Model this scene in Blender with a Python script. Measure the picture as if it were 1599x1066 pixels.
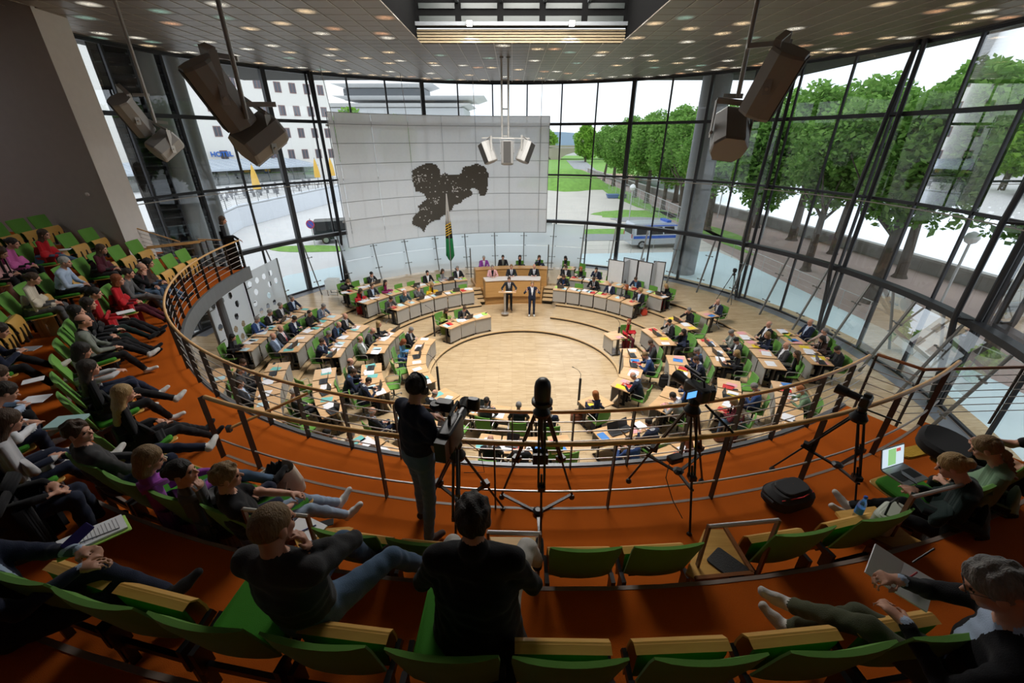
import bpy, bmesh, math, random
import numpy as np
from mathutils import Vector, Matrix, Quaternion
for o in list(bpy.data.objects): bpy.data.objects.remove(o)
random.seed(7)
SC = bpy.context.scene
COL = SC.collection
PI = math.pi
R = math.radians
# ------------------------------------------------------------------ camera
EYE = Vector((0, 0, 7.9)); PITCH = R(26); FPX = 648.0
cam = bpy.data.cameras.new('camera'); camo = bpy.data.objects.new('camera', cam); COL.objects.link(camo)
camo.location = EYE; camo.rotation_euler = (PI/2-PITCH, 0, 0)
cam.sensor_width = 36; cam.lens = 36*FPX/1599; cam.clip_start = .05; cam.clip_end = 2000
SC.camera = camo
SC.view_settings.view_transform = 'Standard'; SC.view_settings.look = 'None'
SC.view_settings.gamma = 1; SC.view_settings.use_curve_mapping = False
SC.view_settings.exposure = 0.92
# ------------------------------------------------------------------ world: bright overcast sky
W = bpy.data.worlds.new('overcast_sky'); SC.world = W; W.use_nodes = True
nt = W.node_tree; nt.nodes.clear()
wo = nt.nodes.new('ShaderNodeOutputWorld'); bg = nt.nodes.new('ShaderNodeBackground')
tc = nt.nodes.new('ShaderNodeTexCoord'); mp = nt.nodes.new('ShaderNodeMapping'); mp.inputs['Scale'].default_value = (1.2, 1.2, 5)
nz = nt.nodes.new('ShaderNodeTexNoise'); nz.inputs['Scale'].default_value = 2.2; nz.inputs['Detail'].default_value = 5
cr = nt.nodes.new('ShaderNodeValToRGB')
cr.color_ramp.elements[0].position = .35; cr.color_ramp.elements[0].color = (.70, .78, .90, 1)
cr.color_ramp.elements[1].position = .62; cr.color_ramp.elements[1].color = (.90, .94, 1.0, 1)
nt.links.new(tc.outputs['Generated'], mp.inputs['Vector']); nt.links.new(mp.outputs[0], nz.inputs['Vector'])
nt.links.new(nz.outputs['Fac'], cr.inputs[0]); nt.links.new(cr.outputs[0], bg.inputs['Color']); nt.links.new(bg.outputs[0], wo.inputs[0])
bg.inputs['Strength'].default_value = .93
def area(name, loc, size, power, color, rot=(0, 0, 0), sy=None):
    l = bpy.data.lights.new(name, 'AREA'); l.energy = power; l.color = color; l.size = size
    l.shape = 'RECTANGLE'; l.size_y = sy or size
    o = bpy.data.objects.new(name, l); COL.objects.link(o); o.location = loc; o.rotation_euler = rot
    return o
CX, CY = .45, 13.62      # centre of the round hall
CZ = 10.75               # ceiling height
# daylight coming down through the roof light above the hall
area('skylight_daylight', (CX-.2, 13.4, 12.6), 5.6, 1600, (1.0, .96, .90), sy=5.0)
# ------------------------------------------------------------------ pixel -> point on a horizontal plane
def ray(x, y):
    u = (x-799.5)/FPX; v = -(y-533)/FPX
    return Vector((u, math.cos(PITCH)+v*math.sin(PITCH), -math.sin(PITCH)+v*math.cos(PITCH)))
def at(x, y, z):
    d = ray(x, y); t = (z-EYE.z)/d.z
    return Vector((d.x*t, d.y*t, z))
def far(x, y, depth):
    d = ray(x, y); return EYE + d*depth
def oncyl(x, y, rad):
    d = ray(x, y); a = d.x**2+d.y**2; b = -2*(d.x*CX+d.y*CY); e = CX*CX+CY*CY-rad*rad
    t = (-b+math.sqrt(b*b-4*a*e))/(2*a); return EYE+d*t
def pol(p): return math.hypot(p.x-CX, p.y-CY), math.degrees(math.atan2(p.y-CY, p.x-CX))
def ring(r, deg, z=0): return Vector((CX+r*math.cos(R(deg)), CY+r*math.sin(R(deg)), z))
# ------------------------------------------------------------------ materials
MATS = {}
def mat(name, col, rough=.6, metal=0., bump=0., bscale=40., var=0., vscale=6., emit=0., spec=.5, trans=0., stretch=None, sheen=0.):
    if name in MATS: return MATS[name]
    m = bpy.data.materials.new(name); m.use_nodes = True; n = m.node_tree; b = n.nodes['Principled BSDF']
    c = tuple(col)+(1,)
    b.inputs['Base Color'].default_value = c; b.inputs['Roughness'].default_value = rough; b.inputs['Metallic'].default_value = metal
    b.inputs['Specular IOR Level'].default_value = spec
    if sheen: b.inputs['Sheen Weight'].default_value = sheen
    if emit: b.inputs['Emission Color'].default_value = c; b.inputs['Emission Strength'].default_value = emit
    t = n.nodes.new('ShaderNodeTexCoord'); mpn = n.nodes.new('ShaderNodeMapping')
    if stretch: mpn.inputs['Scale'].default_value = stretch
    n.links.new(t.outputs['Object'], mpn.inputs[0])
    nn = n.nodes.new('ShaderNodeTexNoise'); nn.inputs['Scale'].default_value = vscale; nn.inputs['Detail'].default_value = 4
    n.links.new(mpn.outputs[0], nn.inputs['Vector'])
    mx = n.nodes.new('ShaderNodeMixRGB'); v = var if var else .06
    mx.inputs[1].default_value = tuple(x*(1-v) for x in col)+(1,); mx.inputs[2].default_value = tuple(min(1, x*(1+v)) for x in col)+(1,)
    n.links.new(nn.outputs['Fac'], mx.inputs[0]); n.links.new(mx.outputs[0], b.inputs['Base Color'])
    if bump:
        n2 = n.nodes.new('ShaderNodeTexNoise'); n2.inputs['Scale'].default_value = bscale; n2.inputs['Detail'].default_value = 3
        n.links.new(mpn.outputs[0], n2.inputs['Vector'])
        bp = n.nodes.new('ShaderNodeBump'); bp.inputs['Strength'].default_value = bump; bp.inputs['Distance'].default_value = .01
        n.links.new(n2.outputs['Fac'], bp.inputs['Height']); n.links.new(bp.outputs[0], b.inputs['Normal'])
    MATS[name] = m; return m
def wood(name, c1, c2, rough=.35, scale=(1, 12, 1), ns=3., plank=None, spec=.5):
    if name in MATS: return MATS[name]
    m = bpy.data.materials.new(name); m.use_nodes = True; n = m.node_tree; b = n.nodes['Principled BSDF']
    t = n.nodes.new('ShaderNodeTexCoord'); mpn = n.nodes.new('ShaderNodeMapping'); mpn.inputs['Scale'].default_value = scale
    n.links.new(t.outputs['Object'], mpn.inputs[0])
    nn = n.nodes.new('ShaderNodeTexNoise'); nn.inputs['Scale'].default_value = ns; nn.inputs['Detail'].default_value = 6; nn.inputs['Distortion'].default_value = .6
    n.links.new(mpn.outputs[0], nn.inputs['Vector'])
    r = n.nodes.new('ShaderNodeValToRGB'); r.color_ramp.elements[0].color = c1+(1,); r.color_ramp.elements[1].color = c2+(1,)
    r.color_ramp.elements[0].position = .3; r.color_ramp.elements[1].position = .72
    n.links.new(nn.outputs['Fac'], r.inputs[0]); out = r.outputs[0]
    if plank:
        br = n.nodes.new('ShaderNodeTexBrick'); br.inputs['Scale'].default_value = 1; br.inputs['Brick Width'].default_value = plank[0]; br.inputs['Row Height'].default_value = plank[1]
        br.inputs['Mortar Size'].default_value = .003; br.inputs['Color1'].default_value = (1, 1, 1, 1); br.inputs['Color2'].default_value = (.84, .82, .78, 1); br.inputs['Mortar'].default_value = (.5, .42, .34, 1)
        n.links.new(t.outputs['Object'], br.inputs['Vector'])
        mu = n.nodes.new('ShaderNodeMixRGB'); mu.blend_type = 'MULTIPLY'; mu.inputs[0].default_value = 1
        n.links.new(out, mu.inputs[1]); n.links.new(br.outputs['Color'], mu.inputs[2]); out = mu.outputs[0]
    n.links.new(out, b.inputs['Base Color']); b.inputs['Roughness'].default_value = rough; b.inputs['Specular IOR Level'].default_value = spec
    MATS[name] = m; return m
def glass(name, tint=(.93, .97, .96), refl=1.0, base=.03):
    if name in MATS: return MATS[name]
    m = bpy.data.materials.new(name); m.use_nodes = True; n = m.node_tree; n.nodes.clear()
    o = n.nodes.new('ShaderNodeOutputMaterial'); tr = n.nodes.new('ShaderNodeBsdfTransparent'); tr.inputs[0].default_value = tint+(1,)
    g = n.nodes.new('ShaderNodeBsdfGlossy'); g.inputs['Roughness'].default_value = .0; g.inputs[0].default_value = (1, 1, 1, 1)
    f = n.nodes.new('ShaderNodeFresnel'); f.inputs['IOR'].default_value = 1.35
    mm = n.nodes.new('ShaderNodeMath'); mm.operation = 'MULTIPLY_ADD'; mm.inputs[1].default_value = refl; mm.inputs[2].default_value = base
    mm.use_clamp = True; n.links.new(f.outputs[0], mm.inputs[0])
    x = n.nodes.new('ShaderNodeMixShader'); n.links.new(mm.outputs[0], x.inputs[0]); n.links.new(tr.outputs[0], x.inputs[1]); n.links.new(g.outputs[0], x.inputs[2])
    n.links.new(x.outputs[0], o.inputs[0]); MATS[name] = m; return m
def frosted(name, col, clear=.08, gl=.08):
    if name in MATS: return MATS[name]
    m = bpy.data.materials.new(name); m.use_nodes = True; n = m.node_tree; n.nodes.clear()
    o = n.nodes.new('ShaderNodeOutputMaterial'); tl = n.nodes.new('ShaderNodeBsdfTranslucent'); tl.inputs[0].default_value = col+(1,)
    df = n.nodes.new('ShaderNodeBsdfDiffuse'); df.inputs[0].default_value = col+(1,); tr = n.nodes.new('ShaderNodeBsdfTransparent'); g = n.nodes.new('ShaderNodeBsdfGlossy'); g.inputs['Roughness'].default_value = .25
    a = n.nodes.new('ShaderNodeMixShader'); a.inputs[0].default_value = .15; n.links.new(tl.outputs[0], a.inputs[1]); n.links.new(df.outputs[0], a.inputs[2])
    b = n.nodes.new('ShaderNodeMixShader'); b.inputs[0].default_value = clear; n.links.new(a.outputs[0], b.inputs[1]); n.links.new(tr.outputs[0], b.inputs[2])
    c = n.nodes.new('ShaderNodeMixShader'); c.inputs[0].default_value = gl; n.links.new(b.outputs[0], c.inputs[1]); n.links.new(g.outputs[0], c.inputs[2])
    n.links.new(c.outputs[0], o.inputs[0]); MATS[name] = m; return m
M_WOODFLOOR = wood('pale_parquet', (.50, .36, .20), (.66, .51, .33), .24, (1, 9, 1), 2.2, (1.0, .08))
M_STEPWOOD = wood('step_oak', (.50, .34, .17), (.60, .43, .24), .4)
M_DESK = wood('desk_wood', (.60, .36, .17), (.72, .47, .25), .28, (1, 10, 1), 2.)
M_PRES = wood('dais_wood', (.48, .25, .08), (.58, .33, .12), .35, (1, 1, 14), 1.5)
M_YWOOD = wood('seat_plywood', (.55, .30, .07), (.66, .39, .11), .35, (1, 14, 1), 2.)
M_RAIL = wood('handrail_beech', (.55, .30, .10), (.66, .40, .17), .3, (3, 3, 3), 2.)
M_CARPET = mat('orange_carpet', (.40, .085, .006), .95, bump=.5, bscale=260, var=.14, vscale=1.6, spec=.1)
M_DARK = mat('dark_steel', (.028, .029, .033), .42, .3)
M_BLACK = mat('black_plastic', (.012, .012, .013), .4)
M_BRONZE = mat('post_steel', (.045, .038, .034), .4, .5)
M_STEEL = mat('brushed_steel', (.50, .47, .44), .5, .7)
M_GREY = mat('grey_fascia', (.13, .14, .15), .45, .3)
M_PANEL = mat('perforated_grey_panel', (.40, .39, .37), .5, .25, bump=.4, bscale=300)
M_GREEN = mat('green_fabric', (.115, .29, .045), .85, bump=.3, bscale=300, var=.1, spec=.2, sheen=.15)
M_GREEND = mat('green_shell', (.06, .27, .03), .75, bump=.2, bscale=300, spec=.2)
M_GLASS = glass('window_glass', (.94, .975, .965), .75)
M_GLASSIN = glass('inner_clear_glass', (.95, .975, .97), .35, .015)
M_FROST = frosted('frosted_glass', (.94, .975, .98), .10)
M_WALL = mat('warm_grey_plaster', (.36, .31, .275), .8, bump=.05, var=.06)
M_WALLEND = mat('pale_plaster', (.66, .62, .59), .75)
M_WHITE = mat('white_paper', (.80, .81, .84), .7)
M_SPK = mat('speaker_grey', (.29, .285, .275), .5)
M_SPKF = mat('speaker_grille', (.035, .033, .03), .8, bump=.5, bscale=300)
# ------------------------------------------------------------------ mesh builder
class MB:
    def __init__(s): s.v = []; s.f = []; s.m = []; s.cm = 0
    def add(s, vs, fs):
        o = len(s.v); s.v += [tuple(v) for v in vs]; s.f += [tuple(i+o for i in f) for f in fs]; s.m += [s.cm]*len(fs); return s
    def box(s, c, size, rz=0, mtx=None):
        x, y, z = (a/2 for a in size); P = [(i*x, j*y, k*z) for k in (-1, 1) for j in (-1, 1) for i in (-1, 1)]
        q = Matrix.Translation(c) @ (mtx if mtx else Matrix.Rotation(rz, 4, 'Z'))
        return s.add([q @ Vector(p) for p in P], [(0, 2, 3, 1), (4, 5, 7, 6), (0, 1, 5, 4), (2, 6, 7, 3), (0, 4, 6, 2), (1, 3, 7, 5)])
    def prism(s, poly, z0, z1):
        n = len(poly); A = [(p[0], p[1], z0) for p in poly]+[(p[0], p[1], z1) for p in poly]
        return s.add(A, [tuple(range(n))[::-1], tuple(range(n, 2*n))]+[(i, (i+1) % n, n+(i+1) % n, n+i) for i in range(n)])
    def hex8(s, b, t): # bottom 4, top 4 points
        return s.add(list(b)+list(t), [(3, 2, 1, 0), (4, 5, 6, 7)]+[(i, (i+1) % 4, 4+(i+1) % 4, 4+i) for i in range(4)])
    def tube(s, pts, r, n=8, cap=True, flat=None):
        pts = [Vector(p) for p in pts]; rr = r if isinstance(r, (list, tuple)) else [r]*len(pts); rows = []; prev = None
        for i, p in enumerate(pts):
            d = (pts[min(i+1, len(pts)-1)]-pts[max(i-1, 0)]).normalized()
            ref = Vector((0, 0, 1)) if abs(d.z) < .95 else Vector((0, 1, 0))
            if prev is None: u = d.cross(ref).normalized()
            else: u = (prev-d*prev.dot(d)).normalized()
            prev = u; w = d.cross(u)
            rows.append([p+(u*math.cos(2*PI*k/n)+w*math.sin(2*PI*k/n))*rr[i] for k in range(n)])
        vs = [v for row in rows for v in row]; fs = []
        for i in range(len(pts)-1):
            for k in range(n): a = i*n+k; b = i*n+(k+1) % n; fs.append((a, b, b+n, a+n))
        if cap: fs += [tuple(range(n))[::-1], tuple(range((len(pts)-1)*n, len(pts)*n))]
        return s.add(vs, fs)
    def bar(s, a, b, w, h=None, up=(0, 0, 1)): # rectangular bar
        a, b = Vector(a), Vector(b); d = (b-a).normalized(); u = Vector(up)
        if abs(d.dot(u.normalized())) > .97: u = Vector((0, 1, 0))
        x = d.cross(u).normalized(); y = x.cross(d).normalized(); h = h or w
        o = [x*sx*w/2+y*sy*h/2 for sx, sy in ((-1, -1), (1, -1), (1, 1), (-1, 1))]
        return s.hex8([a+q for q in o], [b+q for q in o])
    def lathe(s, prof, n=16, c=(0, 0, 0)):
        vs = [(c[0]+r*math.cos(2*PI*k/n), c[1]+r*math.sin(2*PI*k/n), c[2]+z) for r, z in prof for k in range(n)]; fs = []
        for i in range(len(prof)-1):
            for k in range(n): a = i*n+k; b = i*n+(k+1) % n; fs.append((a, b, b+n, a+n))
        fs += [tuple(range(n))[::-1], tuple(range((len(prof)-1)*n, len(prof)*n))]
        return s.add(vs, fs)
    def rbox(s, c, size, r, mtx=None, seg=3): # rounded-outline slab (rounded in x,y ; extruded z)
        x, y, z = (a/2 for a in size); r = min(r, x*.99, y*.99); P = []
        for cx, cy, a0 in ((x-r, y-r, 0), (-x+r, y-r, 90), (-x+r, -y+r, 180), (x-r, -y+r, 270)):
            for k in range(seg+1): a = R(a0+90*k/seg); P.append((cx+r*math.cos(a), cy+r*math.sin(a)))
        n = len(P); e = min(r, z)*.5; q = Matrix.Translation(c) @ (mtx or Matrix())
        L = []
        for zz, sc in ((-z, -e), (-z+e, 0), (z-e, 0), (z, -e)):
            L += [q @ Vector((px*(1+sc/x), py*(1+sc/y), zz)) for px, py in P]
        f = [tuple(range(n))[::-1], tuple(range(3*n, 4*n))]
        for i in range(3): f += [(i*n+k, i*n+(k+1) % n, (i+1)*n+(k+1) % n, (i+1)*n+k) for k in range(n)]
        return s.add(L, f)
    def sweep(s, prof, degs, flip=False): # revolve (r,z) profile about the hall centre over degrees
        n = len(prof); vs = [ring(r, a, z) for a in degs for r, z in prof]; fs = []
        for i in range(len(degs)-1):
            for k in range(n): a = i*n+k; b = i*n+(k+1) % n; fs.append((a, b, b+n, a+n))
        fs += [tuple(range(n))[::-1], tuple(range((len(degs)-1)*n, len(degs)*n))]
        return s.add(vs, fs)
    def mesh(s, name, m=None):
        me = bpy.data.meshes.new(name); me.from_pydata(s.v, [], s.f)
        for x in (m if isinstance(m, (list, tuple)) else [m]):
            if x: me.materials.append(x)
        if any(s.m): me.polygons.foreach_set('material_index', s.m)
        bmx = bmesh.new(); bmx.from_mesh(me); bmesh.ops.recalc_face_normals(bmx, faces=bmx.faces); bmx.to_mesh(me); bmx.free()
        return me
    def build(s, name, m, parent=None, smooth=False, loc=None):
        me = s.mesh(name, m)
        if smooth:
            me.polygons.foreach_set('use_smooth', [True]*len(me.polygons))
        o = link(name, me, parent)
        if smooth:
            try: me.set_sharp_from_angle(angle=R(40))
            except Exception: pass
        if loc is not None: o.location = loc
        return o
def link(name, data, parent=None, mtx=None):
    o = bpy.data.objects.new(name, data); COL.objects.link(o)
    if parent is not None: o.parent = parent
    if mtx is not None: o.matrix_local = mtx
    return o
def tag(o, label=None, cat=None, group=None, kind=None):
    if label: o['label'] = label
    if cat: o['category'] = cat
    if group: o['group'] = group
    if kind: o['kind'] = kind
    return o
def thing(name, label, cat, loc=(0, 0, 0), rz=0., group=None):
    o = bpy.data.objects.new(name, None); COL.objects.link(o); o.location = loc; o.rotation_euler = (0, 0, rz); o.empty_display_size = .1
    return tag(o, label, cat, group)
def copy_tree(o, parent=None):
    c = o.copy(); COL.objects.link(c); c.parent = parent
    for k in list(o.children): copy_tree(k, c)
    return c
def degs(a, b, step=2.):
    n = max(1, int(abs(b-a)/step)); return [a+(b-a)*i/n for i in range(n+1)]
ORD = 'first second third fourth fifth sixth seventh eighth ninth tenth eleventh twelfth thirteenth fourteenth fifteenth sixteenth'.split()
# ------------------------------------------------------------------ bodies: one continuous surface from smoothly blended limbs
def V(*a): return np.array(a, float)
def unit(v): return v/np.linalg.norm(v)
def ik(a, c, l1, l2, pole):
    d = c-a; L = np.linalg.norm(d); mx = (l1+l2)*.998
    if L > mx: c = a+d/L*mx; L = mx; d = c-a
    if L < abs(l1-l2)*1.05: L = abs(l1-l2)*1.05
    u = d/np.linalg.norm(d); x = (l1*l1-l2*l2+L*L)/(2*L); h = math.sqrt(max(l1*l1-x*x, 0)); p = pole-u*np.dot(pole, u); p = unit(p)
    return a+u*x+p*h, c
def surf(prims, res, post=None, pad=.05):
    los = []; his = []
    for P in prims:
        if P[0] == 'e': r = max(P[3]); los.append(P[1]-r); his.append(P[1]+r)
        else:
            r = max(P[3], P[4]) if P[0] == 'c' else max(P[4]+P[5])
            los.append(np.minimum(P[1], P[2])-r); his.append(np.maximum(P[1], P[2])+r)
    lo = np.min(los, 0)-pad; hi = np.max(his, 0)+pad
    N = np.ceil((hi-lo)/res).astype(int)+1
    D = np.full(N, 1., np.float32); B = np.full(N, 9., np.float32); I = np.zeros(N, np.int8)
    ax = [lo[i]+np.arange(N[i])*res for i in range(3)]
    for P, a, b in zip(prims, los, his):
        k = P[-1]; m = 2.2*k+2.5*res
        i0 = np.maximum(((a-m-lo)/res).astype(int), 0); i1 = np.minimum(((b+m-lo)/res).astype(int)+2, N)
        s = tuple(slice(i0[i], i1[i]) for i in range(3))
        X = ax[0][s[0]][:, None, None]; Y = ax[1][s[1]][None, :, None]; Z = ax[2][s[2]][None, None, :]
        if P[0] == 'c':
            A, E_, ra, rb = P[1:5]; d = E_-A; q = max(np.dot(d, d), 1e-9)
            t = np.clip(((X-A[0])*d[0]+(Y-A[1])*d[1]+(Z-A[2])*d[2])/q, 0, 1)
            dd = np.sqrt((X-A[0]-t*d[0])**2+(Y-A[1]-t*d[1])**2+(Z-A[2]-t*d[2])**2)-(ra+(rb-ra)*t); mt = P[5]
        elif P[0] == 'e':
            c, Rm, sc = P[1:4]; x = X-c[0]; y = Y-c[1]; z = Z-c[2]
            u = [(Rm[0, j]*x+Rm[1, j]*y+Rm[2, j]*z)/sc[j] for j in range(3)]
            dd = (np.sqrt(u[0]**2+u[1]**2+u[2]**2)-1)*min(sc); mt = P[4]
        else:
            A, E_, right, s0, s1 = P[1:6]; d = E_-A; L = np.linalg.norm(d); u = d/L; right = unit(right-u*np.dot(right, u)); fw = np.cross(u, right)
            x = X-A[0]; y = Y-A[1]; z = Z-A[2]; tt = (x*u[0]+y*u[1]+z*u[2])/L; t = np.clip(tt, 0, 1); axd = (tt-t)*L
            w = s0[0]+(s1[0]-s0[0])*t; dp = s0[1]+(s1[1]-s0[1])*t
            rr = (x*right[0]+y*right[1]+z*right[2])/w; ff = (x*fw[0]+y*fw[1]+z*fw[2])/dp
            dd = (np.sqrt(rr**2+ff**2+(axd/dp)**2)-1)*np.minimum(w, dp); mt = P[6]
        dd = dd.astype(np.float32); Ds = D[s]; h = np.clip(.5+.5*(Ds-dd)/k, 0, 1); D[s] = Ds*(1-h)+dd*h-k*h*(1-h)
        w_ = dd < B[s]; B[s][w_] = dd[w_]; I[s][w_] = mt
    if post is not None: D = post(ax[0][:, None, None], ax[1][None, :, None], ax[2][None, None, :], D)
    # surface nets
    S = D < 0; n0, n1, n2 = (x-1 for x in D.shape)
    cnt = np.zeros((n0, n1, n2), np.int8); acc = np.zeros((n0, n1, n2, 3), np.float32)
    def sub(A, i, j, k): return A[i:i+n0, j:j+n1, k:k+n2]
    for axi in range(3):
        for p in (0, 1):
            for q in (0, 1):
                o = [0, 0, 0]; oth = [a for a in range(3) if a != axi]; o[oth[0]] = p; o[oth[1]] = q
                e = list(o); e[axi] = 1
                s0 = sub(S, *o); s1 = sub(S, *e); cm = s0 != s1
                d0 = sub(D, *o)[cm]; d1 = sub(D, *e)[cm]; t = d0/(d0-d1)
                cnt[cm] += 1; v = np.tile(np.array(o, np.float32), (t.size, 1)); v[:, axi] = t; acc[cm] += v
    act = cnt > 0; idx = np.full(cnt.shape, -1, np.int32); idx[act] = np.arange(act.sum()); g = np.argwhere(act)
    verts = (g+acc[act]/cnt[act][:, None])*res+lo
    faces = []; cell = []
    for axi in range(3):
        b, c = [(1, 2), (2, 0), (0, 1)][axi]
        sl0 = [slice(1, n0), slice(1, n1), slice(1, n2)]; sl0[axi] = slice(0, [n0, n1, n2][axi]); sl1 = list(sl0); sl1[axi] = slice(1, [n0, n1, n2][axi]+1)
        s0 = S[tuple(sl0)]; s1 = S[tuple(sl1)]; st = np.array([1, 1, 1]); st[axi] = 0
        for sgn in (0, 1):
            w = np.argwhere((s0 & ~s1) if sgn == 0 else (~s0 & s1))+st
            if not len(w): continue
            eb = np.zeros(3, int); eb[b] = 1; ec = np.zeros(3, int); ec[c] = 1
            q = [w-eb-ec, w-ec, w, w-eb]
            q = np.stack([idx[x[:, 0], x[:, 1], x[:, 2]] for x in q], 1)
            if sgn: q = q[:, ::-1]
            faces.append(q); cell.append(w)
    F = np.concatenate(faces); Cc = np.concatenate(cell)
    mid = verts[F].mean(1); ii = np.clip(np.rint((mid-lo)/res).astype(int), 0, N-1)
    return verts, F, I[ii[:, 0], ii[:, 1], ii[:, 2]], mid
def np_mesh(name, v, f, mi=None):
    me = bpy.data.meshes.new(name); nv, nf = len(v), len(f)
    me.vertices.add(nv); me.vertices.foreach_set('co', v.astype(np.float32).ravel())
    me.loops.add(nf*4); me.loops.foreach_set('vertex_index', f.astype(np.int32).ravel())
    me.polygons.add(nf); me.polygons.foreach_set('loop_start', np.arange(0, nf*4, 4, dtype=np.int32))
    me.polygons.foreach_set('use_smooth', np.ones(nf, bool))
    if mi is not None: me.polygons.foreach_set('material_index', mi.astype(np.int32))
    me.update(calc_edges=True); me.validate(); return me
def rotm(rx=0, ry=0, rz=0): return np.array((Matrix.Rotation(rz, 3, 'Z') @ Matrix.Rotation(rx, 3, 'X') @ Matrix.Rotation(ry, 3, 'Y')))
TOP, SHIRT, LEG, SKIN, SHOE, TIE, EYE_, LIP = range(8)
def hand(P, w, d, up, curl=.5, side=1, k=.005, s=1.):
    # w wrist, d finger direction, up = back-of-hand normal, side: +1 thumb to the u side
    d = unit(d); up = unit(up-d*np.dot(up, d)); u = np.cross(d, up)*side
    P.append(('t', w, w+d*.07*s, u, (.026*s, .017*s), (.038*s, .014*s), SKIN, .008))
    for i, (off, L) in enumerate(((.030, .068), (.011, .078), (-.009, .073), (-.028, .056))):
        b = w+d*.078*s+u*off*s; a1 = curl*.9; a2 = curl*1.9; d1 = d*math.cos(a1)-up*math.sin(a1); d2 = d*math.cos(a2)-up*math.sin(a2)
        m = b+d1*L*.55*s; e = m+d2*L*.5*s
        P.append(('c', b, m, .0095*s, .0088*s, SKIN, k)); P.append(('c', m, e, .0088*s, .0072*s, SKIN, k))
    b = w+d*.022*s+u*.026*s; m = b+(u*.7+d*.7-up*.25)*.035*s; e = m+(d*.93+u*.2-up*.45)*.033*s
    P.append(('c', b, m, .013*s, .0105*s, SKIN, k)); P.append(('c', m, e, .0105*s, .0085*s, SKIN, k))
def body(name, res=.014, hz=.5, lean=8, side=0., head=(0, 0, 0), hl=None, hr=None, kl=None, kr=None, al=None, ar=None, fem=False,
         arm='long', legs='long', coat=0., tie=True, standing=False, curl=.5, fat=0., toes=None, pl=None, pr=None, twist=0., open_jacket=True, hdl=None, hdr=None, neckf=.03, detail=False):
    P = []; a = R(lean); sd = R(side); up = V(math.sin(sd), math.sin(a), math.cos(a)*math.cos(sd)); up = unit(up); ri = V(1, 0, 0); fw = unit(np.cross(up, ri)); ri = np.cross(fw, up)
    tw = R(twist); rs = ri*math.cos(tw)+fw*math.sin(tw); fs = fw*math.cos(tw)-ri*math.sin(tw)
    H = V(0, 0, hz); N = H+up*.50; sw = .165 if fem else .185; g = 1+fat
    dT = .018
    P.append(('t', H-up*.02, H+up*.18, ri, (.165*g, .125*g), (.145*g, .108*g), LEG if not coat else TOP, .03))
    P.append(('t', H+up*.10, H+up*.27, rs, ((.155 if not fem else .14)*g, .118*g), (.165*g, .120*g), TOP, .04))
    P.append(('t', H+up*.27, H+up*.42, rs, (.165*g, .122*g), (.16, .10), TOP, .04))
    if fem: P.append(('t', H+up*.33+fs*.07-rs*.07, H+up*.33+fs*.07+rs*.07, rs, (.05, .055), (.05, .055), TOP, .04))
    SL = N-rs*sw-up*.055; SR = N+rs*sw-up*.055
    P.append(('c', SL+rs*.03, SR-rs*.03, .068, .068, TOP, .05))
    P.append(('c', N-up*.04-rs*.05, N-up*.04+rs*.05, .06, .06, TOP, .04))
    # head and neck
    hp, hyw, hrl = (R(x) for x in head)
    nk = N+up*.045+fw*neckf
    Rh = rotm(-hp-a*.35, hrl, hyw+tw*.6)
    HC = nk+up*.055+V(0, math.sin(hp)*.05, 0)+Rh @ V(0, .02, .075)
    P.append(('c', N-up*.03, HC+Rh @ V(0, -.025, -.05), .055, .05, SKIN, .02))
    P.append(('t', N-up*.035-fw*.01, N+up*.02, rs, (.075, .062), (.062, .055), SHIRT if open_jacket else TOP, .015))
    def hd(x, y, z): return HC+Rh @ V(x, y, z)
    fk = .012
    P.append(('e', hd(0, -.012, .03), Rh, (.075, .094, .088), SKIN, fk)); P.append(('e', hd(0, .02, -.035), Rh, (.059, .070, .074), SKIN, fk))
    P.append(('e', hd(0, .062, -.088), Rh, (.026, .022, .02), SKIN, fk)); P.append(('c', hd(0, .086, .004), hd(0, .108, -.026), .008, .013, SKIN, .008))
    P.append(('e', hd(0, .078, .026), Rh, (.045, .014, .010), SKIN, .01))
    for s in (-1, 1):
        P.append(('e', hd(s*.076, -.006, -.008), Rh, (.011, .021, .031), SKIN, .006)); P.append(('e', hd(s*.040, .055, -.025), Rh, (.022, .022, .022), SKIN, .015))
        P.append(('e', hd(s*.031, .0795, .006), Rh, (.0135, .009, .0085), EYE_, .003))
    P.append(('c', hd(-.017, .086, -.056), hd(.017, .086, -.056), .0075, .0075, LIP, .004))
    # arms
    hl = V(*hl) if hl is not None else V(-.16, .40, hz+.24); hr = V(*hr) if hr is not None else V(.16, .40, hz+.24)
    for s, S0, hh, pp, hd_ in ((-1, SL, hl, pl, hdl), (1, SR, hr, pr, hdr)):
        pole = V(*pp) if pp else V(s*.8, -.35, -.8); E_, W_ = ik(S0, hh, .285, .255, pole)
        P.append(('c', S0, E_, .056 if not fem else .048, .047 if not fem else .04, TOP, .035))
        am = TOP if arm == 'long' else SKIN
        if arm == 'short': P.append(('c', S0+(E_-S0)*.5, E_+(E_-S0)*.02, .036, .036, SKIN, .02)); P[-2] = ('c', S0, S0+(E_-S0)*.62, .062, .060, TOP, .03)
        t = .90 if arm == 'long' else 1.
        P.append(('c', E_, E_+(W_-E_)*t, .044 if arm == 'long' else .040, .034 if arm == 'long' else .027, am, .02))
        P.append(('c', E_+(W_-E_)*.8, W_, .027, .026, SHIRT if arm == 'long' else SKIN, .006))
        fd = V(*hd_[0]) if hd_ else unit(W_-E_)*.8+V(-s*.25, .15, -.05); nu = V(*hd_[1]) if hd_ else V(0, 0, 1.)
        cu = hd_[2] if hd_ and len(hd_) > 2 else curl
        hand(P, W_, fd, nu, cu, side=-s)
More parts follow.
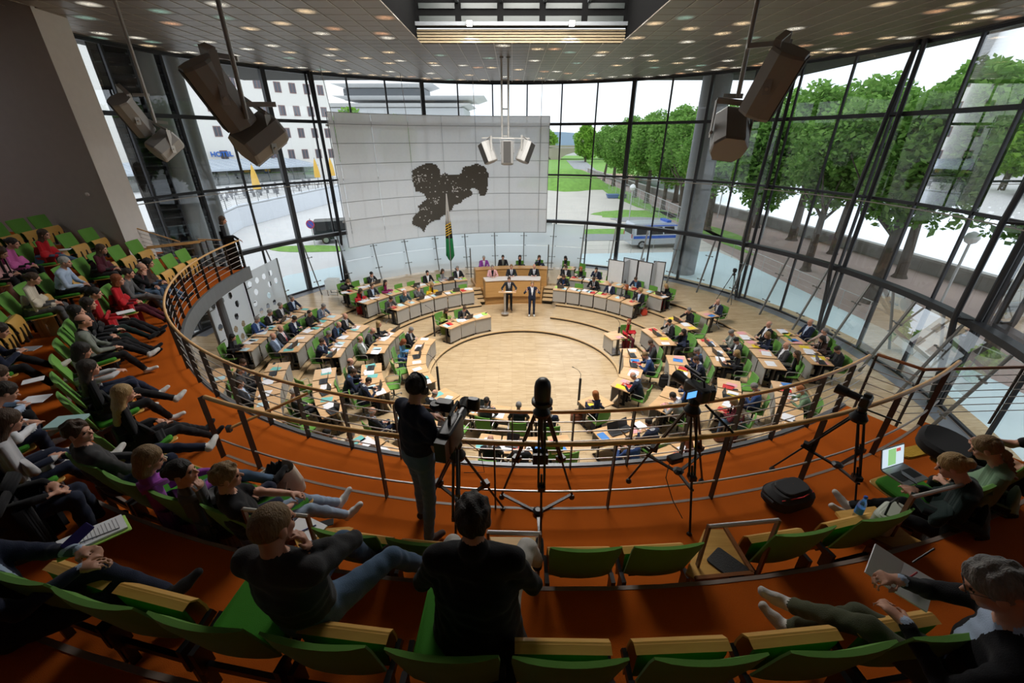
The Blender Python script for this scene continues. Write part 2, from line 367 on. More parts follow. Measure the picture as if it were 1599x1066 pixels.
    # legs
    for s, kk, aa in ((-1, kl, al), (1, kr, ar)):
        hj = H+ri*s*.09+V(0, 0, -.01)
        if standing:
            an = V(*aa) if aa is not None else V(s*.11, .0, .09); kn, an = ik(hj, an, .44, .43, V(s*.1, 1, 0))
        else:
            kn = V(*kk) if kk is not None else V(s*.14, .45, hz+.02); kn = hj+unit(kn-hj)*.44
            an = V(*aa) if aa is not None else V(s*.13, .45, .09); an = kn+unit(an-kn)*.42
        lm = LEG
        P.append(('c', hj, kn, .088*g if not fem else .085, .058, lm, .035))
        t = .95 if legs == 'long' else .5
        P.append(('c', kn, kn+(an-kn)*.45, .057, .055, lm, .025)); P.append(('c', kn+(an-kn)*.4, kn+(an-kn)*(t if legs == 'long' else .92), .054, .048 if legs == 'long' else .036, lm if legs == 'long' else SKIN, .02))
        td = V(*toes) if toes else V(s*.15, 1, 0); td = unit(td); sh = unit(an-kn); td = unit(td-sh*max(0., np.dot(td, sh)-.2)) if not standing else td; dn = sh*.055 if not standing else V(0, 0, -.045)
        if abs(td[2]) < .01 and an[2] < .13: dn = V(0, 0, -.045)
        P.append(('c', an, an+dn*.6, .040, .040, SHOE if legs == 'long' else SKIN, .015)); hl_ = an+dn-td*.03; to = an+dn+td*.15
        P.append(('c', hl_, hl_+td*.09, .036, .038, SHOE, .015)); P.append(('c', hl_+td*.06, to, .040, .030, SHOE, .015))
    if coat:
        P.append(('t', H+up*.14-fw*.02, H-up*coat-fw*.08, ri, (.19, .14), (.29, .20), TOP, .05)); P.append(('c', SL+V(-.015, 0, .012), SL+V(.06, 0, .03), .05, .05, TOP, .03)); P.append(('c', SR+V(.015, 0, .012), SR+V(-.06, 0, .03), .05, .05, TOP, .03)); P.append(('t', N-up*.02, N+up*.035, rs, (.085, .075), (.075, .07), TOP, .01))
    amp = .0035
    def post(X, Y, Z, D):
        zc = HC[2]-.13
        m = 1/(1+np.exp((Z-zc)/.02))
        w = np.sin(X*47+Z*31+np.sin(Y*23)*1.7)*np.sin(Y*39-Z*27+X*11)+.6*np.sin(Z*83+X*29)*np.sin(Y*61)
        return D+(w*amp*m).astype(np.float32)*(np.abs(D) < .05)
    v, f, mi, mid = surf(P, res, post)
    mi = mi.astype(np.int32)
    if open_jacket: # shirt front and tie between the lapels
        rel = mid-H; t = rel@up; x = rel@rs; y = rel@fs
        wv = np.clip((t-.10)/.36, 0, 1)*.062+.004
        sel = (mi == TOP) & (y > .03) & (np.abs(x) < wv) & (t > .13) & (t < .56); mi[sel] = SHIRT
        if tie: mi[sel & (np.abs(x) < .017+.01*np.clip((.4-t)/.3, 0, 1))] = TIE
    me = np_mesh(name, v, f, mi)
    hm = Matrix([[*Rh[i], HC[i]] for i in range(3)]+[[0, 0, 0, 1]])
    return dict(me=me, head=hm, hc=HC)
HAIRS = {}
def hair(style, res=.011):
    if (style, res) in HAIRS: return HAIRS[style, res]
    I3 = np.eye(3); P = [('e', V(0, -.016, .036), I3, (.082, .101, .096), 0, .02)]; cut = .008; zlo = -.085; amp = .0045; fr = 110.
    if style == 'bald': cut = -.005; zlo = -.07
    if style == 'crop': P = [('e', V(0, -.014, .032), I3, (.0785, .0975, .0915), 0, .02)]; amp = .0015; cut = .006
    if style in ('bob', 'long', 'pony', 'bun', 'braid'): cut = .035; zlo = -.5
    if style == 'bob': P += [('t', V(0, -.03, .05), V(0, -.035, -.10), V(1, 0, 0), (.086, .085), (.092, .075), 0, .03)]
    if style == 'long': P += [('t', V(0, -.03, .04), V(0, -.065, -.16), V(1, 0, 0), (.088, .085), (.095, .05), 0, .03), ('t', V(0, -.06, -.14), V(0, -.085, -.36), V(1, 0, 0), (.095, .05), (.05, .03), 0, .03)]
    if style == 'pony': P += [('e', V(0, -.115, .05), I3, (.03, .03, .03), 0, .02), ('c', V(0, -.13, .04), V(0, -.16, -.08), .034, .034, 0, .02), ('c', V(0, -.16, -.08), V(0, -.14, -.26), .034, .014, 0, .02)]
    if style == 'bun': P += [('e', V(0, -.115, .03), I3, (.045, .036, .042), 0, .015)]
    if style == 'braid': P += [('c', V(0, -.10, -.03+-.045*i), V(.006*(-1)**i, -.125, -.06-.045*i), .028-.002*i, .024-.002*i, 0, .006) for i in range(6)]
    if style == 'curly': P = [('e', V(0, -.02, .045), I3, (.102, .118, .108), 0, .02), ('e', V(0, -.05, -.02), I3, (.095, .08, .08), 0, .03)]; amp = .009; fr = 60.; cut = .03; zlo = -.11
    if style == 'tousled': P = [('e', V(0, -.012, .045), I3, (.086, .105, .102), 0, .02)]; amp = .009; fr = 80.; cut = .014; zlo = -.08
    def post(X, Y, Z, D):
        w = np.sin(X*fr+np.sin(Z*fr*.5)*1.5)*np.sin(Y*fr*.8+X*20)*np.cos(Z*fr*.35)
        D = D+(w*amp).astype(np.float32)
        jag = .006*np.sin(X*60+.7)*np.cos(X*23)
        if style in ('bob', 'long'): c = (np.where(Z > 0, Y-.046-Z*.62, Y-.026)+jag)*.8
        else: c = (np.where(Z > 0, Y-.046-Z*.62, Y-.046-Z*1.7)+jag)*.6
        if style in ('bob', 'long', 'pony', 'bun', 'braid'): c = np.minimum(c, Y+.06)
        D = np.maximum(D, c); D = np.maximum(D, zlo-Z)
        if style == 'bald': D = np.maximum(D, Z-.035+np.maximum(0, -Y-.03)*.0); D = np.maximum(D, Y-.02)
        return D.astype(np.float32)
    v, f, mi, mid = surf(P, res, post, .03)
    HAIRS[style, res] = np_mesh('hair_'+style, v, f); return HAIRS[style, res]
CLOTH = {
 'black': (.010, .010, .012), 'dark': (.018, .019, .023), 'navy': (.013, .018, .040), 'blue': (.025, .055, .16), 'greyblue': (.085, .115, .17), 'grey': (.10, .10, .105), 'darkgrey': (.040, .040, .042), 'lightgrey': (.28, .28, .29),
 'red': (.42, .012, .018), 'darkred': (.10, .012, .02), 'magenta': (.24, .015, .10), 'yellow': (.62, .38, .02), 'lime': (.20, .28, .05), 'purple': (.28, .06, .35), 'pink': (.62, .34, .34), 'brightpink': (.55, .12, .35), 'beige': (.50, .38, .32),
 'white': (.66, .68, .72), 'cream': (.58, .52, .42), 'lightblue': (.12, .30, .55), 'paleblue': (.40, .50, .66), 'green': (.16, .26, .16), 'olive': (.055, .060, .032), 'greygreen': (.16, .18, .155), 'teal': (.02, .05, .065), 'brown': (.09, .05, .03), 'jeans': (.075, .125, .20), 'palejeans': (.25, .32, .42), 'darkbrown': (.05, .028, .022), 'darkgreen': (.010, .022, .020), 'white_shoe': (.6, .6, .58), 'tan_shoe': (.16, .07, .03), 'burgundy': (.07, .012, .022), 'offwhite': (.5, .48, .44), 'patterned': (.42, .42, .44)}
HAIRC = {'black': (.012, .010, .009), 'dark': (.022, .015, .011), 'brown': (.055, .030, .016), 'lightbrown': (.12, .07, .035), 'grey': (.20, .19, .18), 'lightgrey': (.38, .37, .35), 'blond': (.34, .22, .09), 'sandy': (.20, .125, .055), 'red': (.22, .06, .018), 'orange': (.33, .11, .03)}
def cloth(c): return mat('cloth_'+c, CLOTH[c], .85, bump=.35, bscale=180, spec=.15, sheen=.1)
def hairm(c):
    return mat('hair_'+c, HAIRC[c], .55, bump=.9, bscale=40, var=.4, vscale=35, spec=.35, stretch=(3, 3, .6))
M_SKIN = mat('skin', (.55, .29, .20), .5, var=.1, vscale=20, bump=.1, bscale=200, spec=.35)
M_SKINB = mat('tanned_skin', (.42, .20, .13), .5, var=.1, vscale=20, spec=.35)
M_EYE = mat('eye', (.03, .02, .018), .2); M_LIP = mat('lips', (.42, .14, .12), .45)
def place(b, name, label, root, rz, top='dark', leg=None, shirt='white', tie=None, shoe='black', hs='short', hc='brown', skin=None, group=None, cat='person', hres=.011, scale=1., hscale=1., glasses=False):
    o = link(name, b['me']); me = b['me']
    if len(me.materials) == 0:
        for i in range(8): me.materials.append(M_SKIN)
    ms = [cloth(top), cloth(shirt if shirt else top), cloth(leg or top), skin or M_SKIN, cloth(shoe), cloth(tie) if tie else cloth(shirt if shirt else top), M_EYE, M_LIP]
    for i, m in enumerate(ms): o.material_slots[i].link = 'OBJECT'; o.material_slots[i].material = m
    o.location = root; o.rotation_euler = (0, 0, rz); o.scale = (scale,)*3
    tag(o, label, cat, group)
    if hs:
        h = link('hair', hair(hs, hres), o, b['head'] @ Matrix.Diagonal((hscale,)*3+(1,)))
        if not h.data.materials: h.data.materials.append(hairm('brown'))
        h.material_slots[0].link = 'OBJECT'; h.material_slots[0].material = hairm(hc)
    if glasses:
        g = MB()
        for s in (-1, 1):
            g.tube([(s*.033+.024*math.cos(2*PI*k/10), .097, .006+.018*math.sin(2*PI*k/10)) for k in range(11)], .002, 4)
            g.tube([(s*.057, .094, .01), (s*.080, .0, .008)], .002, 4)
        g.tube([(-.01, .098, .01), (.01, .098, .01)], .002, 4)
        link('glasses', g.mesh('glasses', M_BLACK), o, b['head'])
    return o
# ================================================================== hall floor: round arena and curved tiers
TZ = [0, .12, .24, .36, .48, .60]; TR = [0, 3.52, 5.0, 6.42, 7.92, 9.42]
GX, GY, GR = .05, 13.65, 13.35    # glass drum
def gring(a, z, r=GR): return Vector((GX+r*math.cos(R(a)), GY+r*math.sin(R(a)), z))
b = MB(); b.lathe([(13.6, -.3), (13.6, 0)], 96, (CX, CY, 0)); FLOOR = tag(b.build('floor', M_WOODFLOOR), kind='structure')
for i in range(1, 6):
    segs = [degs(-270+18, 74, 3)] if i > 1 else [degs(-270, 90, 3)]
    b = MB(); lip = MB(); rs = MB()
    hi = TZ[i]; ro = 13.62
    a = segs[0]
    if i == 5: b.sweep([(TR[i], hi-.035), (ro, hi-.035), (ro, hi), (TR[i], hi)], a)
    else: b.sweep([(TR[i], hi-.035), (TR[i+1]+.1, hi-.035), (TR[i+1]+.1, hi), (TR[i], hi)], a)
    t = b.build('floor_tier', M_WOODFLOOR, FLOOR)
    lip.sweep([(TR[i]-.03, hi-.04), (TR[i]+.04, hi-.04), (TR[i]+.04, hi+.004), (TR[i]-.03, hi+.004)], a); lip.build('step_edge', M_STEPWOOD, FLOOR)
    rs.sweep([(TR[i]+.02, TZ[i-1]), (TR[i]+.06, TZ[i-1]), (TR[i]+.06, hi-.036), (TR[i]+.02, hi-.036)], a); rs.build('riser', M_BLACK, FLOOR)
# gap sector behind the dais
b = MB(); b.sweep([(8.95, 0), (13.62, 0), (13.62, .6), (8.95, .6)], degs(73, 109, 3)); b.build('floor_tier', M_WOODFLOOR, FLOOR)
# dais podium floors, stairs
dais = thing('presidium_dais', 'stepped oak podium carrying the two presidium desks in the middle', 'podium', (0, 0, 0))
b = MB(); b.sweep([(7.22, 0), (8.35, 0), (8.35, .64), (7.22, .64)], degs(81, 105, 2)); b.build('lower_floor', M_PRES, dais)
b = MB(); b.sweep([(8.35, 0), (9.6, 0), (9.6, .80), (8.35, .80)], degs(80, 107, 2)); b.build('upper_floor', M_PRES, dais)
for k in range(4):
    b = MB(); b.sweep([(7.18-.012*k, .12+k*.09), (7.24, .12+k*.09), (7.24, .20+k*.09), (7.18-.012*k, .20+k*.09)], degs(81.3, 104.7, 2)); b.build('front_board', M_PRES, dais)
for s0, s1, nm in ((105.2, 109.3, 'left'), (76.6, 80.8, 'right')):
    st = thing('podium_stairs', 'short flight of oak steps with dark gaps %s of the podium' % ('at the left' if nm == 'left' else 'at the right'), 'steps')
    for k in range(4):
        r0 = 7.15+k*.30; b = MB(); b.sweep([(r0, .22+k*.125), (r0+.42, .22+k*.125), (r0+.42, .26+k*.125), (r0, .26+k*.125)], degs(s0, s1, 1.4)); b.build('step', M_STEPWOOD, st)
        b = MB(); b.sweep([(r0+.08, .10), (r0+.34, .10), (r0+.34, .22+k*.125), (r0+.08, .22+k*.125)], degs(s0+.2, s1-.2, 1.2)); b.build('step_base', M_BLACK, st)
# presidium desks
def arcdesk(name, label, r, a0, a1, z0, z1, dep, top):
    t = thing(name, label, 'desk')
    b = MB(); b.sweep([(r, z0), (r+.05, z0), (r+.05, z1-.04), (r, z1-.04)], degs(a0, a1, 1.5)); b.build('front_panel', M_PRES, t)
    b = MB(); b.sweep([(r-.04, z1-.04), (r+dep, z1-.04), (r+dep, z1), (r-.04, z1)], degs(a0, a1, 1.5)); b.build('desk_top', top, t)
    for a in (a0, a1): b = MB(); b.sweep([(r+.02, z0), (r+dep-.05, z0), (r+dep-.05, z1-.04), (r+.02, z1-.04)], degs(a-.15, a+.15, .3)); b.build('side_panel', M_PRES, t)
    return t
M_PALEDESK = mat('pale_desk_surface', (.62, .58, .55), .35)
arcdesk('presidium_desk', 'long curved oak presidium desk with pale top behind the lectern', 7.02, 81.9, 104.9, .12+.36, 1.39, .62, M_PALEDESK)
arcdesk('presidium_desk', 'long curved oak clerks desk in the back row of the podium', 8.33, 80.2, 106.6, .64, 1.62, .5, M_PRES)
# ------------------------------------------------------------------ glass drum
ANG = [178.4-8.35*i for i in range(28)]
LV = [.62, 3.3, 5.97, 8.66, CZ-.02]
win = tag(thing('window_1', None, None), kind='structure'); del_keys = [k for k in ('category', 'label') if k in win]
for i in range(len(ANG)-1):
    a0, a1 = ANG[i]-.2, ANG[i+1]+.2
    for j in range(4):
        b = MB(); p = [gring(a0, LV[j]+.04), gring(a1, LV[j]+.04), gring(a1, LV[j+1]-.04), gring(a0, LV[j+1]-.04)]
        b.add(p, [(0, 1, 2, 3)]); b.build('pane', M_GLASS, win)
THICK = {145.0: .2, 111.6: .2, 61.5: .2, 44.8: .13}
for a in ANG:
    w = .075
    for k, v in THICK.items():
        if abs(k-a) < .6: w = v
    b = MB(); b.bar(gring(a, .55, GR-.02), gring(a, CZ, GR-.02), w, w*1.1, up=gring(a, 0, 1)-gring(a, 0, 0)); b.build('mullion', M_DARK, win)
for z, h, d in ((.60, .10, .14), (5.97, .07, .10), (8.66, .11, .14), (CZ-.06, .12, .16)):
    for i in range(len(ANG)-1):
        b = MB(); b.bar(gring(ANG[i], z), gring(ANG[i+1], z), h, d); b.build('transom', M_DARK, win)
# steel rod and clamps below each transom level
b = MB()
for z in (5.85,):
    b.tube([gring(a, z, GR-.25) for a in degs(175, -50, 2)], .018, 6)
b.build('tie_rod', M_STEEL, win)
# heavy ring beam
b = MB(); b.sweep([(0, 0)], [0]) if False else None
pts = [gring(a, 0, 1)-gring(a, 0, 0) for a in degs(172, -52, 2)]
b.add([(GX+(GR-r)*p.x, GY+(GR-r)*p.y, z) for p in pts for r, z in ((.42, 3.22), (.12, 3.22), (.12, 3.40), (.42, 3.40))],
      [(i*4+k, i*4+(k+1) % 4, i*4+4+(k+1) % 4, i*4+4+k) for i in range(len(pts)-1) for k in range(4)])
b.build('ring_beam', M_DARK, win)
for i, a in enumerate(ANG):
    b = MB(); b.bar(gring(a, 3.31, GR-.14), gring(a, 3.31, GR), .07, .07); b.build('beam_bracket', M_DARK, win)
# lens-shaped steel trusses
for a in (136.0, 29.3, 10.2, -13.4):
    t = tag(thing('steel_truss', None, None), kind='structure')
    for s, o in ((0, .12), (1, .45)):
        pr = [(0, .6), (.55, 2.4), (1, 3.4), (1, 6.0), (.6, 8.7), (.15, CZ)] if s else [(0, .6), (0, 3.4), (0, 6), (0, CZ)]
        q = [gring(a+(.35 if s else -.35), z, GR-.18-o*f) for f, z in pr]
        b = MB(); b.tube(q, .075, 8); b.build('chord', M_DARK, t)
    for z, f in ((3.4, 1), (6.0, 1), (8.6, .6)):
        b = MB(); b.bar(gring(a-.35, z, GR-.3), gring(a+.35, z, GR-.18-.45*f), .06); b.build('strut', M_DARK, t)
# inclined inner glass skin on steel fins with spider fittings
inner = tag(thing('window_2', None, None), kind='structure')
fins = [162-8.35*i for i in range(23)]
def sk(a, f): # f 0 bottom .. 1 top of the inner skin
    return Vector((GX+(12.15+.78*f)*math.cos(R(a)), GY+(12.15+.78*f)*math.sin(R(a)), .66+2.5*f))
M_FIN = mat('fin_steel', (.26, .255, .24), .35, .8)
for i, a in enumerate(fins):
    b = MB(); b.tube([sk(a, -.02)-Vector((0, 0, .03)), sk(a, 1.02)], .045 if a < 75 else .03, 8); b.build('glass_fin', M_FIN, inner)
    for f in (.25, .72):
        c = sk(a, f); tdir = Vector((-math.sin(R(a)), math.cos(R(a)), 0)); n = (gring(a, 0, 1)-gring(a, 0, 0))
        b = MB(); b.bar(c-tdir*.17-n*.05, c+tdir*.17-n*.05, .035, .02); b.bar(c-n*.1, c+n*.05, .04)
        for s in (-1, 1): b.box(c+tdir*s*.17-n*.04, (.05, .05, .05))
        b.build('spider_fitting', M_FIN, inner)
for i in range(len(fins)-1):
    a0, a1 = fins[i], fins[i+1]; am = (a0+a1)/2
    m = M_FROST if am > 72 and am < 139 else M_GLASSIN
    if 139 < am: continue
    for f0, f1 in ((0, .49), (.5, 1)):
        p = [sk(a0-.15, f0), sk(a1+.15, f0), sk(a1+.15, f1), sk(a0-.15, f1)]; b = MB(); b.add(p, [(0, 1, 2, 3)]); b.build('pane', m, inner)
# tall frosted panels stand behind the podium right up to the ring beam
for i in range(7):
    a0, a1 = 137.5-8.35*i, 137.5-8.35*(i+1)
    if a1 < 74: break
    p = [gring(a0-.1, 3.05, 12.98), gring(a1+.1, 3.05, 12.98), gring(a1+.1, 3.42, 13.05), gring(a0-.1, 3.42, 13.05)]
    b = MB(); b.add(p, [(0, 1, 2, 3)]); b.build('pane', M_FROST, inner)
# floor gutter along the glass
b = MB()
pp = degs(172, -60, 2)
b.add([tuple(gring(a, .606, r)) for a in pp for r in (12.75, 13.25)], [(2*i, 2*i+1, 2*i+3, 2*i+2) for i in range(len(pp)-1)])
tag(b.build('trim_1', mat('grey_floor_strip', (.16, .17, .19), .4)), kind='structure')
# left: frosted glass screens with round holes
def holes(name, a, bpt, z0, z1, label, pat):
    t = thing(name, label, 'screen')
    A, B = Vector(a), Vector(bpt); L = (B-A).length; u = (B-A).normalized(); hh = z1-z0
    import itertools
    verts = []; faces = []; NX = max(6, int(L/.032)); NZ = max(6, int(hh/.032)); vi = {}
    def vid(i, k):
        if (i, k) not in vi: vi[i, k] = len(verts); verts.append(tuple(A+u*(L*i/NX)+Vector((0, 0, z0+hh*k/NZ))))
        return vi[i, k]
    for i in range(NX):
        for k in range(NZ):
            x = L*(i+.5)/NX; z = hh*(k+.5)/NZ
            if any((x-hx)**2+(z-hz)**2 < .125**2 for hx, hz in pat): continue
            faces.append((vid(i, k), vid(i+1, k), vid(i+1, k+1), vid(i, k+1)))
    b = MB(); b.add(verts, faces); b.build('glass_sheet', M_FROST, t)
    n = u.cross(Vector((0, 0, 1)))
    for q in (A, B):
        b = MB(); b.bar(q+Vector((0, 0, z0)), q+Vector((0, 0, z1)), .06); b.build('post', M_FIN, t)
    for z in (.7, 1.9):
        b = MB(); b.bar(A+u*.0+Vector((0, 0, z0+z)), A+u*.35+Vector((0, 0, z0+z)), .03); b.build('clamp', M_FIN, t)
    return t
random.seed(3)
pts_ = [(at(352, 563, .6), at(404, 520, .6)), (at(404, 520, .6), at(452, 484, .6))]
for i, (pa, pb) in enumerate(pts_):
    L = (pb-pa).length; pat = [(.32+.52*k+.26*(j % 2), .35+.42*j) for k in range(int((L-.4)/.52)) for j in range(5) if (k*5+j*3) % 7 not in (0, 4)]
    holes('perforated_screen', (pa.x, pa.y, 0), (pb.x, pb.y, 0), .6, 3.1, ['frosted glass screen with round cut-outs standing under the left gallery end', 'frosted glass screen with round cut-outs nearer the facade'][i], pat)
# ------------------------------------------------------------------ ceiling of square perforated tiles round a roof-light shaft
def perf(name, col, rough, metal):
    m = bpy.data.materials.new(name); m.use_nodes = True; n = m.node_tree; bb = n.nodes['Principled BSDF']
    t = n.nodes.new('ShaderNodeTexCoord'); w = n.nodes.new('ShaderNodeTexVoronoi'); w.inputs['Scale'].default_value = 38; w.inputs['Randomness'].default_value = 0
    n.links.new(t.outputs['Object'], w.inputs['Vector']); r = n.nodes.new('ShaderNodeValToRGB')
    r.color_ramp.elements[0].position = .28; r.color_ramp.elements[0].color = (col[0]*.25, col[1]*.25, col[2]*.25, 1); r.color_ramp.elements[1].position = .36; r.color_ramp.elements[1].color = col+(1,)
    n.links.new(w.outputs['Distance'], r.inputs[0]); n.links.new(r.outputs[0], bb.inputs['Base Color'])
    bb.inputs['Roughness'].default_value = rough; bb.inputs['Metallic'].default_value = metal; return m
M_TILE = perf('perforated_ceiling_metal', (.24, .195, .155), .42, .6)
M_BACKING = mat('ceiling_void', (.05, .045, .04), .8)
def lamp(name, col, st):
    m = bpy.data.materials.new(name); m.use_nodes = True; n = m.node_tree; bb = n.nodes['Principled BSDF']; bb.inputs['Base Color'].default_value = (.2, .18, .16, 1)
    t = n.nodes.new('ShaderNodeTexCoord'); w = n.nodes.new('ShaderNodeTexVoronoi'); w.inputs['Scale'].default_value = 38; w.inputs['Randomness'].default_value = 0
    n.links.new(t.outputs['Object'], w.inputs['Vector'])
    g = n.nodes.new('ShaderNodeTexGradient'); g.gradient_type = 'SPHERICAL'; mpn = n.nodes.new('ShaderNodeMapping'); mpn.inputs['Scale'].default_value = (3.6, 3.6, 3.6)
    n.links.new(t.outputs['Object'], mpn.inputs[0]); n.links.new(mpn.outputs[0], g.inputs[0])
    a = n.nodes.new('ShaderNodeMath'); a.operation = 'LESS_THAN'; a.inputs[1].default_value = .45; n.links.new(w.outputs['Distance'], a.inputs[0])
    mu = n.nodes.new('ShaderNodeMath'); mu.operation = 'MULTIPLY'; n.links.new(a.outputs[0], mu.inputs[0]); n.links.new(g.outputs[0], mu.inputs[1])
    ms = n.nodes.new('ShaderNodeMath'); ms.operation = 'MULTIPLY'; ms.inputs[1].default_value = st; n.links.new(mu.outputs[0], ms.inputs[0])
    bb.inputs['Emission Color'].default_value = col+(1,); n.links.new(ms.outputs[0], bb.inputs['Emission Strength']); return m
LAMPS = [lamp('downlight_warm', (1, .72, .42), 9), lamp('downlight_white', (1, .93, .78), 9), lamp('downlight_orange', (1, .5, .25), 6), lamp('downlight_green', (.55, 1, .8), 3)]
ceil = MB(); S = .6; GXo = CX-.3
HX0, HX1, HY0, HY1 = -3.15, 3.75, 9.7, 16.6
roof = tag(thing('ceiling', None, None), kind='structure')
tiles = []
for i in range(-25, 26):
    for j in range(-2, 46):
        x = .3+i*S; y = -1.3+(j+.5)*S
        if HX0 < x < HX1 and HY0 < y < HY1: continue
        if math.hypot(x-GX, y-GY) > GR-.1 and y > 6: continue
        if y <= 6 and abs(x) > 14.2: continue
        if x < -11.4 and y < 12.4: continue
        tiles.append((x, y))
def tile_mesh(m):
    b = MB(); b.rbox((0, 0, 0), (S-.02, S-.02, .03), .01, seg=1); return b.mesh('ceiling_tile', m)
tm = tile_mesh(M_TILE); tl = [tile_mesh(m) for m in LAMPS]
def seen(x, y, z):
    d = Vector((x, y, z))-EYE; fw = d.y*math.cos(PITCH)-d.z*math.sin(PITCH)
    if fw < 1: return 0
    px = 799.5+FPX*d.x/fw; py = 533-FPX*(d.y*math.sin(PITCH)+d.z*math.cos(PITCH))/fw
    return 1./fw if -60 < px < 1660 and py > -60 else 0
tiles.sort(key=lambda q: -seen(q[0], q[1], CZ))
rest = MB(); random.seed(11)
nlamp = 0
for k, (x, y) in enumerate(tiles):
    ii = round((x-.3)/S); jj = round((y+1.3)/S-.5)
    isl = (ii*7+jj*5) % 13 == 0 or (ii*3+jj*11) % 17 == 4
    rim = math.hypot(x-GX, y-GY) > GR-1.2 and y > 8 and (ii+jj) % 3 == 0
    if (isl or rim) and seen(x, y, CZ):
        link('lit_tile' , random.choice([tl[0], tl[0], tl[1], tl[1], tl[2], tl[3]]), roof).location = (x, y, CZ); nlamp += 1
    elif k < 330 and seen(x, y, CZ): link('ceiling_tile', tm, roof).location = (x, y, CZ)
    else: rest.box((x, y, CZ), (S-.02, S-.02, .03))
tag(rest.build('ceiling_tiles', M_TILE, roof), kind='stuff')
b = MB()
for (x0, x1, y0, y1) in ((-15, 15, -6, HY0-.2), (-15, 15, HY1+.2, 27.3), (-15, HX0-.1, HY0-.2, HY1+.2), (HX1+.1, 15, HY0-.2, HY1+.2)):
    b.box(((x0+x1)/2, (y0+y1)/2, CZ+.25), (x1-x0, y1-y0, .3))
b.build('ceiling_slab', M_BACKING, roof)
M_TBAR = mat('ceiling_grid_metal', (.42, .36, .30), .4, .5)
for i in range(-20, 22):
    x = .3+i*S-S/2; y1 = GY+math.sqrt(max(.1, (GR-.15)**2-(x-GX)**2)) if abs(x-GX) < GR-.2 else 6
    for (ya, yb) in (((-1.5, HY0), (HY1, y1)) if HX0 < x < HX1 else ((-1.5, y1),)):
        if x < -11.3: yb = min(yb, 12.3)
        b = MB(); b.box((x, (ya+yb)/2, CZ-.02), (.022, yb-ya, .012)); b.build('grid_bar', M_TBAR, roof)
b = MB(); pp = degs(180, -60, 3)
b.add([tuple(gring(a, z, r)) for a in pp for r, z in ((13.2, CZ-.04), (13.5, CZ-.04), (13.5, CZ+.5), (13.2, CZ+.5))], [(i*4+k, i*4+(k+1) % 4, i*4+4+(k+1) % 4, i*4+4+k) for i in range(len(pp)-1) for k in range(4)])
b.build('ceiling_edge', mat('edge_metal', (.12, .115, .11), .35, .7), roof)
# shaft of the roof light
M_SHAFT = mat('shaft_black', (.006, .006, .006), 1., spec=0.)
H0 = CZ-.05; H1 = CZ+2.2
M_SLAT = mat('cream_louvre', (.26, .205, .12), .6)
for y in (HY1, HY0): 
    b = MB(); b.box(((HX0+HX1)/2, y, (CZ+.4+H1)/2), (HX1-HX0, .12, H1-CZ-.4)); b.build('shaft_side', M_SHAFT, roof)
    for k in range(5):
        b = MB(); b.box(((HX0+HX1)/2, y-.02*k*(1 if y == HY1 else -1), CZ+.02+.075*k), (HX1-HX0, .05, .05)); b.build('louvre_slat', M_SLAT, roof)
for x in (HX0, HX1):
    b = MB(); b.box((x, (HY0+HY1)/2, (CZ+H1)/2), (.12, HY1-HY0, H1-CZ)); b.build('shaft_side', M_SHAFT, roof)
for k in range(4):
    b = MB(); b.bar((HX0+1.4+1.4*k, HY0, CZ+1.15), (HX0+1.4+1.4*k, HY1, CZ+1.15), .1, .22); b.build('roof_beam', M_GREY, roof)
for k in range(7):
    b = MB(); b.bar((HX0, HY0+.5+.95*k, CZ+1.35), (HX1, HY0+.5+.95*k, CZ+1.35), .06, .1); b.build('roof_beam', M_DARK, roof)
b = MB(); b.box(((HX0+HX1)/2, HY1-.1, CZ+.46), (HX1-HX0, .35, .10)); b.build('shaft_ledge', M_GREY, roof)
for i, x in enumerate((-1.35, 1.9)):
    t = thing('floodlight', 'small white floodlight on the roof opening edge, %s one' % ('left' if i == 0 else 'right'), 'floodlight', (x, HY1-.36, CZ+.42))
    b = MB(); b.rbox((0, 0, .03), (.2, .14, .12), .02); b.build('housing', M_SPK, t)
    b = MB(); b.rbox((0, 0, -.04), (.16, .10, .015), .02); b.build('lamp_face', mat('lamp_white', (1, 1, 1), emit=14), t)
    b = MB(); b.bar((0, .05, .08), (0, .22, .12), .03); b.build('arm', M_SPK, t)
    l = bpy.data.lights.new('floodlight_beam', 'SPOT'); l.energy = 60; l.spot_size = R(120); l.shadow_soft_size = .08; o = link('beam', l, t); o.location = (0, 0, -.07)
M_RPANE = mat('roof_pane_grey', (.022, .027, .025), .4)
for k in range(5):
    for z in (.62, .95): b = MB(); b.box((HX0+.75+1.35*k, HY1-.09, CZ+z), (1.15, .02, .14)); b.build('roof_pane', M_RPANE, roof)
# ------------------------------------------------------------------ walls
def wallbox(name, poly, z0, z1, m): b = MB(); b.prism(poly, z0, z1); return tag(b.build(name, m), kind='structure')
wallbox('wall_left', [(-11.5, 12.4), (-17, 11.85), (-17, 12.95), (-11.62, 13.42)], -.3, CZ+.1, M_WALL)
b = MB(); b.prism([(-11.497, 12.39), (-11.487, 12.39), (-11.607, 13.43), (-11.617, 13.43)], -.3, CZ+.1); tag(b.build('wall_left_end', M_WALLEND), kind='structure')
b = MB(); b.lathe([(.035, 0), (.05, .01), (.05, .04), (.02, .05)], 12); d_ = b.build('wall_detector', M_WALLEND); d_.location = at(139, 303, 6.6)+Vector((0, 0, 0)); d_.rotation_euler = (R(90), 0, 0); tag(d_, 'small round white detector on the left wall', 'detector')
q = ray(139, 303); tt = ((12.4-.1*0)-EYE.y)/q.y; 
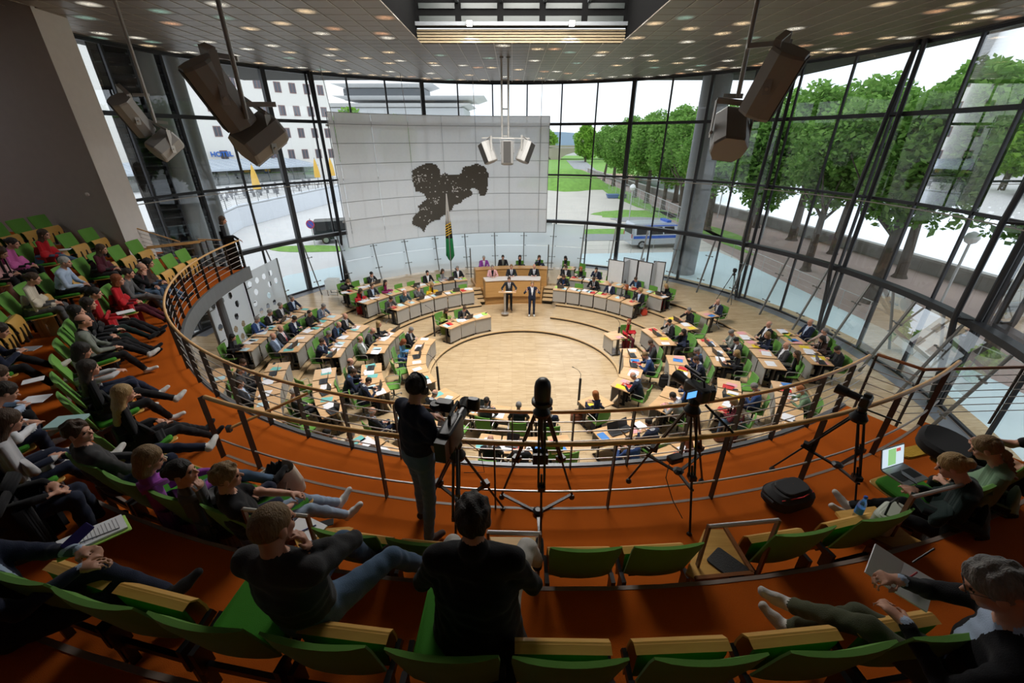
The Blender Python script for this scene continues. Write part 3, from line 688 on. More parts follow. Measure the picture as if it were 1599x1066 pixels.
# wall plane y = 12.4 + (x+11.5)*.1
tt = (12.4+1.15)/(q.y-.1*q.x); d_.location = EYE+q*tt-Vector((0, .03, 0))
wallbox('wall_far_left', [(-17, -5), (-16.8, -5), (-16.8, 12), (-17, 12)], -.3, CZ+.1, M_WALL)
wallbox('wall_back', [(-17, -5), (16, -5), (16, -4.8), (-17, -4.8)], -.3, CZ+.1, M_WALL)
wallbox('wall_right', [(14.6, -5), (14.8, -5), (14.8, 4.4), (14.6, 4.4)], -.3, CZ+.1, M_WALL)
b = MB(); a = degs(180, 318, 4); b.sweep([(12.9, 0), (13.1, 0), (13.1, 3.9), (12.9, 3.9)], a); tag(b.build('wall_under_gallery', M_WALL), kind='structure')
# ------------------------------------------------------------------ gallery: curved stepped floors
GAL = tag(thing('gallery_floor', None, None), kind='structure')
M_NOSE = mat('step_nosing', (.22, .17, .14), .5)
def slab(r0, r1, z0, z1, a0, a1, nose=True):
    b = MB(); b.sweep([(r0, z0), (r1, z0), (r1, z1), (r0, z1)], degs(a0, a1, 2)); b.build('tier', M_CARPET, GAL)
    if nose: b = MB(); b.sweep([(r0-.012, z1-.03), (r0+.02, z1-.03), (r0+.02, z1+.004), (r0-.012, z1+.004)], degs(a0, a1, 2)); b.build('nosing', M_NOSE, GAL)
A0, A1 = -181, -58      # whole gallery sweep
AL = -113.5              # aisle between the left block and the front block
slab(9.42, 11.6, 3.72, 4.0, A0, AL); slab(9.42, 10.32, 3.72, 4.0, AL, A1)
slab(10.32, 11.66, 3.72, 4.25, AL, A1)
slab(11.62, 12.66, 4.24, 4.85, AL, A1-6); slab(12.62, 13.5, 4.3, 5.3, AL, A1-10); slab(13.5, 16.2, 4.4, 5.8, AL, A1-10, False)
slab(11.0, 12.05, 3.9, 4.35, A0+4.5, AL-5); slab(12.05, 13.1, 4.0, 4.72, A0+4.5, AL-5); slab(13.1, 14.2, 4.2, 5.1, A0+4.5, AL-5); slab(14.2, 17, 4.3, 5.5, A0+4.5, AL-5, False)
for k in range(6): slab(11.25+.42*k, 11.25+.42*(k+1)+.02, 3.9, 4.14+.15*k, AL-5, AL, True)
b = MB(); b.sweep([(9.36, 3.62), (9.42, 3.62), (9.42, 4.02), (9.36, 4.02)], degs(A0, A1, 2)); b.build('edge_beam', M_GREY, GAL)
# steps at the far left by the wall
for k in range(7):
    b = MB(); b.sweep([(11.0+.55*k, 3.9), (11.0+.55*k+.57, 3.9), (11.0+.55*k+.57, 4.17+.17*k), (11.0+.55*k, 4.17+.17*k)], degs(A0+.3, A0+4.4, 1)); b.build('stair_step', M_CARPET, GAL)
    b = MB(); b.sweep([(10.98+.55*k, 4.0+.17*k), (11.0+.55*k, 4.0+.17*k), (11.0+.55*k, 4.15+.17*k), (10.98+.55*k, 4.15+.17*k)], degs(A0+.3, A0+4.4, 1)); b.build('stair_riser', M_BLACK, GAL)
# right-hand stairs climbing beside the block
for k in range(7):
    a0 = A1-8.5-.0; b = MB(); b.sweep([(10.55+.38*k, 3.9), (10.95+.38*k, 3.9), (10.95+.38*k, 4.1+.16*k), (10.55+.38*k, 4.1+.16*k)], degs(A1-9.5, A1-1, 2)); b.build('stair_step', M_CARPET, GAL)
# ------------------------------------------------------------------ railings
def railing(label, pts, zf, h, nb, posts, pw=.07, bars_r=.008, low=None, top_r=.024, mt=None):
    t = thing('railing', label, 'railing')
    P = [Vector((p[0], p[1], zf)) for p in pts]
    b = MB(); b.tube([p+Vector((0, 0, h)) for p in P], top_r, 10); b.build('handrail', mt or M_RAIL, t, smooth=True)
    for k in range(nb):
        z = h*(k+1)/(nb+1) if low is None else low
        b = MB(); b.tube([p+Vector((0, 0, z)) for p in P], bars_r, 6); b.build('rail_bar', M_STEEL, t, smooth=True)
    for q, dr in posts:
        q = Vector((q[0], q[1], zf)); b = MB(); b.bar(q-Vector((0, 0, .12)), q+Vector((0, 0, h-.02)), .014, pw, up=dr); b.build('post', M_BRONZE, t)
    return t
def rpts(r, a0, a1): return [ring(r, a) for a in degs(a0, a1, 1.5)]
pa = [-60.5-4.6*k for k in range(27)]
railing('curved gallery parapet railing with beech handrail and thin steel bars above the hall', rpts(9.44, -180.5, -57.5), 4.0, .9, 5, [(ring(9.44, a), ring(1, a)-ring(0, a)) for a in pa if a > -181]+[(ring(9.44, -180.2), ring(1, -180)-ring(0, 0))])
pb = [at(608, 770, 4.25), at(430, 712, 4.25), at(945, 783, 4.25), at(1103, 769, 4.25), at(1240, 740, 4.25), at(1355, 705, 4.25), at(1432, 662, 4.25), at(775, 784, 4.25), at(352, 706, 4.25)]
railing('second curved railing with beech handrail on the raised step behind the parapet', rpts(10.33, pol(at(315, 622, 5.15))[1], -56.5), 4.25, .9, 1, [(ring(10.33, pol(p)[1]), ring(1, pol(p)[1])-ring(0, pol(p)[1])) for p in pb], pw=.06, bars_r=.013, low=.26, top_r=.027)
t = thing('rail_gate', 'short beech link bar joining the two curved railings at the left', 'rail')
b = MB(); b.tube([ring(10.3, -112.3, 4.72), ring(9.5, -109.5, 4.86)], .02, 8); b.build('bar', M_RAIL, t, smooth=True)
b = MB(); b.box(ring(10.3, -112.3, 4.72), (.05, .05, .08)); b.build('joint', M_DARK, t)
p3 = [at(1352, 551, 4.9), at(1370, 553, 4.9), at(1443, 577, 4.9), at(1599, 573, 4.9), at(1760, 570, 4.9)]
railing('dark brown stair railing with black bars at the right edge', [(p.x, p.y) for p in p3[1:]], 4.0, .9, 6, [((p.x, p.y), (1, 0, 0)) for p in p3[1:4]], pw=.04, bars_r=.007, mt=wood('dark_rail', (.20, .075, .03), (.30, .12, .05), .35))
# end platform at the left and its rails
pL = ring(9.5, 178, 0); 
q0, q1, q2 = ring(9.44, -180.5), ring(10.9, -181.5), ring(13.6, -180)
railing('short straight railing closing the far left gallery end beside the usher', [q0, q1], 4.0, .9, 5, [(q0, (0, 1, 0)), (q1, (0, 1, 0))], pw=.05)
railing('sloping stair railing running up along the left wall', [at(x, y, z).to_2d() for x, y, z in ((192, 360, 6.2), (250, 388, 5.6))]+[], 4.9, .0001, 0, []) if False else None
t = thing('stair_railing', 'sloping dark handrail with thin bars beside the left wall', 'railing')
A_ = ring(13.2, -177.2, 5.85); B_ = ring(10.9, -177.2, 5.0)
b = MB(); b.tube([A_, B_], .022, 8); b.build('handrail', M_RAIL, t, smooth=True)
for k in range(6):
    b = MB(); b.tube([A_-Vector((0, 0, .13*(k+1))), B_-Vector((0, 0, .13*(k+1)))], .007, 6); b.build('rail_bar', M_STEEL, t)
for q in (A_, A_.lerp(B_, .5), B_): b = MB(); b.bar(q-Vector((0, 0, .95)), q, .014, .05, up=(0, 1, 0)); b.build('post', M_BRONZE, t)
t = thing('stair_railing', 'sloping beech handrail pair between left seats and the usher platform', 'railing')
for dy in (0, .5):
    A2 = ring(11.6, -175+dy*3, 4.95); B2 = ring(10.2, -178+dy*3, 5.0)
    b = MB(); b.tube([A2, B2], .022, 8); b.build('handrail', M_RAIL, t, smooth=True)
    for q in (A2, B2): b = MB(); b.bar(q-Vector((0, 0, .9)), q, .014, .05, up=(0, 1, 0)); b.build('post', M_BRONZE, t)
# columns carrying the gallery
for a in (-178, -158, -135, -110, -85, -60):
    b = MB(); b.tube([ring(10.4, a, 0.5), ring(10.4, a, 3.75)], .12, 12); tag(b.build('gallery_column', M_GREY), kind='structure')
# ================================================================== desks of the hall
RR = {1: 3.60, 2: 5.08, 3: 6.50, 4: 8.0, 5: 9.48}
DESKS = []
random.seed(21)
def desks(ringn, block, pix, zdesk=None):
    z = TZ[ringn]; A = [pol(at(x, y, z+.74))[1] for x, y in pix]; A = [a+360 if a < -90 and max(A)-min(A) > 180 else a for a in A]
    r0 = RR[ringn]; r1 = r0+.64
    for k in range(len(A)-1):
        a0, a1 = A[k], A[k+1]; g = .25*(1 if a1 > a0 else -1); a0 += g; a1 -= g
        ph = '%s desk of %s' % (ORD[k], block)
        c = (ring(r0, a0, z)+ring(r1, a1, z))/2
        t = thing('desk', 'grey-fronted wooden-topped desk, '+ph, 'desk', c)
        o = c
        q = [ring(r0-.02, a0, z+.71)-o, ring(r0-.02, a1, z+.71)-o, ring(r1, a1, z+.71)-o, ring(r1, a0, z+.71)-o]
        b = MB(); b.hex8(q, [v+Vector((0, 0, .03)) for v in q]); b.build('desk_top', M_DESK, t)
        q = [ring(r0+.02, a0, z+.10)-o, ring(r0+.02, a1, z+.10)-o, ring(r0+.045, a1, z+.10)-o, ring(r0+.045, a0, z+.10)-o]
        b = MB(); b.hex8(q, [v+Vector((0, 0, .59)) for v in q]); b.build('front_panel', M_PANEL, t)
        for a in (a0, a1):
            b = MB(); p0 = ring(r0+.10, a, z)-o; p1 = ring(r0+.50, a, z)-o; i = (ring(r0+.1, (a0+a1)/2, z)-o-p0).normalized()*.04
            b.bar((p0+p1)/2+i+Vector((0, 0, .0)), (p0+p1)/2+i+Vector((0, 0, .70)), .05, .09); b.bar(p0+i+Vector((0, 0, .02)), p1+i+Vector((0, 0, .02)), .05, .04); b.build('leg', M_BRONZE, t)
        DESKS.append(dict(c=ring(r0+.32, (a0+a1)/2, z+.74), a=(a0+a1)/2, r=r0+.32, z=z+.74, ph=ph, side='L' if abs((a0+a1)/2) > 95 else 'R', half=abs(R(a1-a0))*r0/2, n=0, block=block))
desks(1, 'left wing first ring', [(681, 529), (670, 538.5), (662.7, 553.4), (661.6, 568.2), (665.3, 581), (675.5, 597)])
desks(1, 'short bench before podium', [(703.8, 513.8), (723.5, 507.3), (745, 500.7), (767.6, 494.1)])
desks(1, 'right wing first ring', [(941, 520.4), (955, 531)])
desks(1, 'right middle first ring', [(967, 543.8), (972, 557.6), (972, 571.4), (965, 588), (951, 601)])
desks(1, 'near right first ring', [(930, 612), (903, 627)])
desks(1, 'near side first ring', [(863, 632), (832, 631.5), (800, 631), (768, 632), (737, 634), (712, 622), (692, 606)])
desks(2, 'left wing second ring', [(632.9, 515.1), (618, 526.2), (606.3, 538), (598.9, 551.2)])
desks(2, 'lower left second ring', [(594, 566), (594.5, 581), (598, 596), (608, 612)])
desks(2, 'near left second ring', [(636, 641), (665, 655), (704, 667)])
desks(2, 'near side second ring', [(750, 677), (785, 678), (820, 678), (852, 677.5), (886, 676)])
desks(2, 'near right second ring', [(922, 670), (953, 659), (983, 647)])
desks(2, 'lower right second ring', [(1008, 632), (1025, 616), (1036.7, 600.7)])
desks(2, 'right middle second ring', [(1042, 584), (1041.5, 568.2), (1037.8, 553.4)])
desks(2, 'right wing second ring', [(1030.4, 539.5), (1018.7, 526.8), (1003, 513)])
desks(3, 'left wing third ring', [(577.6, 507.6), (561.7, 518.3), (548.4, 530), (536.7, 542.7), (526.6, 558)])
desks(3, 'lower left third ring', [(522, 573), (520.4, 589.5), (520.5, 606), (525, 625), (536, 642)])
desks(3, 'near left third ring', [(566, 675), (600, 692), (640, 706)])
desks(3, 'right wing third ring', [(1038, 496), (1055, 505.5), (1071, 516)])
desks(3, 'right middle third ring', [(1087, 528.8), (1099, 541), (1108.7, 556), (1116, 571.4)])
desks(3, 'lower right third ring', [(1119.3, 588.4), (1119.3, 604), (1115.5, 620), (1105, 637)])
desks(3, 'near right third ring', [(1064, 674), (1038, 688), (1008, 702)])
desks(3, 'near side third ring', [(985, 710), (950, 718), (905, 724)])
desks(4, 'left wing fourth ring', [(535, 491), (520, 500.7), (504, 510.6), (489, 522), (476, 534.5), (464, 549.4)])
desks(4, 'lower left fourth ring', [(451, 564), (443, 578), (438, 596), (435, 615), (436, 637), (442, 660)])
desks(4, 'right wing fourth ring', [(1089, 486.8), (1105.5, 496.3)])
desks(4, 'right middle fourth ring', [(1143, 517), (1158.7, 531), (1172.5, 543.5), (1185, 558.6), (1193.8, 574.6)])
desks(4, 'lower right fourth ring', [(1203, 592.6), (1208, 609), (1209, 629), (1205, 650), (1196, 670)])
desks(5, 'left wing fifth ring', [(497.9, 480.8), (480, 489), (464, 497), (449, 506), (434, 516), (420, 526), (406, 536.5), (392, 548.3)])
desks(5, 'lower left fifth ring', [(374, 571), (362, 594), (355, 615)])
desks(5, 'right wing fifth ring', [(1207.4, 513), (1223.4, 524.7), (1240.4, 537.4), (1258.5, 553.4), (1274.4, 569.3)])
desks(3, 'left front bench', [(620.6, 485.4), (639.2, 477.4), (658.3, 472.1), (679.5, 466.5), (699.5, 461.2), (721, 457), (741.7, 454.5)])
desks(4, 'left middle bench', [(572.7, 475.3), (590.8, 468.9), (609.4, 462.2), (630.1, 456.1), (649.5, 450.6), (668.5, 445.5), (690, 441.5), (710.6, 438.5), (731, 436.4)])
desks(5, 'left rear bench', [(546.1, 459.9), (562, 454.8), (580, 449.6), (600.4, 443.9)])
desks(3, 'right front bench', [(862.8, 451.4), (884.6, 453), (905.8, 456.1), (927.6, 459.8), (948.9, 464.1), (970.1, 470), (990.3, 476.3)])
desks(4, 'right rear bench', [(869, 433.5), (889, 434.8), (910, 437), (932, 440.5), (953, 444), (973, 448), (994, 452.5), (1016, 457.8), (1041, 464.5)])
desks(5, 'small desk behind right bench', [(876, 422), (896, 423)])
def nearest(p, ringn=None):
    return min(DESKS, key=lambda d: (d['c'].x-p.x)**2+(d['c'].y-p.y)**2)
# ------------------------------------------------------------------ swivel chair
def make_chair():
    t = thing('swivel_chair', 'green swivel chair', 'chair', (0, 0, 0))
    b = MB(); b.rbox((0, 0, .455), (.46, .46, .05), .08); b.build('seat', M_GREEN, t)
    b = MB(); pr = []
    for k in range(5):
        a = k/4; y = -.21-.07*a-.02*math.sin(PI*a); z = .50+.42*a
        pr.append((y, z))
    for s in (0,):
        vs = []; fs = []
        for (y, z) in pr:
            for x in (-.22, -.12, 0, .12, .22): vs.append((x, y+.03*(x/.22)**2, z))
        for (y, z) in pr:
            for x in (-.22, -.12, 0, .12, .22): vs.append((x, y-.025+.03*(x/.22)**2, z))
        for o in (0, 25):
            for i in range(4):
                for j in range(4): a = o+i*5+j; fs.append((a, a+1, a+6, a+5))
        for i in range(4): fs += [(i*5, i*5+5, i*5+30, i*5+25), (i*5+4, i*5+29, i*5+34, i*5+9)]
        for j in range(4): fs += [(j, j+25, j+26, j+1), (20+j, 21+j, 46+j, 45+j)]
        b.add(vs, fs)
    b.build('backrest', M_GREEN, t, smooth=True)
    for s in (-1, 1):
        b = MB(); b.tube([(s*.25, -.22, .46), (s*.27, -.22, .66), (s*.27, -.14, .68), (s*.27, .14, .68), (s*.27, .2, .64), (s*.25, .2, .46)], .012, 6); b.build('armrest', M_STEEL, t)
    b = MB(); b.tube([(0, 0, .08), (0, 0, .43)], .025, 8); b.build('column', M_BLACK, t)
    b = MB()
    for k in range(5):
        a = 2*PI*k/5+.3; b.bar((0, 0, .10), (.28*math.cos(a), .28*math.sin(a), .065), .035, .025); b.lathe([(.025, 0), (.03, .02), (.025, .045)], 6, (.28*math.cos(a), .28*math.sin(a), 0))
    b.build('star_base', M_STEEL, t)
    return t
CH0 = make_chair(); chair_used = [False]
def chair(pos, rz, label):
    if chair_used[0]: c = copy_tree(CH0)
    else: c = CH0; chair_used[0] = True
    c.location = pos; c.rotation_euler = (0, 0, rz); c['label'] = label; c['group'] = 'green swivel chairs of the hall'
    return c
# ------------------------------------------------------------------ seated delegates
POSES = {
 'write': dict(lean=20, head=(22, 0, 0), hl=(-.15, .44, .80), hr=(.13, .42, .80)),
 'sit': dict(lean=6, head=(4, 0, 0), hl=(-.12, .40, .79), hr=(.12, .42, .79)),
 'chin': dict(lean=14, head=(8, 12, 0), hl=(-.14, .40, .79), hr=(.03, .335, 1.03), pr=(.5, .8, -.9), hdr=((-.1, -.1, 1), (0, 1, 0), .9)),
 'recline': dict(lean=-9, head=(10, 0, 0), hl=(-.07, .24, .68), hr=(.07, .26, .69)),
 'type': dict(lean=12, head=(14, 8, 0), hl=(-.11, .44, .81), hr=(.11, .44, .81)),
 'look': dict(lean=2, head=(0, -38, 0), hl=(-.15, .38, .79), hr=(.10, .42, .79)),
 'rest': dict(lean=26, head=(34, 0, 0), hl=(-.05, .46, .98), hr=(.05, .46, .98), hdl=((.1, -.2, 1), (0, 1, 0), .6), hdr=((-.1, -.2, 1), (0, 1, 0), .6)),
 'phone': dict(lean=4, head=(34, 0, 0), hl=(-.05, .30, .84), hr=(.05, .30, .84)),
}
BOD = {}
def bod(pose, fem, heavy=False):
    k = (pose, fem, heavy)
    if k not in BOD: BOD[k] = body('person_body', .0165, hz=.54, fem=fem, fat=.16 if heavy else .03, **POSES[pose])
    return BOD[k]
PDESC = dict(write='writing', sit='sitting', chin='chin-resting', recline='reclining', type='typing', look='turning', rest='hunched', phone='reading')
HDESC = dict(short='', bald='balding ', crop='close-cropped ', bob='', long='long-', pony='ponytailed ', bun='bun-haired ', curly='curly ', tousled='tousled ', braid='braided ')
USED = set()
def uniq(l, alt):
    if l in USED:
        for a in alt:
            if (l+a) not in USED: l = l+a; break
    USED.add(l); return l
def person(hx, hy, z, pose, hs, hc, top, leg=None, shirt='white', tie=None, turn=0, fem=None, wp=None, heavy=False, pos=None, tgt=None, where=None, ch=True, cr=None, sc=None):
    fem = (hs in ('bob', 'long', 'pony', 'bun', 'braid')) if fem is None else fem
    b = bod(pose, fem, heavy); h = b['hc']; sc = sc or 1.
    hp = at(hx, hy, z+h[2]*sc); tg = tgt or Vector((CX, CY, 0))
    d = Vector((tg.x-hp.x, tg.y-hp.y)); rz = math.atan2(d.y, d.x)-PI/2+R(turn)
    off = Matrix.Rotation(rz, 3, 'Z') @ Vector((h[0], h[1], 0))*sc
    root = Vector((hp.x-off.x, hp.y-off.y, z))
    for d in DESKS: # keep the sitter behind the desk edge
        if -125 < d['a'] < -55: continue
        r_, a_ = pol(root); da_ = (a_-d['a']+180) % 360-180
        if abs(R(da_))*d['r'] < d['half']+.2 and d['r']-.2 < r_ < d['r']+.32+.15: nr = min(r_+.28, d['r']+.32+.15); q_ = ring(nr, a_, z); root = Vector((q_.x, q_.y, z))
    d_ = nearest(root+Matrix.Rotation(rz, 3, 'Z') @ Vector((0, .55, 0))); wh = where or ('at '+d_['ph'])
    kind = 'jacket' if shirt else 'top'
    lab = '%s%s-haired person in %s %s %s %s' % (HDESC[hs].replace('long-', 'long '), hc, top, kind, PDESC[pose], wh)
    lab = uniq(' '.join(lab.split()), [', nearer', ', farther'])
    o = place(b, 'person', lab, root, rz, top, leg or ('dark' if top in ('black', 'dark', 'navy') else 'darkgrey'), shirt, tie, 'black', hs, hc, group='people in the hall', hres=.014, scale=sc)
    if ch: chair(root, rz+(cr or 0), uniq('green swivel chair under the %s-clad person %s' % (top, wh), [', nearer', ', farther']))
    return o
def echair(hx, hy, zt, turn=0):
    p = at(hx, hy, zt+.8); d = Vector((CX-p.x, CY-p.y)); rz = math.atan2(d.y, d.x)-PI/2+R(turn)
    root = Vector((p.x, p.y, zt)); n = nearest(root)
    chair(root, rz, uniq('empty green swivel chair at '+n['ph'], [', nearer', ', farther', ', turned']))
T = TZ
for a in [
 # benches left of the podium
 (543.5, 440.2, T[5], 'rest', 'bob', 'sandy', 'black', 'black', 'green'), (580.7, 428, T[5], 'chin', 'short', 'black', 'dark'),
 (563.2, 454.5, T[4], 'write', 'bob', 'brown', 'red', 'black', 'black'), (582.3, 447, T[4], 'sit', 'short', 'brown', 'dark', 'dark', 'paleblue'),
 (607.3, 442.8, T[4], 'sit', 'long', 'dark', 'magenta', 'black', None), (667.3, 425.8, T[4], 'sit', 'short', 'black', 'black'),
 (692.2, 424.2, T[4], 'type', 'long', 'brown', 'lightgrey', 'black', 'white'), (714.5, 419, T[4], 'look', 'short', 'grey', 'dark'),
 (617.4, 468.4, T[3], 'write', 'short', 'dark', 'darkgrey', 'black', 'lightgrey'), (632.8, 456.7, T[3], 'chin', 'bald', 'brown', 'teal', 'dark', 'grey'),
 (653.5, 449.2, T[3], 'chin', 'short', 'grey', 'grey', 'grey', 'lightgrey', 'navy'), (674.8, 445, T[3], 'write', 'bob', 'blond', 'yellow', 'black', 'white'),
 (697, 485.4, T[1], 'write', 'bob', 'brown', 'lime', 'black', 'white'), (726.2, 482.2, T[1], 'write', 'short', 'brown', 'dark', 'dark', 'lightgrey'),
 # benches right of the podium
 (882, 404.6, T[5], 'phone', 'long', 'black', 'black', 'black', None), (884, 417.9, T[4], 'type', 'short', 'brown', 'dark', 'dark'), (906.9, 420, T[4], 'type', 'bob', 'orange', 'black', 'black'),
 (931.3, 420.5, T[4], 'chin', 'short', 'black', 'navy', 'dark', 'lightgrey'), (968, 426.9, T[4], 'write', 'short', 'black', 'dark', 'dark'), (992.5, 436, T[4], 'write', 'short', 'brown', 'navy', 'dark', 'lightblue'),
 (1040, 447, T[4], 'write', 'bob', 'blond', 'black', 'black', 'grey'), (879.8, 432.2, T[3], 'write', 'short', 'brown', 'dark', 'dark', 'blue'), (927, 436, T[3], 'write', 'short', 'brown', 'black', 'black', 'white', 'black'),
 (953, 441.8, T[3], 'look', 'short', 'lightgrey', 'navy'), (978, 448, T[3], 'look', 'bob', 'red', 'black', 'black', 'lightgrey'), (999.4, 453.5, T[3], 'look', 'curly', 'blond', 'black', 'black', 'paleblue'),
 # left wings
 (455.9, 465.4, T[5], 'sit', 'short', 'grey', 'navy', 'navy', 'paleblue'), (437.8, 476.6, T[5], 'sit', 'short', 'grey', 'dark', 'dark', 'white', 'lightgrey'), (422.4, 487.7, T[5], 'type', 'short', 'grey', 'black', 'black', 'white'),
 (401.7, 498.4, T[5], 'type', 'short', 'grey', 'blue', 'navy', 'paleblue'), (368, 526.5, T[5], 'type', 'long', 'black', 'black', 'black', None),
 (505.3, 478.2, T[4], 'write', 'short', 'grey', 'greyblue', 'grey', 'white', 'darkred'), (493.6, 489.3, T[4], 'sit', 'crop', 'dark', 'black', 'black', None), (460, 497.8, T[4], 'phone', 'short', 'dark', 'navy', 'navy', 'white'),
 (438.3, 512.7, T[4], 'recline', 'bald', 'grey', 'dark', 'dark', 'white', 'red'), (426.6, 524.4, T[4], 'recline', 'bald', 'lightgrey', 'greyblue', 'greyblue', 'paleblue'),
 (539.3, 493.3, T[3], 'sit', 'bald', 'grey', 'black', 'black', 'white', 'black'), (529.2, 506.6, T[3], 'write', 'bald', 'grey', 'navy', 'navy', 'lightblue'), (513.8, 521, T[3], 'write', 'short', 'grey', 'navy', 'navy', 'grey'), (503.2, 533.2, T[3], 'chin', 'short', 'brown', 'navy', 'navy', 'paleblue'),
 (593, 505.5, T[2], 'sit', 'bob', 'blond', 'black', 'black', 'green'), (582.4, 516, T[2], 'write', 'bald', 'grey', 'darkgrey', 'darkgrey', 'lightgrey'), (563.3, 529, T[2], 'recline', 'bald', 'brown', 'greygreen', 'darkgrey', 'white'),
 (642, 515, T[1], 'phone', 'short', 'grey', 'black', 'black', 'white'), (630.2, 534.2, T[1], 'phone', 'bob', 'red', 'lightblue', 'blue', 'white'),
 (547.3, 564, T[2], 'recline', 'bald', 'dark', 'black', 'black', 'white'), (552.6, 581, T[2], 'write', 'short', 'brown', 'navy', 'navy', 'lightblue'), (575.7, 594.4, T[2], 'write', 'crop', 'dark', 'navy', 'navy', 'white'), (581.5, 641.7, T[2], 'recline', 'bald', 'lightgrey', 'dark', 'navy', 'paleblue'),
 (459, 612, T[3], 'recline', 'short', 'lightgrey', 'dark', 'dark', 'white'), (510.3, 675.7, T[4], 'write', 'short', 'black', 'black', 'black', 'paleblue'), (548, 678.9, T[4], 'write', 'short', 'grey', 'cream', 'darkgrey', 'cream'), (580.6, 703, T[4], 'write', 'short', 'brown', 'dark', 'dark', 'white'),
 (379.3, 566, T[4], 'phone', 'short', 'brown', 'dark', 'dark', 'greyblue'), (376, 578, T[4], 'sit', 'crop', 'grey', 'darkgrey', 'dark', None), (375, 598.9, T[4], 'recline', 'short', 'brown', 'dark', 'dark', 'paleblue'), (372, 640, T[4], 'write', 'short', 'brown', 'navy', 'dark', 'white'),
 # near side
 (679.2, 614, T[1], 'write', 'bald', 'lightgrey', 'black', 'black', 'white'), (760, 625.7, T[1], 'sit', 'short', 'dark', 'darkgrey', 'dark', 'white'), (810, 633, T[1], 'sit', 'short', 'grey', 'dark', 'dark', 'white'), (858, 639, T[1], 'sit', 'short', 'black', 'navy', 'dark', 'white'),
 (765.9, 686, T[2], 'sit', 'bald', 'brown', 'dark', 'dark', 'white'), (813.8, 692, T[2], 'write', 'short', 'brown', 'black', 'black', 'white'), (663.8, 666, T[2], 'type', 'short', 'dark', 'black', 'black', 'white'), (690, 690, T[2], 'write', 'short', 'brown', 'navy', 'dark', 'white'),
 # right wings
 (1016, 535, T[1], 'phone', 'crop', 'brown', 'darkgrey', 'dark', 'darkred'), (1007, 554.4, T[1], 'write', 'short', 'sandy', 'blue', 'navy', 'white'),
 (988.4, 586.4, T[1], 'write', 'bald', 'lightgrey', 'navy', 'black', 'paleblue'), (929.4, 616, T[1], 'type', 'bob', 'orange', 'navy', 'black', None),
 (1045, 502.9, T[2], 'chin', 'short', 'black', 'black', 'black', 'white'), (1067, 518.8, T[2], 'chin', 'bob', 'dark', 'navy', 'darkgrey', None), (1088, 547.5, T[2], 'phone', 'short', 'grey', 'navy', 'navy', 'lightblue'),
 (1086.7, 561.3, T[2], 'write', 'short', 'brown', 'navy', 'black', 'white'), (1069, 602, T[2], 'chin', 'short', 'brown', 'blue', 'dark', 'white'), (1047, 617, T[2], 'write', 'short', 'dark', 'lightgrey', 'dark', 'white'), (1012.8, 659.7, T[2], 'write', 'short', 'black', 'navy', 'dark', 'white'), (982, 687.6, T[2], 'write', 'short', 'brown', 'blue', 'black', 'white'),
 (1075.5, 484.3, T[3], 'chin', 'short', 'grey', 'black', 'black', None), (1141.7, 519.2, T[3], 'phone', 'short', 'grey', 'greygreen', 'darkgrey', 'offwhite'), (1149.6, 531.4, T[3], 'phone', 'short', 'black', 'darkgrey', 'dark', 'white'), (1150, 551.7, T[3], 'type', 'long', 'blond', 'black', 'black', None),
 (1177.8, 603.8, T[3], 'phone', 'short', 'grey', 'blue', 'navy', 'darkred'), (1143.8, 627, T[3], 'write', 'long', 'sandy', 'darkred', 'jeans', None), (1070, 689, T[3], 'write', 'bob', 'red', 'darkred', 'navy', 'white'),
 (1121, 470.8, T[4], 'chin', 'bald', 'lightgrey', 'navy', 'dark', 'white'), (1200.7, 506, T[4], 'recline', 'bald', 'lightgrey', 'black', 'black', 'white'), (1198, 523, T[4], 'type', 'bob', 'sandy', 'navy', 'black', 'white'), (1227.8, 538.9, T[4], 'recline', 'bald', 'lightgrey', 'darkgrey', 'dark', 'white'),
 (1243.7, 552.8, T[4], 'recline', 'long', 'brown', 'black', 'black', 'cream'), (1244.3, 606.6, T[4], 'write', 'short', 'orange', 'green', 'darkgreen', None), (1259, 656.5, T[4], 'sit', 'short', 'brown', 'green', 'black', 'white'),
 (1265.4, 502.9, T[5], 'recline', 'bald', 'lightgrey', 'navy', 'navy', 'paleblue'), (1288, 516.7, T[5], 'look', 'short', 'grey', 'beige', 'dark', 'navy'), (1284, 529.4, T[5], 'write', 'bob', 'dark', 'darkbrown', 'dark', 'white'), (1307.4, 545.4, T[5], 'phone', 'short', 'dark', 'black', 'black', 'darkgrey'),
]: person(*a)
person(982, 502, T[1], 'look', 'pony', 'red', 'red', 'darkred', None, turn=70)
for a in [(626.4, 449, T[4]), (645.5, 445, T[4]), (725, 450, T[3]), (905, 416, T[5], -30), (950, 437, T[4]), (1016, 452, T[4]), (902, 449, T[3]), (476, 505, T[4]), (379, 531, T[5]), (624, 566, T[1], 20), (611.6, 588, T[2], 170), (479.3, 592, T[3], 40), (473, 612, T[3], 10), (470.8, 655, T[3], 30),
          (1071, 528, T[2], 10), (1091, 512, T[3], -20), (1218, 530, T[4]), (862, 690, T[2]), (1165, 590, T[3], 15), (560, 444, T[5]), (884, 702, T[2], 8), (812, 722, T[3]), (715, 655, T[2])]: echair(*a)
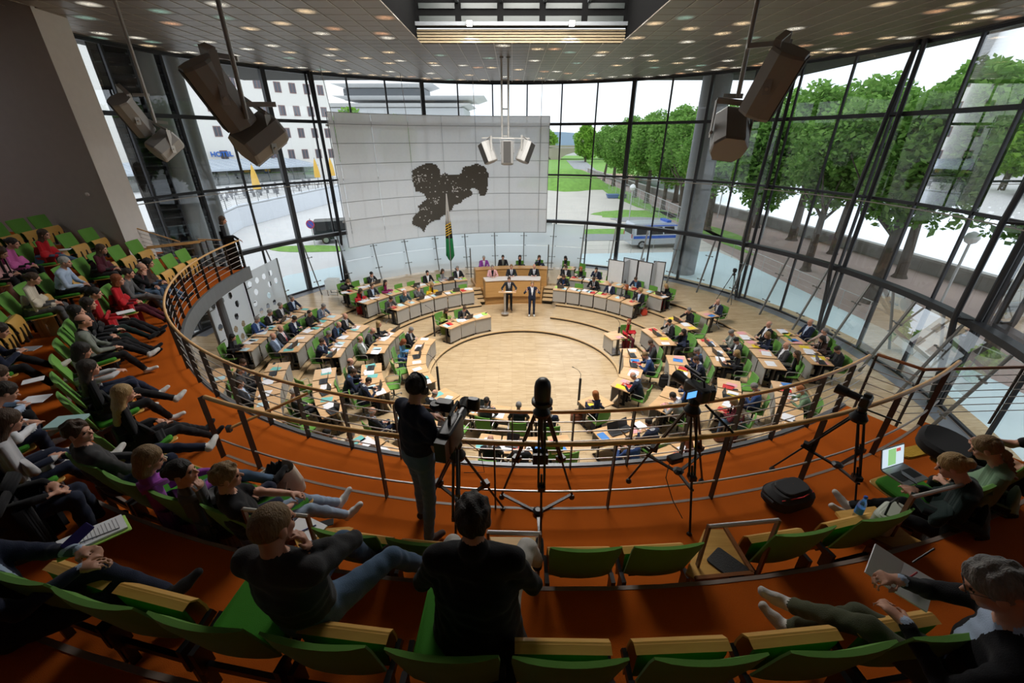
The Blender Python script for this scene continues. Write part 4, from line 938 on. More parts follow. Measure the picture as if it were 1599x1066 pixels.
# podium people
def podp(hx, hy, z, pose, hs, hc, top, shirt, tie, wh): person(hx, hy, z, pose, hs, hc, top, 'dark', shirt, tie, where=wh)
for k, a in enumerate([(755.5, 402.5, 'sit', 'short', 'lightgrey', 'purple', 'white', None), (785.3, 401.5, 'sit', 'short', 'black', 'dark', 'greygreen', None), (811.8, 401.8, 'sit', 'bob', 'dark', 'black', 'cream', None), (842, 402, 'chin', 'bob', 'brown', 'navy', 'paleblue', None)]):
    podp(a[0], a[1], .80, *a[2:], 'in back podium row, %s from left' % ORD[k])
for k, a in enumerate([(768.8, 417.2, 'sit', 'short', 'grey', 'pink', 'black', None), (798.5, 416.2, 'sit', 'short', 'sandy', 'dark', 'white', 'navy'), (834.2, 415.7, 'sit', 'bald', 'grey', 'dark', 'white', 'grey')]):
    podp(a[0], a[1], .64, *a[2:], 'in front podium row, %s from left' % ORD[k])
# standing speaker at the lectern and the interpreter
sp = body('person_body', .015, hz=.97, standing=True, lean=3, head=(6, 0, 0), hl=(-.30, .36, 1.16), hr=(.34, .36, 1.16))
c = at(795, 484, .12)
place(sp, 'person', 'standing dark-haired person in dark suit speaking at the slim lectern', c, PI+R(4), 'dark', 'dark', 'white', 'grey', 'black', 'short', 'brown', hres=.014)
it = body('person_body', .015, hz=.97, standing=True, lean=0, head=(2, 0, 0), hl=(-.24, .22, 1.30), hr=(.26, .26, 1.36), hdl=((.1, .2, 1), (0, 1, 0), .3), hdr=((-.1, .2, 1), (0, 1, 0), .3), pl=(-.7, -.2, -.9), pr=(.7, -.2, -.9))
place(it, 'person', 'standing sign interpreter in navy suit and white shoes beside the lectern', at(830, 493, .12), PI, 'navy', 'navy', 'white', None, 'white_shoe', 'short', 'sandy', hres=.014)
t = thing('lectern', 'slim steel lectern with small wooden top before the podium', 'lectern', at(788.5, 489, .12))
b = MB(); b.lathe([(.19, 0), (.19, .015), (.03, .03)], 20); b.build('base', M_STEEL, t)
b = MB(); b.box((0, 0, .55), (.10, .05, 1.06)); b.build('post', M_STEEL, t)
b = MB(); b.rbox((.12, .05, 1.09), (.85, .36, .03), .02, Matrix.Rotation(R(-8), 4, 'X')); b.build('top', M_DESK, t)
b = MB(); b.box((.18, .05, 1.115), (.3, .21, .006), 0, Matrix.Translation((0, 0, 0)) @ Matrix.Rotation(R(-8), 4, 'X')); tag(b.build('document', M_WHITE), 'speech papers lying on the slim lectern', 'papers').location = at(788.5, 489, .12)
# usher on the gallery end
us = body('person_body', .012, hz=.90, standing=True, fem=True, lean=0, head=(12, -10, 0), hl=(-.22, .05, .78), hr=(.24, .40, .95), arm='long')
up_ = at(366, 419, 4.0)
place(us, 'person', 'standing usher in black suit and white scarf leaning on the left gallery rail', up_, R(-62), 'black', 'black', 'white', None, 'black', 'bob', 'brown', hres=.011)
# ------------------------------------------------------------------ papers, laptops and phones on the desks
M_SCREEN = mat('laptop_body', (.06, .062, .068), .4, .4); M_SILV = mat('laptop_silver', (.42, .43, .45), .35, .8)
PAP = {'white': (.78, .79, .83), 'pale blue': (.50, .72, .80), 'teal': (.16, .50, .48), 'red': (.55, .03, .03), 'pink': (.75, .36, .38), 'yellow': (.82, .62, .03), 'blue': (.05, .22, .60), 'lime': (.40, .65, .12), 'dark': (.03, .03, .035), 'orange': (.75, .2, .05)}
PM = {k: mat('paper_'+k.replace(' ', '_'), v, .7) for k, v in PAP.items()}
def sheet(w, h, n=1):
    b = MB()
    for i in range(n): b.box((random.uniform(-.03, .03)*(i > 0)+.11*i*(n > 1)-.05*(n > 1), random.uniform(-.04, .04)*(i > 0), .003+.004*i), (w, h, .004), random.uniform(-.25, .25)*(i > 0))
    return b
SH = [sheet(.21, .297).mesh('sheet'), sheet(.21, .297, 2).mesh('sheets'), sheet(.21, .297, 3).mesh('sheets'), sheet(.24, .32, 1).mesh('folder')]
for m in SH: m.materials.append(PM['white'])
def laptop(label, col=None):
    t = thing('laptop', label, 'laptop')
    b = MB(); b.rbox((0, 0, .01), (.33, .23, .016), .015); b.build('base', col or M_SCREEN, t)
    b = MB(); b.rbox((0, -.01, .0195), (.28, .11, .003), .005); b.build('keyboard', M_BLACK, t)
    b = MB(); b.rbox((0, .165, .115), (.33, .012, .22), .004, None); 
    b = MB(); b.rbox((0, 0, 0), (.33, .22, .01), .012, Matrix.Translation((0, .15, .118)) @ Matrix.Rotation(R(72), 4, 'X')); b.build('screen_lid', col or M_SCREEN, t)
    return t
LAP = [None]
random.seed(5)
for d in DESKS:
    cols = ['white', 'white', 'pale blue', 'teal', 'white'] if d['side'] == 'L' else ['white', 'white', 'pink', 'red', 'yellow', 'blue']
    if d['block'].endswith(('bench', 'podium')): cols = ['white', 'white', 'pale blue', 'red', 'lime']
    used = []
    n = random.choice([1, 2, 2, 3]); slots = [-.62, -.05, .55]; random.shuffle(slots)
    for k in range(n):
        c = random.choice(cols)
        if c in used: continue
        used.append(c)
        o = link('paper_sheets', SH[random.choice([0, 1, 2] if c == 'white' else [0, 3])]); o.material_slots[0].link = 'OBJECT'; o.material_slots[0].material = PM[c]
        da = slots[k]*d['half']/d['r']; p = ring(d['r']+random.uniform(-.06, .12), d['a']+math.degrees(da), d['z']+.001)
        o.location = p; o.rotation_euler = (0, 0, R(d['a']+90)+random.uniform(-.3, .3))
        tag(o, '%s sheets of paper on %s' % (c, d['ph']), 'papers', 'papers on the desks')
    if random.random() < .34:
        lb = 'open dark laptop on '+d['ph']
        if LAP[0] is None: LAP[0] = laptop(lb); l = LAP[0]
        else: l = copy_tree(LAP[0])
        l['label'] = lb; l['group'] = 'laptops on the desks'; l.location = ring(d['r']+.0, d['a']+math.degrees(slots[-1]*d['half']/d['r']), d['z']+.001+.012); l.rotation_euler = (0, 0, R(d['a']+90)+random.uniform(-.2, .2))
    elif random.random() < .5:
        b = MB(); b.rbox((0, 0, .005), (.075, .15, .009), .01); o = b.build('phone', M_BLACK); o.location = ring(d['r']+.15, d['a']+math.degrees(-.9*d['half']/d['r']), d['z']+.002); o.rotation_euler = (0, 0, random.uniform(0, 3))
        tag(o, 'black phone lying on '+d['ph'], 'phone', 'phones on the desks')
# microphones on floor stands at the arena edge
for k, (x, y, wh) in enumerate([(963, 545, 'right of the arena beside the red-clad person'), (967, 583, 'before the right middle desks'), (903, 632, 'beside the near right laptop desk'), (686, 612, 'near the bald tablet reader at near left'), (679, 525, 'at the short bench left of the arena')]):
    p = at(x, y, .12); t = thing('microphone_stand', 'slim black microphone stand with gooseneck '+wh, 'microphone', p, random.uniform(-1, 1))
    b = MB(); b.box((0, 0, .5), (.07, .04, 1.0)); b.build('post', M_BLACK, t)
    b = MB(); b.tube([(0, 0, 1.0), (0, 0, 1.15), (-.08, 0, 1.3), (-.25, 0, 1.42)], .007, 6); b.build('gooseneck', M_BLACK, t)
    b = MB(); b.tube([(-.25, 0, 1.42), (-.30, 0, 1.44)], .014, 8); b.build('capsule', M_BLACK, t)
# bags on the floor
def bag(name, label, p, size, m, rz=0):
    t = thing(name, label, 'bag', p, rz); x, y, z = size
    b = MB(); b.rbox((0, 0, z*.42), (x, y, z*.84), min(x, y)*.35); b.rbox((0, y*.1, z*.9), (x*.85, y*.7, z*.2), min(x, y)*.3); b.build('body', m, t, smooth=True)
    b = MB(); b.tube([(-x*.25, 0, z*.95), (-x*.2, 0, z*1.25), (x*.2, 0, z*1.25), (x*.25, 0, z*.95)], .012, 6); b.build('handle', m, t)
    b = MB(); b.rbox((0, -y*.52, z*.35), (x*.7, .03, z*.4), .02); b.build('pocket', m, t)
    return t
ML = mat('brown_leather', (.16, .045, .018), .4); MBk = mat('black_fabric', (.012, .012, .014), .8)
bag('briefcase', 'brown leather briefcase on the floor by the near right laptop desk', at(901, 657, .12), (.42, .2, .34), ML)
bag('backpack', 'black backpack leaning on a desk of the second ring at right', at(1035, 603, .24), (.3, .2, .45), MBk)
bag('backpack', 'black backpack leaning against the lower right third ring desk', at(1108, 622, .36), (.32, .2, .45), MBk, .6)
bag('handbag', 'brown handbag lying on the floor below the right railing', at(1125, 686, .36), (.42, .2, .2), ML, .2)
bag('backpack', 'black backpack on the floor in the lower left third ring', at(537, 628, .24), (.3, .22, .45), MBk)
bag('shopping_bag', 'red shopping bag standing at the right end of front bench', at(1005, 492, .36), (.3, .2, .3), mat('red_plastic', (.6, .05, .02), .4), .3)
bag('document_box', 'white box of folders at the end of the right front bench', at(998, 489, .36), (.4, .28, .34), mat('white_card', (.6, .6, .58), .7), .3)
bag('shopping_bag', 'dark red bag beside the rear right bench end', at(1033, 482, .48), (.2, .25, .4), mat('dark_red_plastic', (.4, .02, .03), .5), .3)
# trolley / ballot box, booths, stanchions
t = thing('acrylic_ballot_box', 'clear acrylic box on a wheeled frame at the far left bench', 'box', at(523, 461, .6))
b = MB(); b.box((0, 0, .62), (.6, .5, .5)); b.build('clear_box', M_FROST, t)
b = MB(); [b.bar((sx*.25, sy*.2, .05), (sx*.25, sy*.2, .38), .03) for sx in (-1, 1) for sy in (-1, 1)]; b.bar((-.25, -.2, .1), (.25, -.2, .1), .03); b.bar((-.25, .2, .1), (.25, .2, .1), .03); b.build('frame', M_STEEL, t)
for k, (xa, xb) in enumerate([((946, 455), (969, 460)), ((969, 452), (990, 457)), ((991, 458), (1012, 463)), ((1014, 459), (1031, 461))]):
    pa_, pb_ = at(*xa, .6), at(*xb, .6); t = thing('booth_partition', 'white voting booth panel in black frame behind right bench, %s from left' % ORD[k], 'partition')
    h = 1.75; b = MB(); u = (pb_-pa_).normalized(); n = Vector((-u.y, u.x, 0)); b.hex8([pa_, pb_, pb_+n*.02, pa_+n*.02], [q+Vector((0, 0, h)) for q in (pa_, pb_, pb_+n*.02, pa_+n*.02)]); b.build('panel', mat('white_panel', (.62, .64, .66), .5), t)
    b = MB(); b.hex8([pb_, pb_+n*.7, pb_+n*.7+u*.02, pb_+u*.02], [q+Vector((0, 0, h)) for q in (pb_, pb_+n*.7, pb_+n*.7+u*.02, pb_+u*.02)]); b.build('side_panel', mat('white_panel', (.62, .64, .66), .5), t)
    for q in (pa_, pb_): b = MB(); b.bar(q-n*.02, q-n*.02+Vector((0, 0, h+.02)), .035); b.build('post', M_BRONZE, t)
    b = MB(); b.bar(pa_+Vector((0, 0, h)), pb_+Vector((0, 0, h)), .03); b.build('top_rail', M_BRONZE, t)
for k, (x, y) in enumerate([(736, 434), (855, 427)]):
    t = thing('spider_column', 'short steel post with cross fittings %s of the podium' % ['left', 'right'][k], 'post', at(x, y, .6))
    b = MB(); b.tube([(0, 0, 0), (0, 0, 1.75)], .035, 8); b.build('post', M_FIN, t)
    for z in (.25, .65): b = MB(); b.bar((-.32, 0, z), (.32, 0, z), .03); b.build('arm', M_FIN, t)
# ================================================================== gallery seats
def make_seat(folded, console=False):
    t = thing('gallery_seat', 'seat', 'seat')
    # backrest: padded shell, wider at the top, slightly curved
    def pad(w0, w1, z0, z1, y0, y1, th, seg=6, bow=.03, rnd=.06):
        vs = []; fs = []; nx = 8
        for side in (0, 1):
            for i in range(seg+1):
                f = i/seg; z = z0+(z1-z0)*f; y = y0+(y1-y0)*f; w = w0+(w1-w0)*f
                if f > .85: w -= rnd*.35*((f-.85)/.15)**2
                for j in range(nx+1):
                    g = j/nx*2-1; e = (1-abs(g)**6)*(1 if 0 < i < seg else .35)
                    vs.append((g*w/2, y+bow*g*g+(th/2*e+.006)*(1 if side == 0 else -1), z))
        n = (seg+1)*(nx+1)
        for o in (0, n):
            for i in range(seg):
                for j in range(nx): a = o+i*(nx+1)+j; fs.append((a, a+1, a+nx+2, a+nx+1))
        for i in range(seg): a = i*(nx+1); fs += [(a, a+nx+1, a+nx+1+n, a+n), (a+nx, a+nx+n, a+2*nx+1+n, a+2*nx+1)]
        for j in range(nx): fs += [(j, j+n, j+1+n, j+1), (seg*(nx+1)+j, seg*(nx+1)+j+1, seg*(nx+1)+j+1+n, seg*(nx+1)+j+n)]
        return MB().add(vs, fs)
    pad(.50, .56, .40, .90, -.19, -.33, .05).build('backrest', M_GREEN, t, smooth=True)
    if folded:
        pad(.46, .49, .30, .585, -.075, -.11, .05, bow=-.01).build('seat_cushion', M_GREENB, t, smooth=True)
        b = MB(); pr = [(-.035, .20), (-.02, .34), (-.025, .47), (-.045, .56), (-.085, .60), (-.13, .59)]
        vs = [(x, y+d, z) for d in (0, .014) for y, z in pr for x in (-.26, .26)]; n = 12; fs = []
        for o in (0, n):
            for i in range(5): fs.append((o+2*i, o+2*i+1, o+2*i+3, o+2*i+2))
        for i in range(5): fs += [(2*i, 2*i+2, 2*i+2+n, 2*i+n), (2*i+1, 2*i+1+n, 2*i+3+n, 2*i+3)]
        fs += [(0, n, n+1, 1), (10, 11, 11+n, 10+n)]
        b.add(vs, fs); b.build('seat_shell', M_YWOOD, t, smooth=True)
        for x in (-.1, .1): b = MB(); b.hex8([(x-.03, -.02, .14), (x+.03, -.02, .14), (x+.03, .02, .14), (x-.03, .02, .14)], [(x-.012, -.012, .44), (x+.012, -.012, .44), (x+.012, .008, .44), (x-.012, .008, .44)]); b.build('hinge_arm', M_BLACK, t)
    else:
        b = MB(); b.rbox((0, .08, .44), (.48, .46, .06), .06, Matrix.Rotation(R(5), 4, 'X')); b.build('seat_cushion', M_GREENB, t, smooth=True)
        b = MB(); b.rbox((0, .10, .405), (.50, .50, .016), .05, Matrix.Rotation(R(5), 4, 'X')); b.build('seat_shell', M_YWOOD, t)
    for s in (-1, 1):
        b = MB(); b.box((s*.27, -.20, .30), (.035, .09, .20)); b.bar((s*.27, -.16, .36), (s*.27, .0, .40), .03, .05); b.bar((s*.27, -.20, 0.0), (s*.27, -.20, .25), .03, .05); b.build('bracket', M_BLACK, t)
    b = MB(); b.box((0, -.20, .22), (.52, .03, .05)); b.build('cross_beam', M_BLACK, t)
    return t
M_GREENB = mat('green_cushion', (.05, .235, .022), .8, bump=.2, bscale=250, var=.05, spec=.2)
SEATF = make_seat(True); SEATO = make_seat(False); su = {True: False, False: False}
def seat(r, a, z, folded, label):
    src = SEATF if folded else SEATO
    s = copy_tree(src) if su[folded] else src; su[folded] = True
    s.location = ring(r, a, z); s.rotation_euler = (0, 0, R(a+90)); s['label'] = label; s['group'] = 'green seats of the gallery'
    return s
# front block, first row: (pixel x, y of the back top, folded)
G = {}
def seatpx(x, y, z, r, folded, label):
    a = pol(at(x, y, z+.9))[1]; seat(r, a, z, folded, label); return a
front1 = [(88, 737, 0), (156, 766, 0), (235, 790, 0), (332, 815, 0), (535, 832, 1), (656, 842, 1), (914, 845, 1), (1042, 842, 1), (1252, 820, 1), (1384, 800, 1), (1545, 762, 0), (1655, 720, 0)]
whr = ['leftmost, behind brown-haired youth', 'second from left, behind reader in purple', 'third from left, behind turning person', 'fourth from left, behind blond youth in black', 'right of the notebook table', 'left of the black-coated person', 'right of the black-coated person', 'left of the table with tablet', 'right of the table with tablet', 'with beige bag behind it', 'under the person with braid', 'rightmost under person in dark coat']
for (x, y, f), w in zip(front1, whr): seatpx(x, y, 4.25, 11.20, bool(f), 'green tip-up seat of front row, '+w)
row2 = [(-40, 930, 1, 'far left corner'), (105, 965, 1, 'second from left corner'), (275, 1002, 0, 'under person in charcoal sweater'), (470, 1030, 1, 'right of the charcoal-clad person'), (683, 1046, 0, 'under the person in black coat'), (895, 1062, 1, 'right of the black-coated person'), (1125, 1055, 1, 'centre right, bottom edge'), (1335, 1030, 1, 'left of the grey-haired writer'), (1520, 1000, 1, 'behind the grey-haired writer')]
for x, y, f, w in row2: seatpx(x, y, 4.85, 12.24, bool(f), 'green tip-up seat of second row, '+w)
# small plywood tables between the seats, with inverted-U steel barriers
def table(poly, z, label):
    t = thing('side_table', label, 'table'); P = [at(x, y, z) for x, y in poly]
    b = MB(); b.prism([(p.x, p.y) for p in P], z-.03, z); b.build('table_top', M_YWOOD, t)
    c = sum(P, Vector())/len(P); b = MB(); b.bar((c.x, c.y, z-.4), (c.x, c.y, z-.03), .05); b.build('support', M_BLACK, t)
    for k in (0, 1): b = MB(); b.bar(P[-1-k]*.99+c*.01-Vector((0, 0, .02)), P[(-2-k) % len(P)]-Vector((0, 0, .02)), .03, .09); b.build('edge_board', wood('dark_edge', (.20, .07, .02), (.28, .11, .04)), t)
    return t
table([(1071, 893), (1100, 826), (1132, 826), (1175, 896), (1085, 905)], 4.80, 'plywood side table with black tablet beside steel barrier')
table([(765, 838), (839, 838), (838, 914), (790, 915)], 4.80, 'plywood side table right of the black-coated person')
table([(455, 832), (488, 826), (545, 822), (552, 824), (515, 872), (506, 890), (480, 885)], 4.80, 'plywood side table with notebook beside sweater-clad person')
table([(1305, 798), (1366, 790), (1420, 835), (1450, 850), (1395, 860), (1330, 830)], 4.80, 'plywood side table under beige bag and water bottle')
def barrier(xa, ya, xb, yb, z, h, label):
    t = thing('barrier', label, 'handrail'); A, B = at(xa, ya, z), at(xb, yb, z)
    b = MB(); b.tube([A, B], .017, 8); b.build('top_bar', M_STEEL, t, smooth=True)
    for q in (A, B): b = MB(); b.bar(q-Vector((0, 0, h)), q+Vector((0, 0, .01)), .035, .02, up=(1, 0, 0)); b.build('post', wood('barrier_post', (.12, .06, .035), (.2, .10, .06)), t)
    return t
barrier(762, 831, 843, 833, 5.25, .70, 'steel-topped inverted-U barrier right of the black-coated person')
barrier(1107, 822, 1216, 812, 5.25, .70, 'steel-topped inverted-U barrier over the table with tablet')
barrier(380, 795, 480, 806, 5.25, .70, 'steel-topped inverted-U barrier left of the notebook table')
barrier(1425, 776, 1510, 755, 5.25, .70, 'steel-topped inverted-U barrier beside the laptop user')
# ================================================================== people of the gallery
SEATED = []
def adj(a):
    a = a if a < 0 else a-360
    return (a+137)*.011 if a < -116 else 0
ROWR = {4.0: 10.62, 4.35: 11.68, 4.72: 12.74}
def gperson(pose, hx, hy, zf, label, top, leg, shirt, tie, shoe, hs, hc, res=.012, turn=0, tgt=None, rz=None, fem=None, glasses=False, hz=.50, hres=.009, **kw):
    p = dict(hz=hz, lean=0, head=(4, 0, 0), hl=(-.09, .30, .62), hr=(.09, .32, .62)); p.update(pose); p.update(kw)
    rr_ = p.pop('rr', None); rz0 = rz
    if rr_: # sit on the seat row: solve bearing and lean that bring the head to its place
        best = None; q0 = pol(at(hx, hy, zf+1.15)); a0 = q0[1]
        for L in range(-14, 31, 2):
            la = R(L); fy = .60*math.sin(la)+.05; hz_ = (hz+.60*math.cos(la)+.075)*p.get('sc', 1.); q = at(hx, hy, zf+hz_)
            for k in range(-24, 25):
                a = a0+k*.4; z_ = rz if rz is not None else R(a+90+turn); c = ring(rr_+.02+adj(a), a)+Vector((-math.sin(z_)*fy, math.cos(z_)*fy, 0)); e = math.hypot(c.x-q.x, c.y-q.y)+abs(L-4)*.002
                if best is None or e < best[0]: best = (e, L, a)
        p['lean'] = best[1]; ra_ = best[2]; dl = .40*math.sin(R(best[1]))
        p['hl'] = (p['hl'][0], p['hl'][1]+dl*.6, p['hl'][2])
        if not isinstance(p['hr'], str): p['hr'] = (p['hr'][0], p['hr'][1]+dl*.6, p['hr'][2])
    p.pop('keep', None)
    if isinstance(p['hr'], str): la = R(p['lean']); p['hr'] = (.115, .60*math.sin(la)+.11, hz+.60*math.cos(la)-.11); p['pr'] = (.9, .5, -.9); p['hdr'] = ((-.25, .15, 1), (.6, .6, 0), .8)
    fem = (hs in ('bob', 'long', 'pony', 'bun', 'braid')) if fem is None else fem
    sc = p.pop('sc', 1.)
    b = body('person_body', res, fem=fem, open_jacket=bool(shirt), **p); h = b['hc']*sc; hp = at(hx, hy, zf+h[2])
    tg = Vector((CX, CY)) if tgt is None else tgt
    if rz is None: d = Vector((tg[0]-hp.x, tg[1]-hp.y)); rz = math.atan2(d.y, d.x)-PI/2+R(turn)
    off = Matrix.Rotation(rz, 3, 'Z') @ Vector((h[0], h[1], 0)); root = Vector((hp.x-off.x, hp.y-off.y, zf))
    if rr_: a_ = ra_; root = ring(rr_+.02+adj(a_), a_, zf); rz = R(a_+90+turn) if rz0 is None else rz; SEATED.append((rr_, a_, zf, label))
    o = place(b, 'person', label, root, rz, top, leg, shirt, tie, shoe, hs, hc, hres=hres, glasses=glasses, scale=sc)
    return o, root, rz
CROSS = dict(kl=(-.06, .44, .60), al=(.16, .80, .34), kr=(.13, .45, .48), ar=(.10, .62, .09))
CROSS2 = dict(kr=(.06, .44, .60), ar=(-.16, .80, .34), kl=(-.13, .45, .48), al=(-.10, .62, .09))
STRETCH = dict(kl=(-.10, .46, .46), al=(-.08, .84, .10), kr=(.10, .46, .47), ar=(.12, .80, .10))
LEAN = dict(lean=-8)
left_people = [
 (230, 410, 4.0, dict(**STRETCH, lean=-6), 'person with long dark hair in brown jacket and jeans, left block first row by wall', 'darkbrown', 'jeans', 'black', None, 'black', 'long', 'black'),
 (219, 417, 4.0, dict(lean=4, kl=(-.12, .45, .5), hr='cheek'), 'balding person in burgundy-fronted black jacket and jeans, hand on chin', 'black', 'jeans', 'burgundy', None, 'black', 'bald', 'grey'),
 (200, 426, 4.0, dict(**CROSS2, lean=-4), 'person in light grey sweater and grey trousers with crossed legs', 'grey', 'grey', None, None, 'black', 'short', 'dark'),
 (182, 437, 4.0, dict(**STRETCH, lean=-8), 'red-haired person in red sweater and checked skirt', 'red', 'burgundy', None, None, 'black', 'bob', 'red'),
 (144, 458, 4.0, dict(**STRETCH, lean=-10, head=(14, 0, 0)), 'black-haired person in red blazer with notes on lap', 'red', 'black', 'black', None, 'black', 'bun', 'black'),
 (135, 475, 4.0, dict(**CROSS, lean=-8, head=(10, 0, 0)), 'dark-haired person in black jacket over white top, first row', 'black', 'darkgreen', 'white', None, 'black', 'bob', 'dark'),
 (120, 487, 4.0, dict(**STRETCH, lean=-10), 'dark-haired person in dark jacket behind the vest-wearing person', 'dark', 'black', None, None, 'black', 'bob', 'black'),
 (131, 500, 4.0, dict(**CROSS, lean=-10, head=(4, 0, 0)), 'bearded balding person in black vest over pale green shirt', 'greygreen', 'black', 'black', None, 'white_shoe', 'bald', 'dark'),
 (122, 548, 4.0, dict(lean=-4, head=(24, 0, 0), kl=(-.1, .45, .48), al=(-.1, .7, .1), hl=(-.05, .34, .72), hr=(.05, .34, .72)), 'dark-haired person reading a phone in striped top', 'patterned', 'navy', None, None, 'white_shoe', 'bob', 'black'),
 (136, 575, 4.0, dict(**CROSS, lean=-14, head=(10, 0, 0)), 'long dark-haired person in black with white sneakers and crossed legs', 'black', 'black', None, None, 'white_shoe', 'long', 'dark'),
 (187, 615, 4.0, dict(**STRETCH, lean=-16, head=(14, 0, 0)), 'person with long blond hair in all black reclining by the aisle', 'black', 'black', None, None, 'black', 'long', 'blond'),
 (158, 388, 4.35, dict(lean=-6), 'long-haired person in dark burgundy sweater, second row by the stairs', 'burgundy', 'darkgrey', None, None, 'black', 'long', 'brown'),
 (100, 408, 4.35, dict(lean=-8), 'white-haired person with glasses in pale blue shirt and dark trousers', 'paleblue', 'dark', None, None, 'black', 'short', 'lightgrey'),
 (50, 434, 4.35, dict(lean=-8, head=(12, 0, 0)), 'young person with tied hair in cream blouse and grey trousers', 'cream', 'grey', None, None, 'black', 'bun', 'brown'),
 (3, 512, 4.35, dict(**CROSS, lean=-6, head=(20, 0, 0), hl=(-.08, .34, .7), hr=(.08, .34, .7)), 'person in navy suit holding a tablet at the left edge', 'navy', 'black', 'white', None, 'offwhite', 'short', 'dark'),
 (-6, 580, 4.35, dict(lean=-8, head=(20, 0, 0)), 'person in pale striped shirt holding a green booklet', 'paleblue', 'black', None, None, 'white_shoe', 'short', 'brown'),
 (2, 610, 4.35, dict(lean=-8, head=(20, 0, 0), turn=0), 'person in white shirt with writing pad on lap', 'white', 'navy', None, None, 'white_shoe', 'short', 'dark'),
 (8, 655, 4.35, dict(**CROSS, lean=-4, head=(16, 0, 0)), 'long brown-haired person in white flowered blouse and jeans', 'patterned', 'navy', None, None, 'white_shoe', 'long', 'brown'),
 (68, 365, 4.72, dict(lean=-6, **CROSS2), 'long brown-haired person in red sweater with papers on lap', 'red', 'jeans', None, None, 'black', 'long', 'brown'),
 (18, 378, 4.72, dict(lean=-4, head=(14, 0, 0)), 'dark-haired person in bright pink jacket', 'brightpink', 'black', None, None, 'black', 'bun', 'dark'),
 (2, 392, 4.72, dict(lean=-4, head=(20, 0, 0)), 'person in pale pink blazer at the left edge', 'pink', 'black', 'black', None, 'black', 'bob', 'brown'),
]
for (x, y, z, ps, lab, *rest_) in left_people:
    ps = dict(ps); ps['rr'] = ROWR[z]; tn = ps.pop('turn', 0); gperson(ps, x, y, z, lab, *rest_[:7], turn=tn, res=.0125)
# left block rows: an opened seat under every sitter, tipped-up seats between them
NUM = ORD+['seventeenth', 'eighteenth', 'nineteenth', 'twentieth', 'twenty-first', 'twenty-second', 'twenty-third', 'twenty-fourth']
for rw, (r, z) in enumerate([(10.62, 4.0), (11.68, 4.35), (12.74, 4.72), (13.8, 5.1)]):
    lim = -173.5 if rw == 0 else -172.4; hi_ = -118.2; pitch = math.degrees(.62/r); rowmax = 2.5
    oc = sorted([a if a < 0 else a-360 for (q, a, zz, l) in SEATED if abs(q-r) < .01]); A = [(a, 0) for a in oc]
    mk = [lim-pitch/2]+oc+[hi_+pitch/2]
    for u, v in zip(mk[:-1], mk[1:]):
        gap = v-u; lo_e = .5 if u == mk[0] else 1; hi_e = .5 if v == mk[-1] else 1; n = int(round(gap/pitch-lo_e-hi_e+1)) if gap > pitch*(lo_e+hi_e)*.98 else 0
        for k in range(n): A.append((u+pitch*lo_e+(gap-pitch*(lo_e+hi_e))*(k/(n-1) if n > 1 else .5), 1))
    A.sort()
    for k, (a, f) in enumerate(A): seat(r+adj(a), a, z, bool(f), 'green seat, left block %s row, %s from the wall' % (ORD[rw], NUM[k]))
# front block first row
gperson(dict(rr=11.34, head=(0, -52, 0)), 128, 676, 4.25, 'brown-haired youth in dark grey shirt looking right', 'darkgrey', 'navy', None, None, 'white_shoe', 'tousled', 'brown', res=.010, hres=.007, fem=False, rz=R(-28), kl=(-.10, .44, .56), al=(.12, .8, .4))
_, r1, z1 = gperson(dict(rr=11.34, head=(26, -14, 0), hl=(-.06, .36, .72), hr=(.10, .36, .72), **CROSS), 212, 722, 4.25, 'grey-blond person in purple sweater reading an open book', 'purple', 'jeans', None, None, 'black', 'bob', 'sandy', res=.010, hres=.007, rz=R(-38))
gperson(dict(rr=11.34, head=(0, -30, 0), hr='cheek'), 272, 745, 4.25, 'dark-haired person in grey shirt turning to the right with phone at chin', 'grey', 'navy', None, None, 'black', 'bun', 'black', res=.009, hres=.007, rz=R(-48))
gperson(dict(rr=11.34, head=(6, -14, 0), hl=(-.02, .40, .66), **{k: v for k, v in STRETCH.items()}), 346, 745, 4.25, 'blond short-haired person in black shirt with cropped pale jeans', 'black', 'palejeans', None, None, 'white_shoe', 'tousled', 'sandy', res=.010, hres=.007, rz=R(-42), arm='short')
# second row: two large backs
_, rc, _ = gperson(dict(rr=12.1, sc=1.09, head=(2, 0, 0), kl=(-.22, .44, .46), kr=(.28, .44, .47), ar=(.34, .60, .09), hl=(-.14, .24, .64), hr=(.14, .24, .64), coat=.26, fat=.26), 745, 812, 4.85, 'dark-haired person in black coat sitting with back to the room', 'black', 'offwhite', None, None, 'black', 'tousled', 'dark', res=.009, hres=.006, fem=False, rz=R(-2))
gperson(dict(rr=12.18, sc=1.09, head=(10, -14, 0), hr='cheek', kr=(.30, .36, .47), ar=(.46, .56, .16), kl=(-.05, .45, .47), al=(0, .6, .09), fat=.10, toes=(.6, .8, .1)), 423, 828, 4.85, 'person with cropped sandy hair in charcoal sweater and jeans, hand at cheek', 'darkgrey', 'jeans', None, None, 'darkbrown', 'crop', 'sandy', res=.009, hres=.006, fem=False, rz=R(-10))
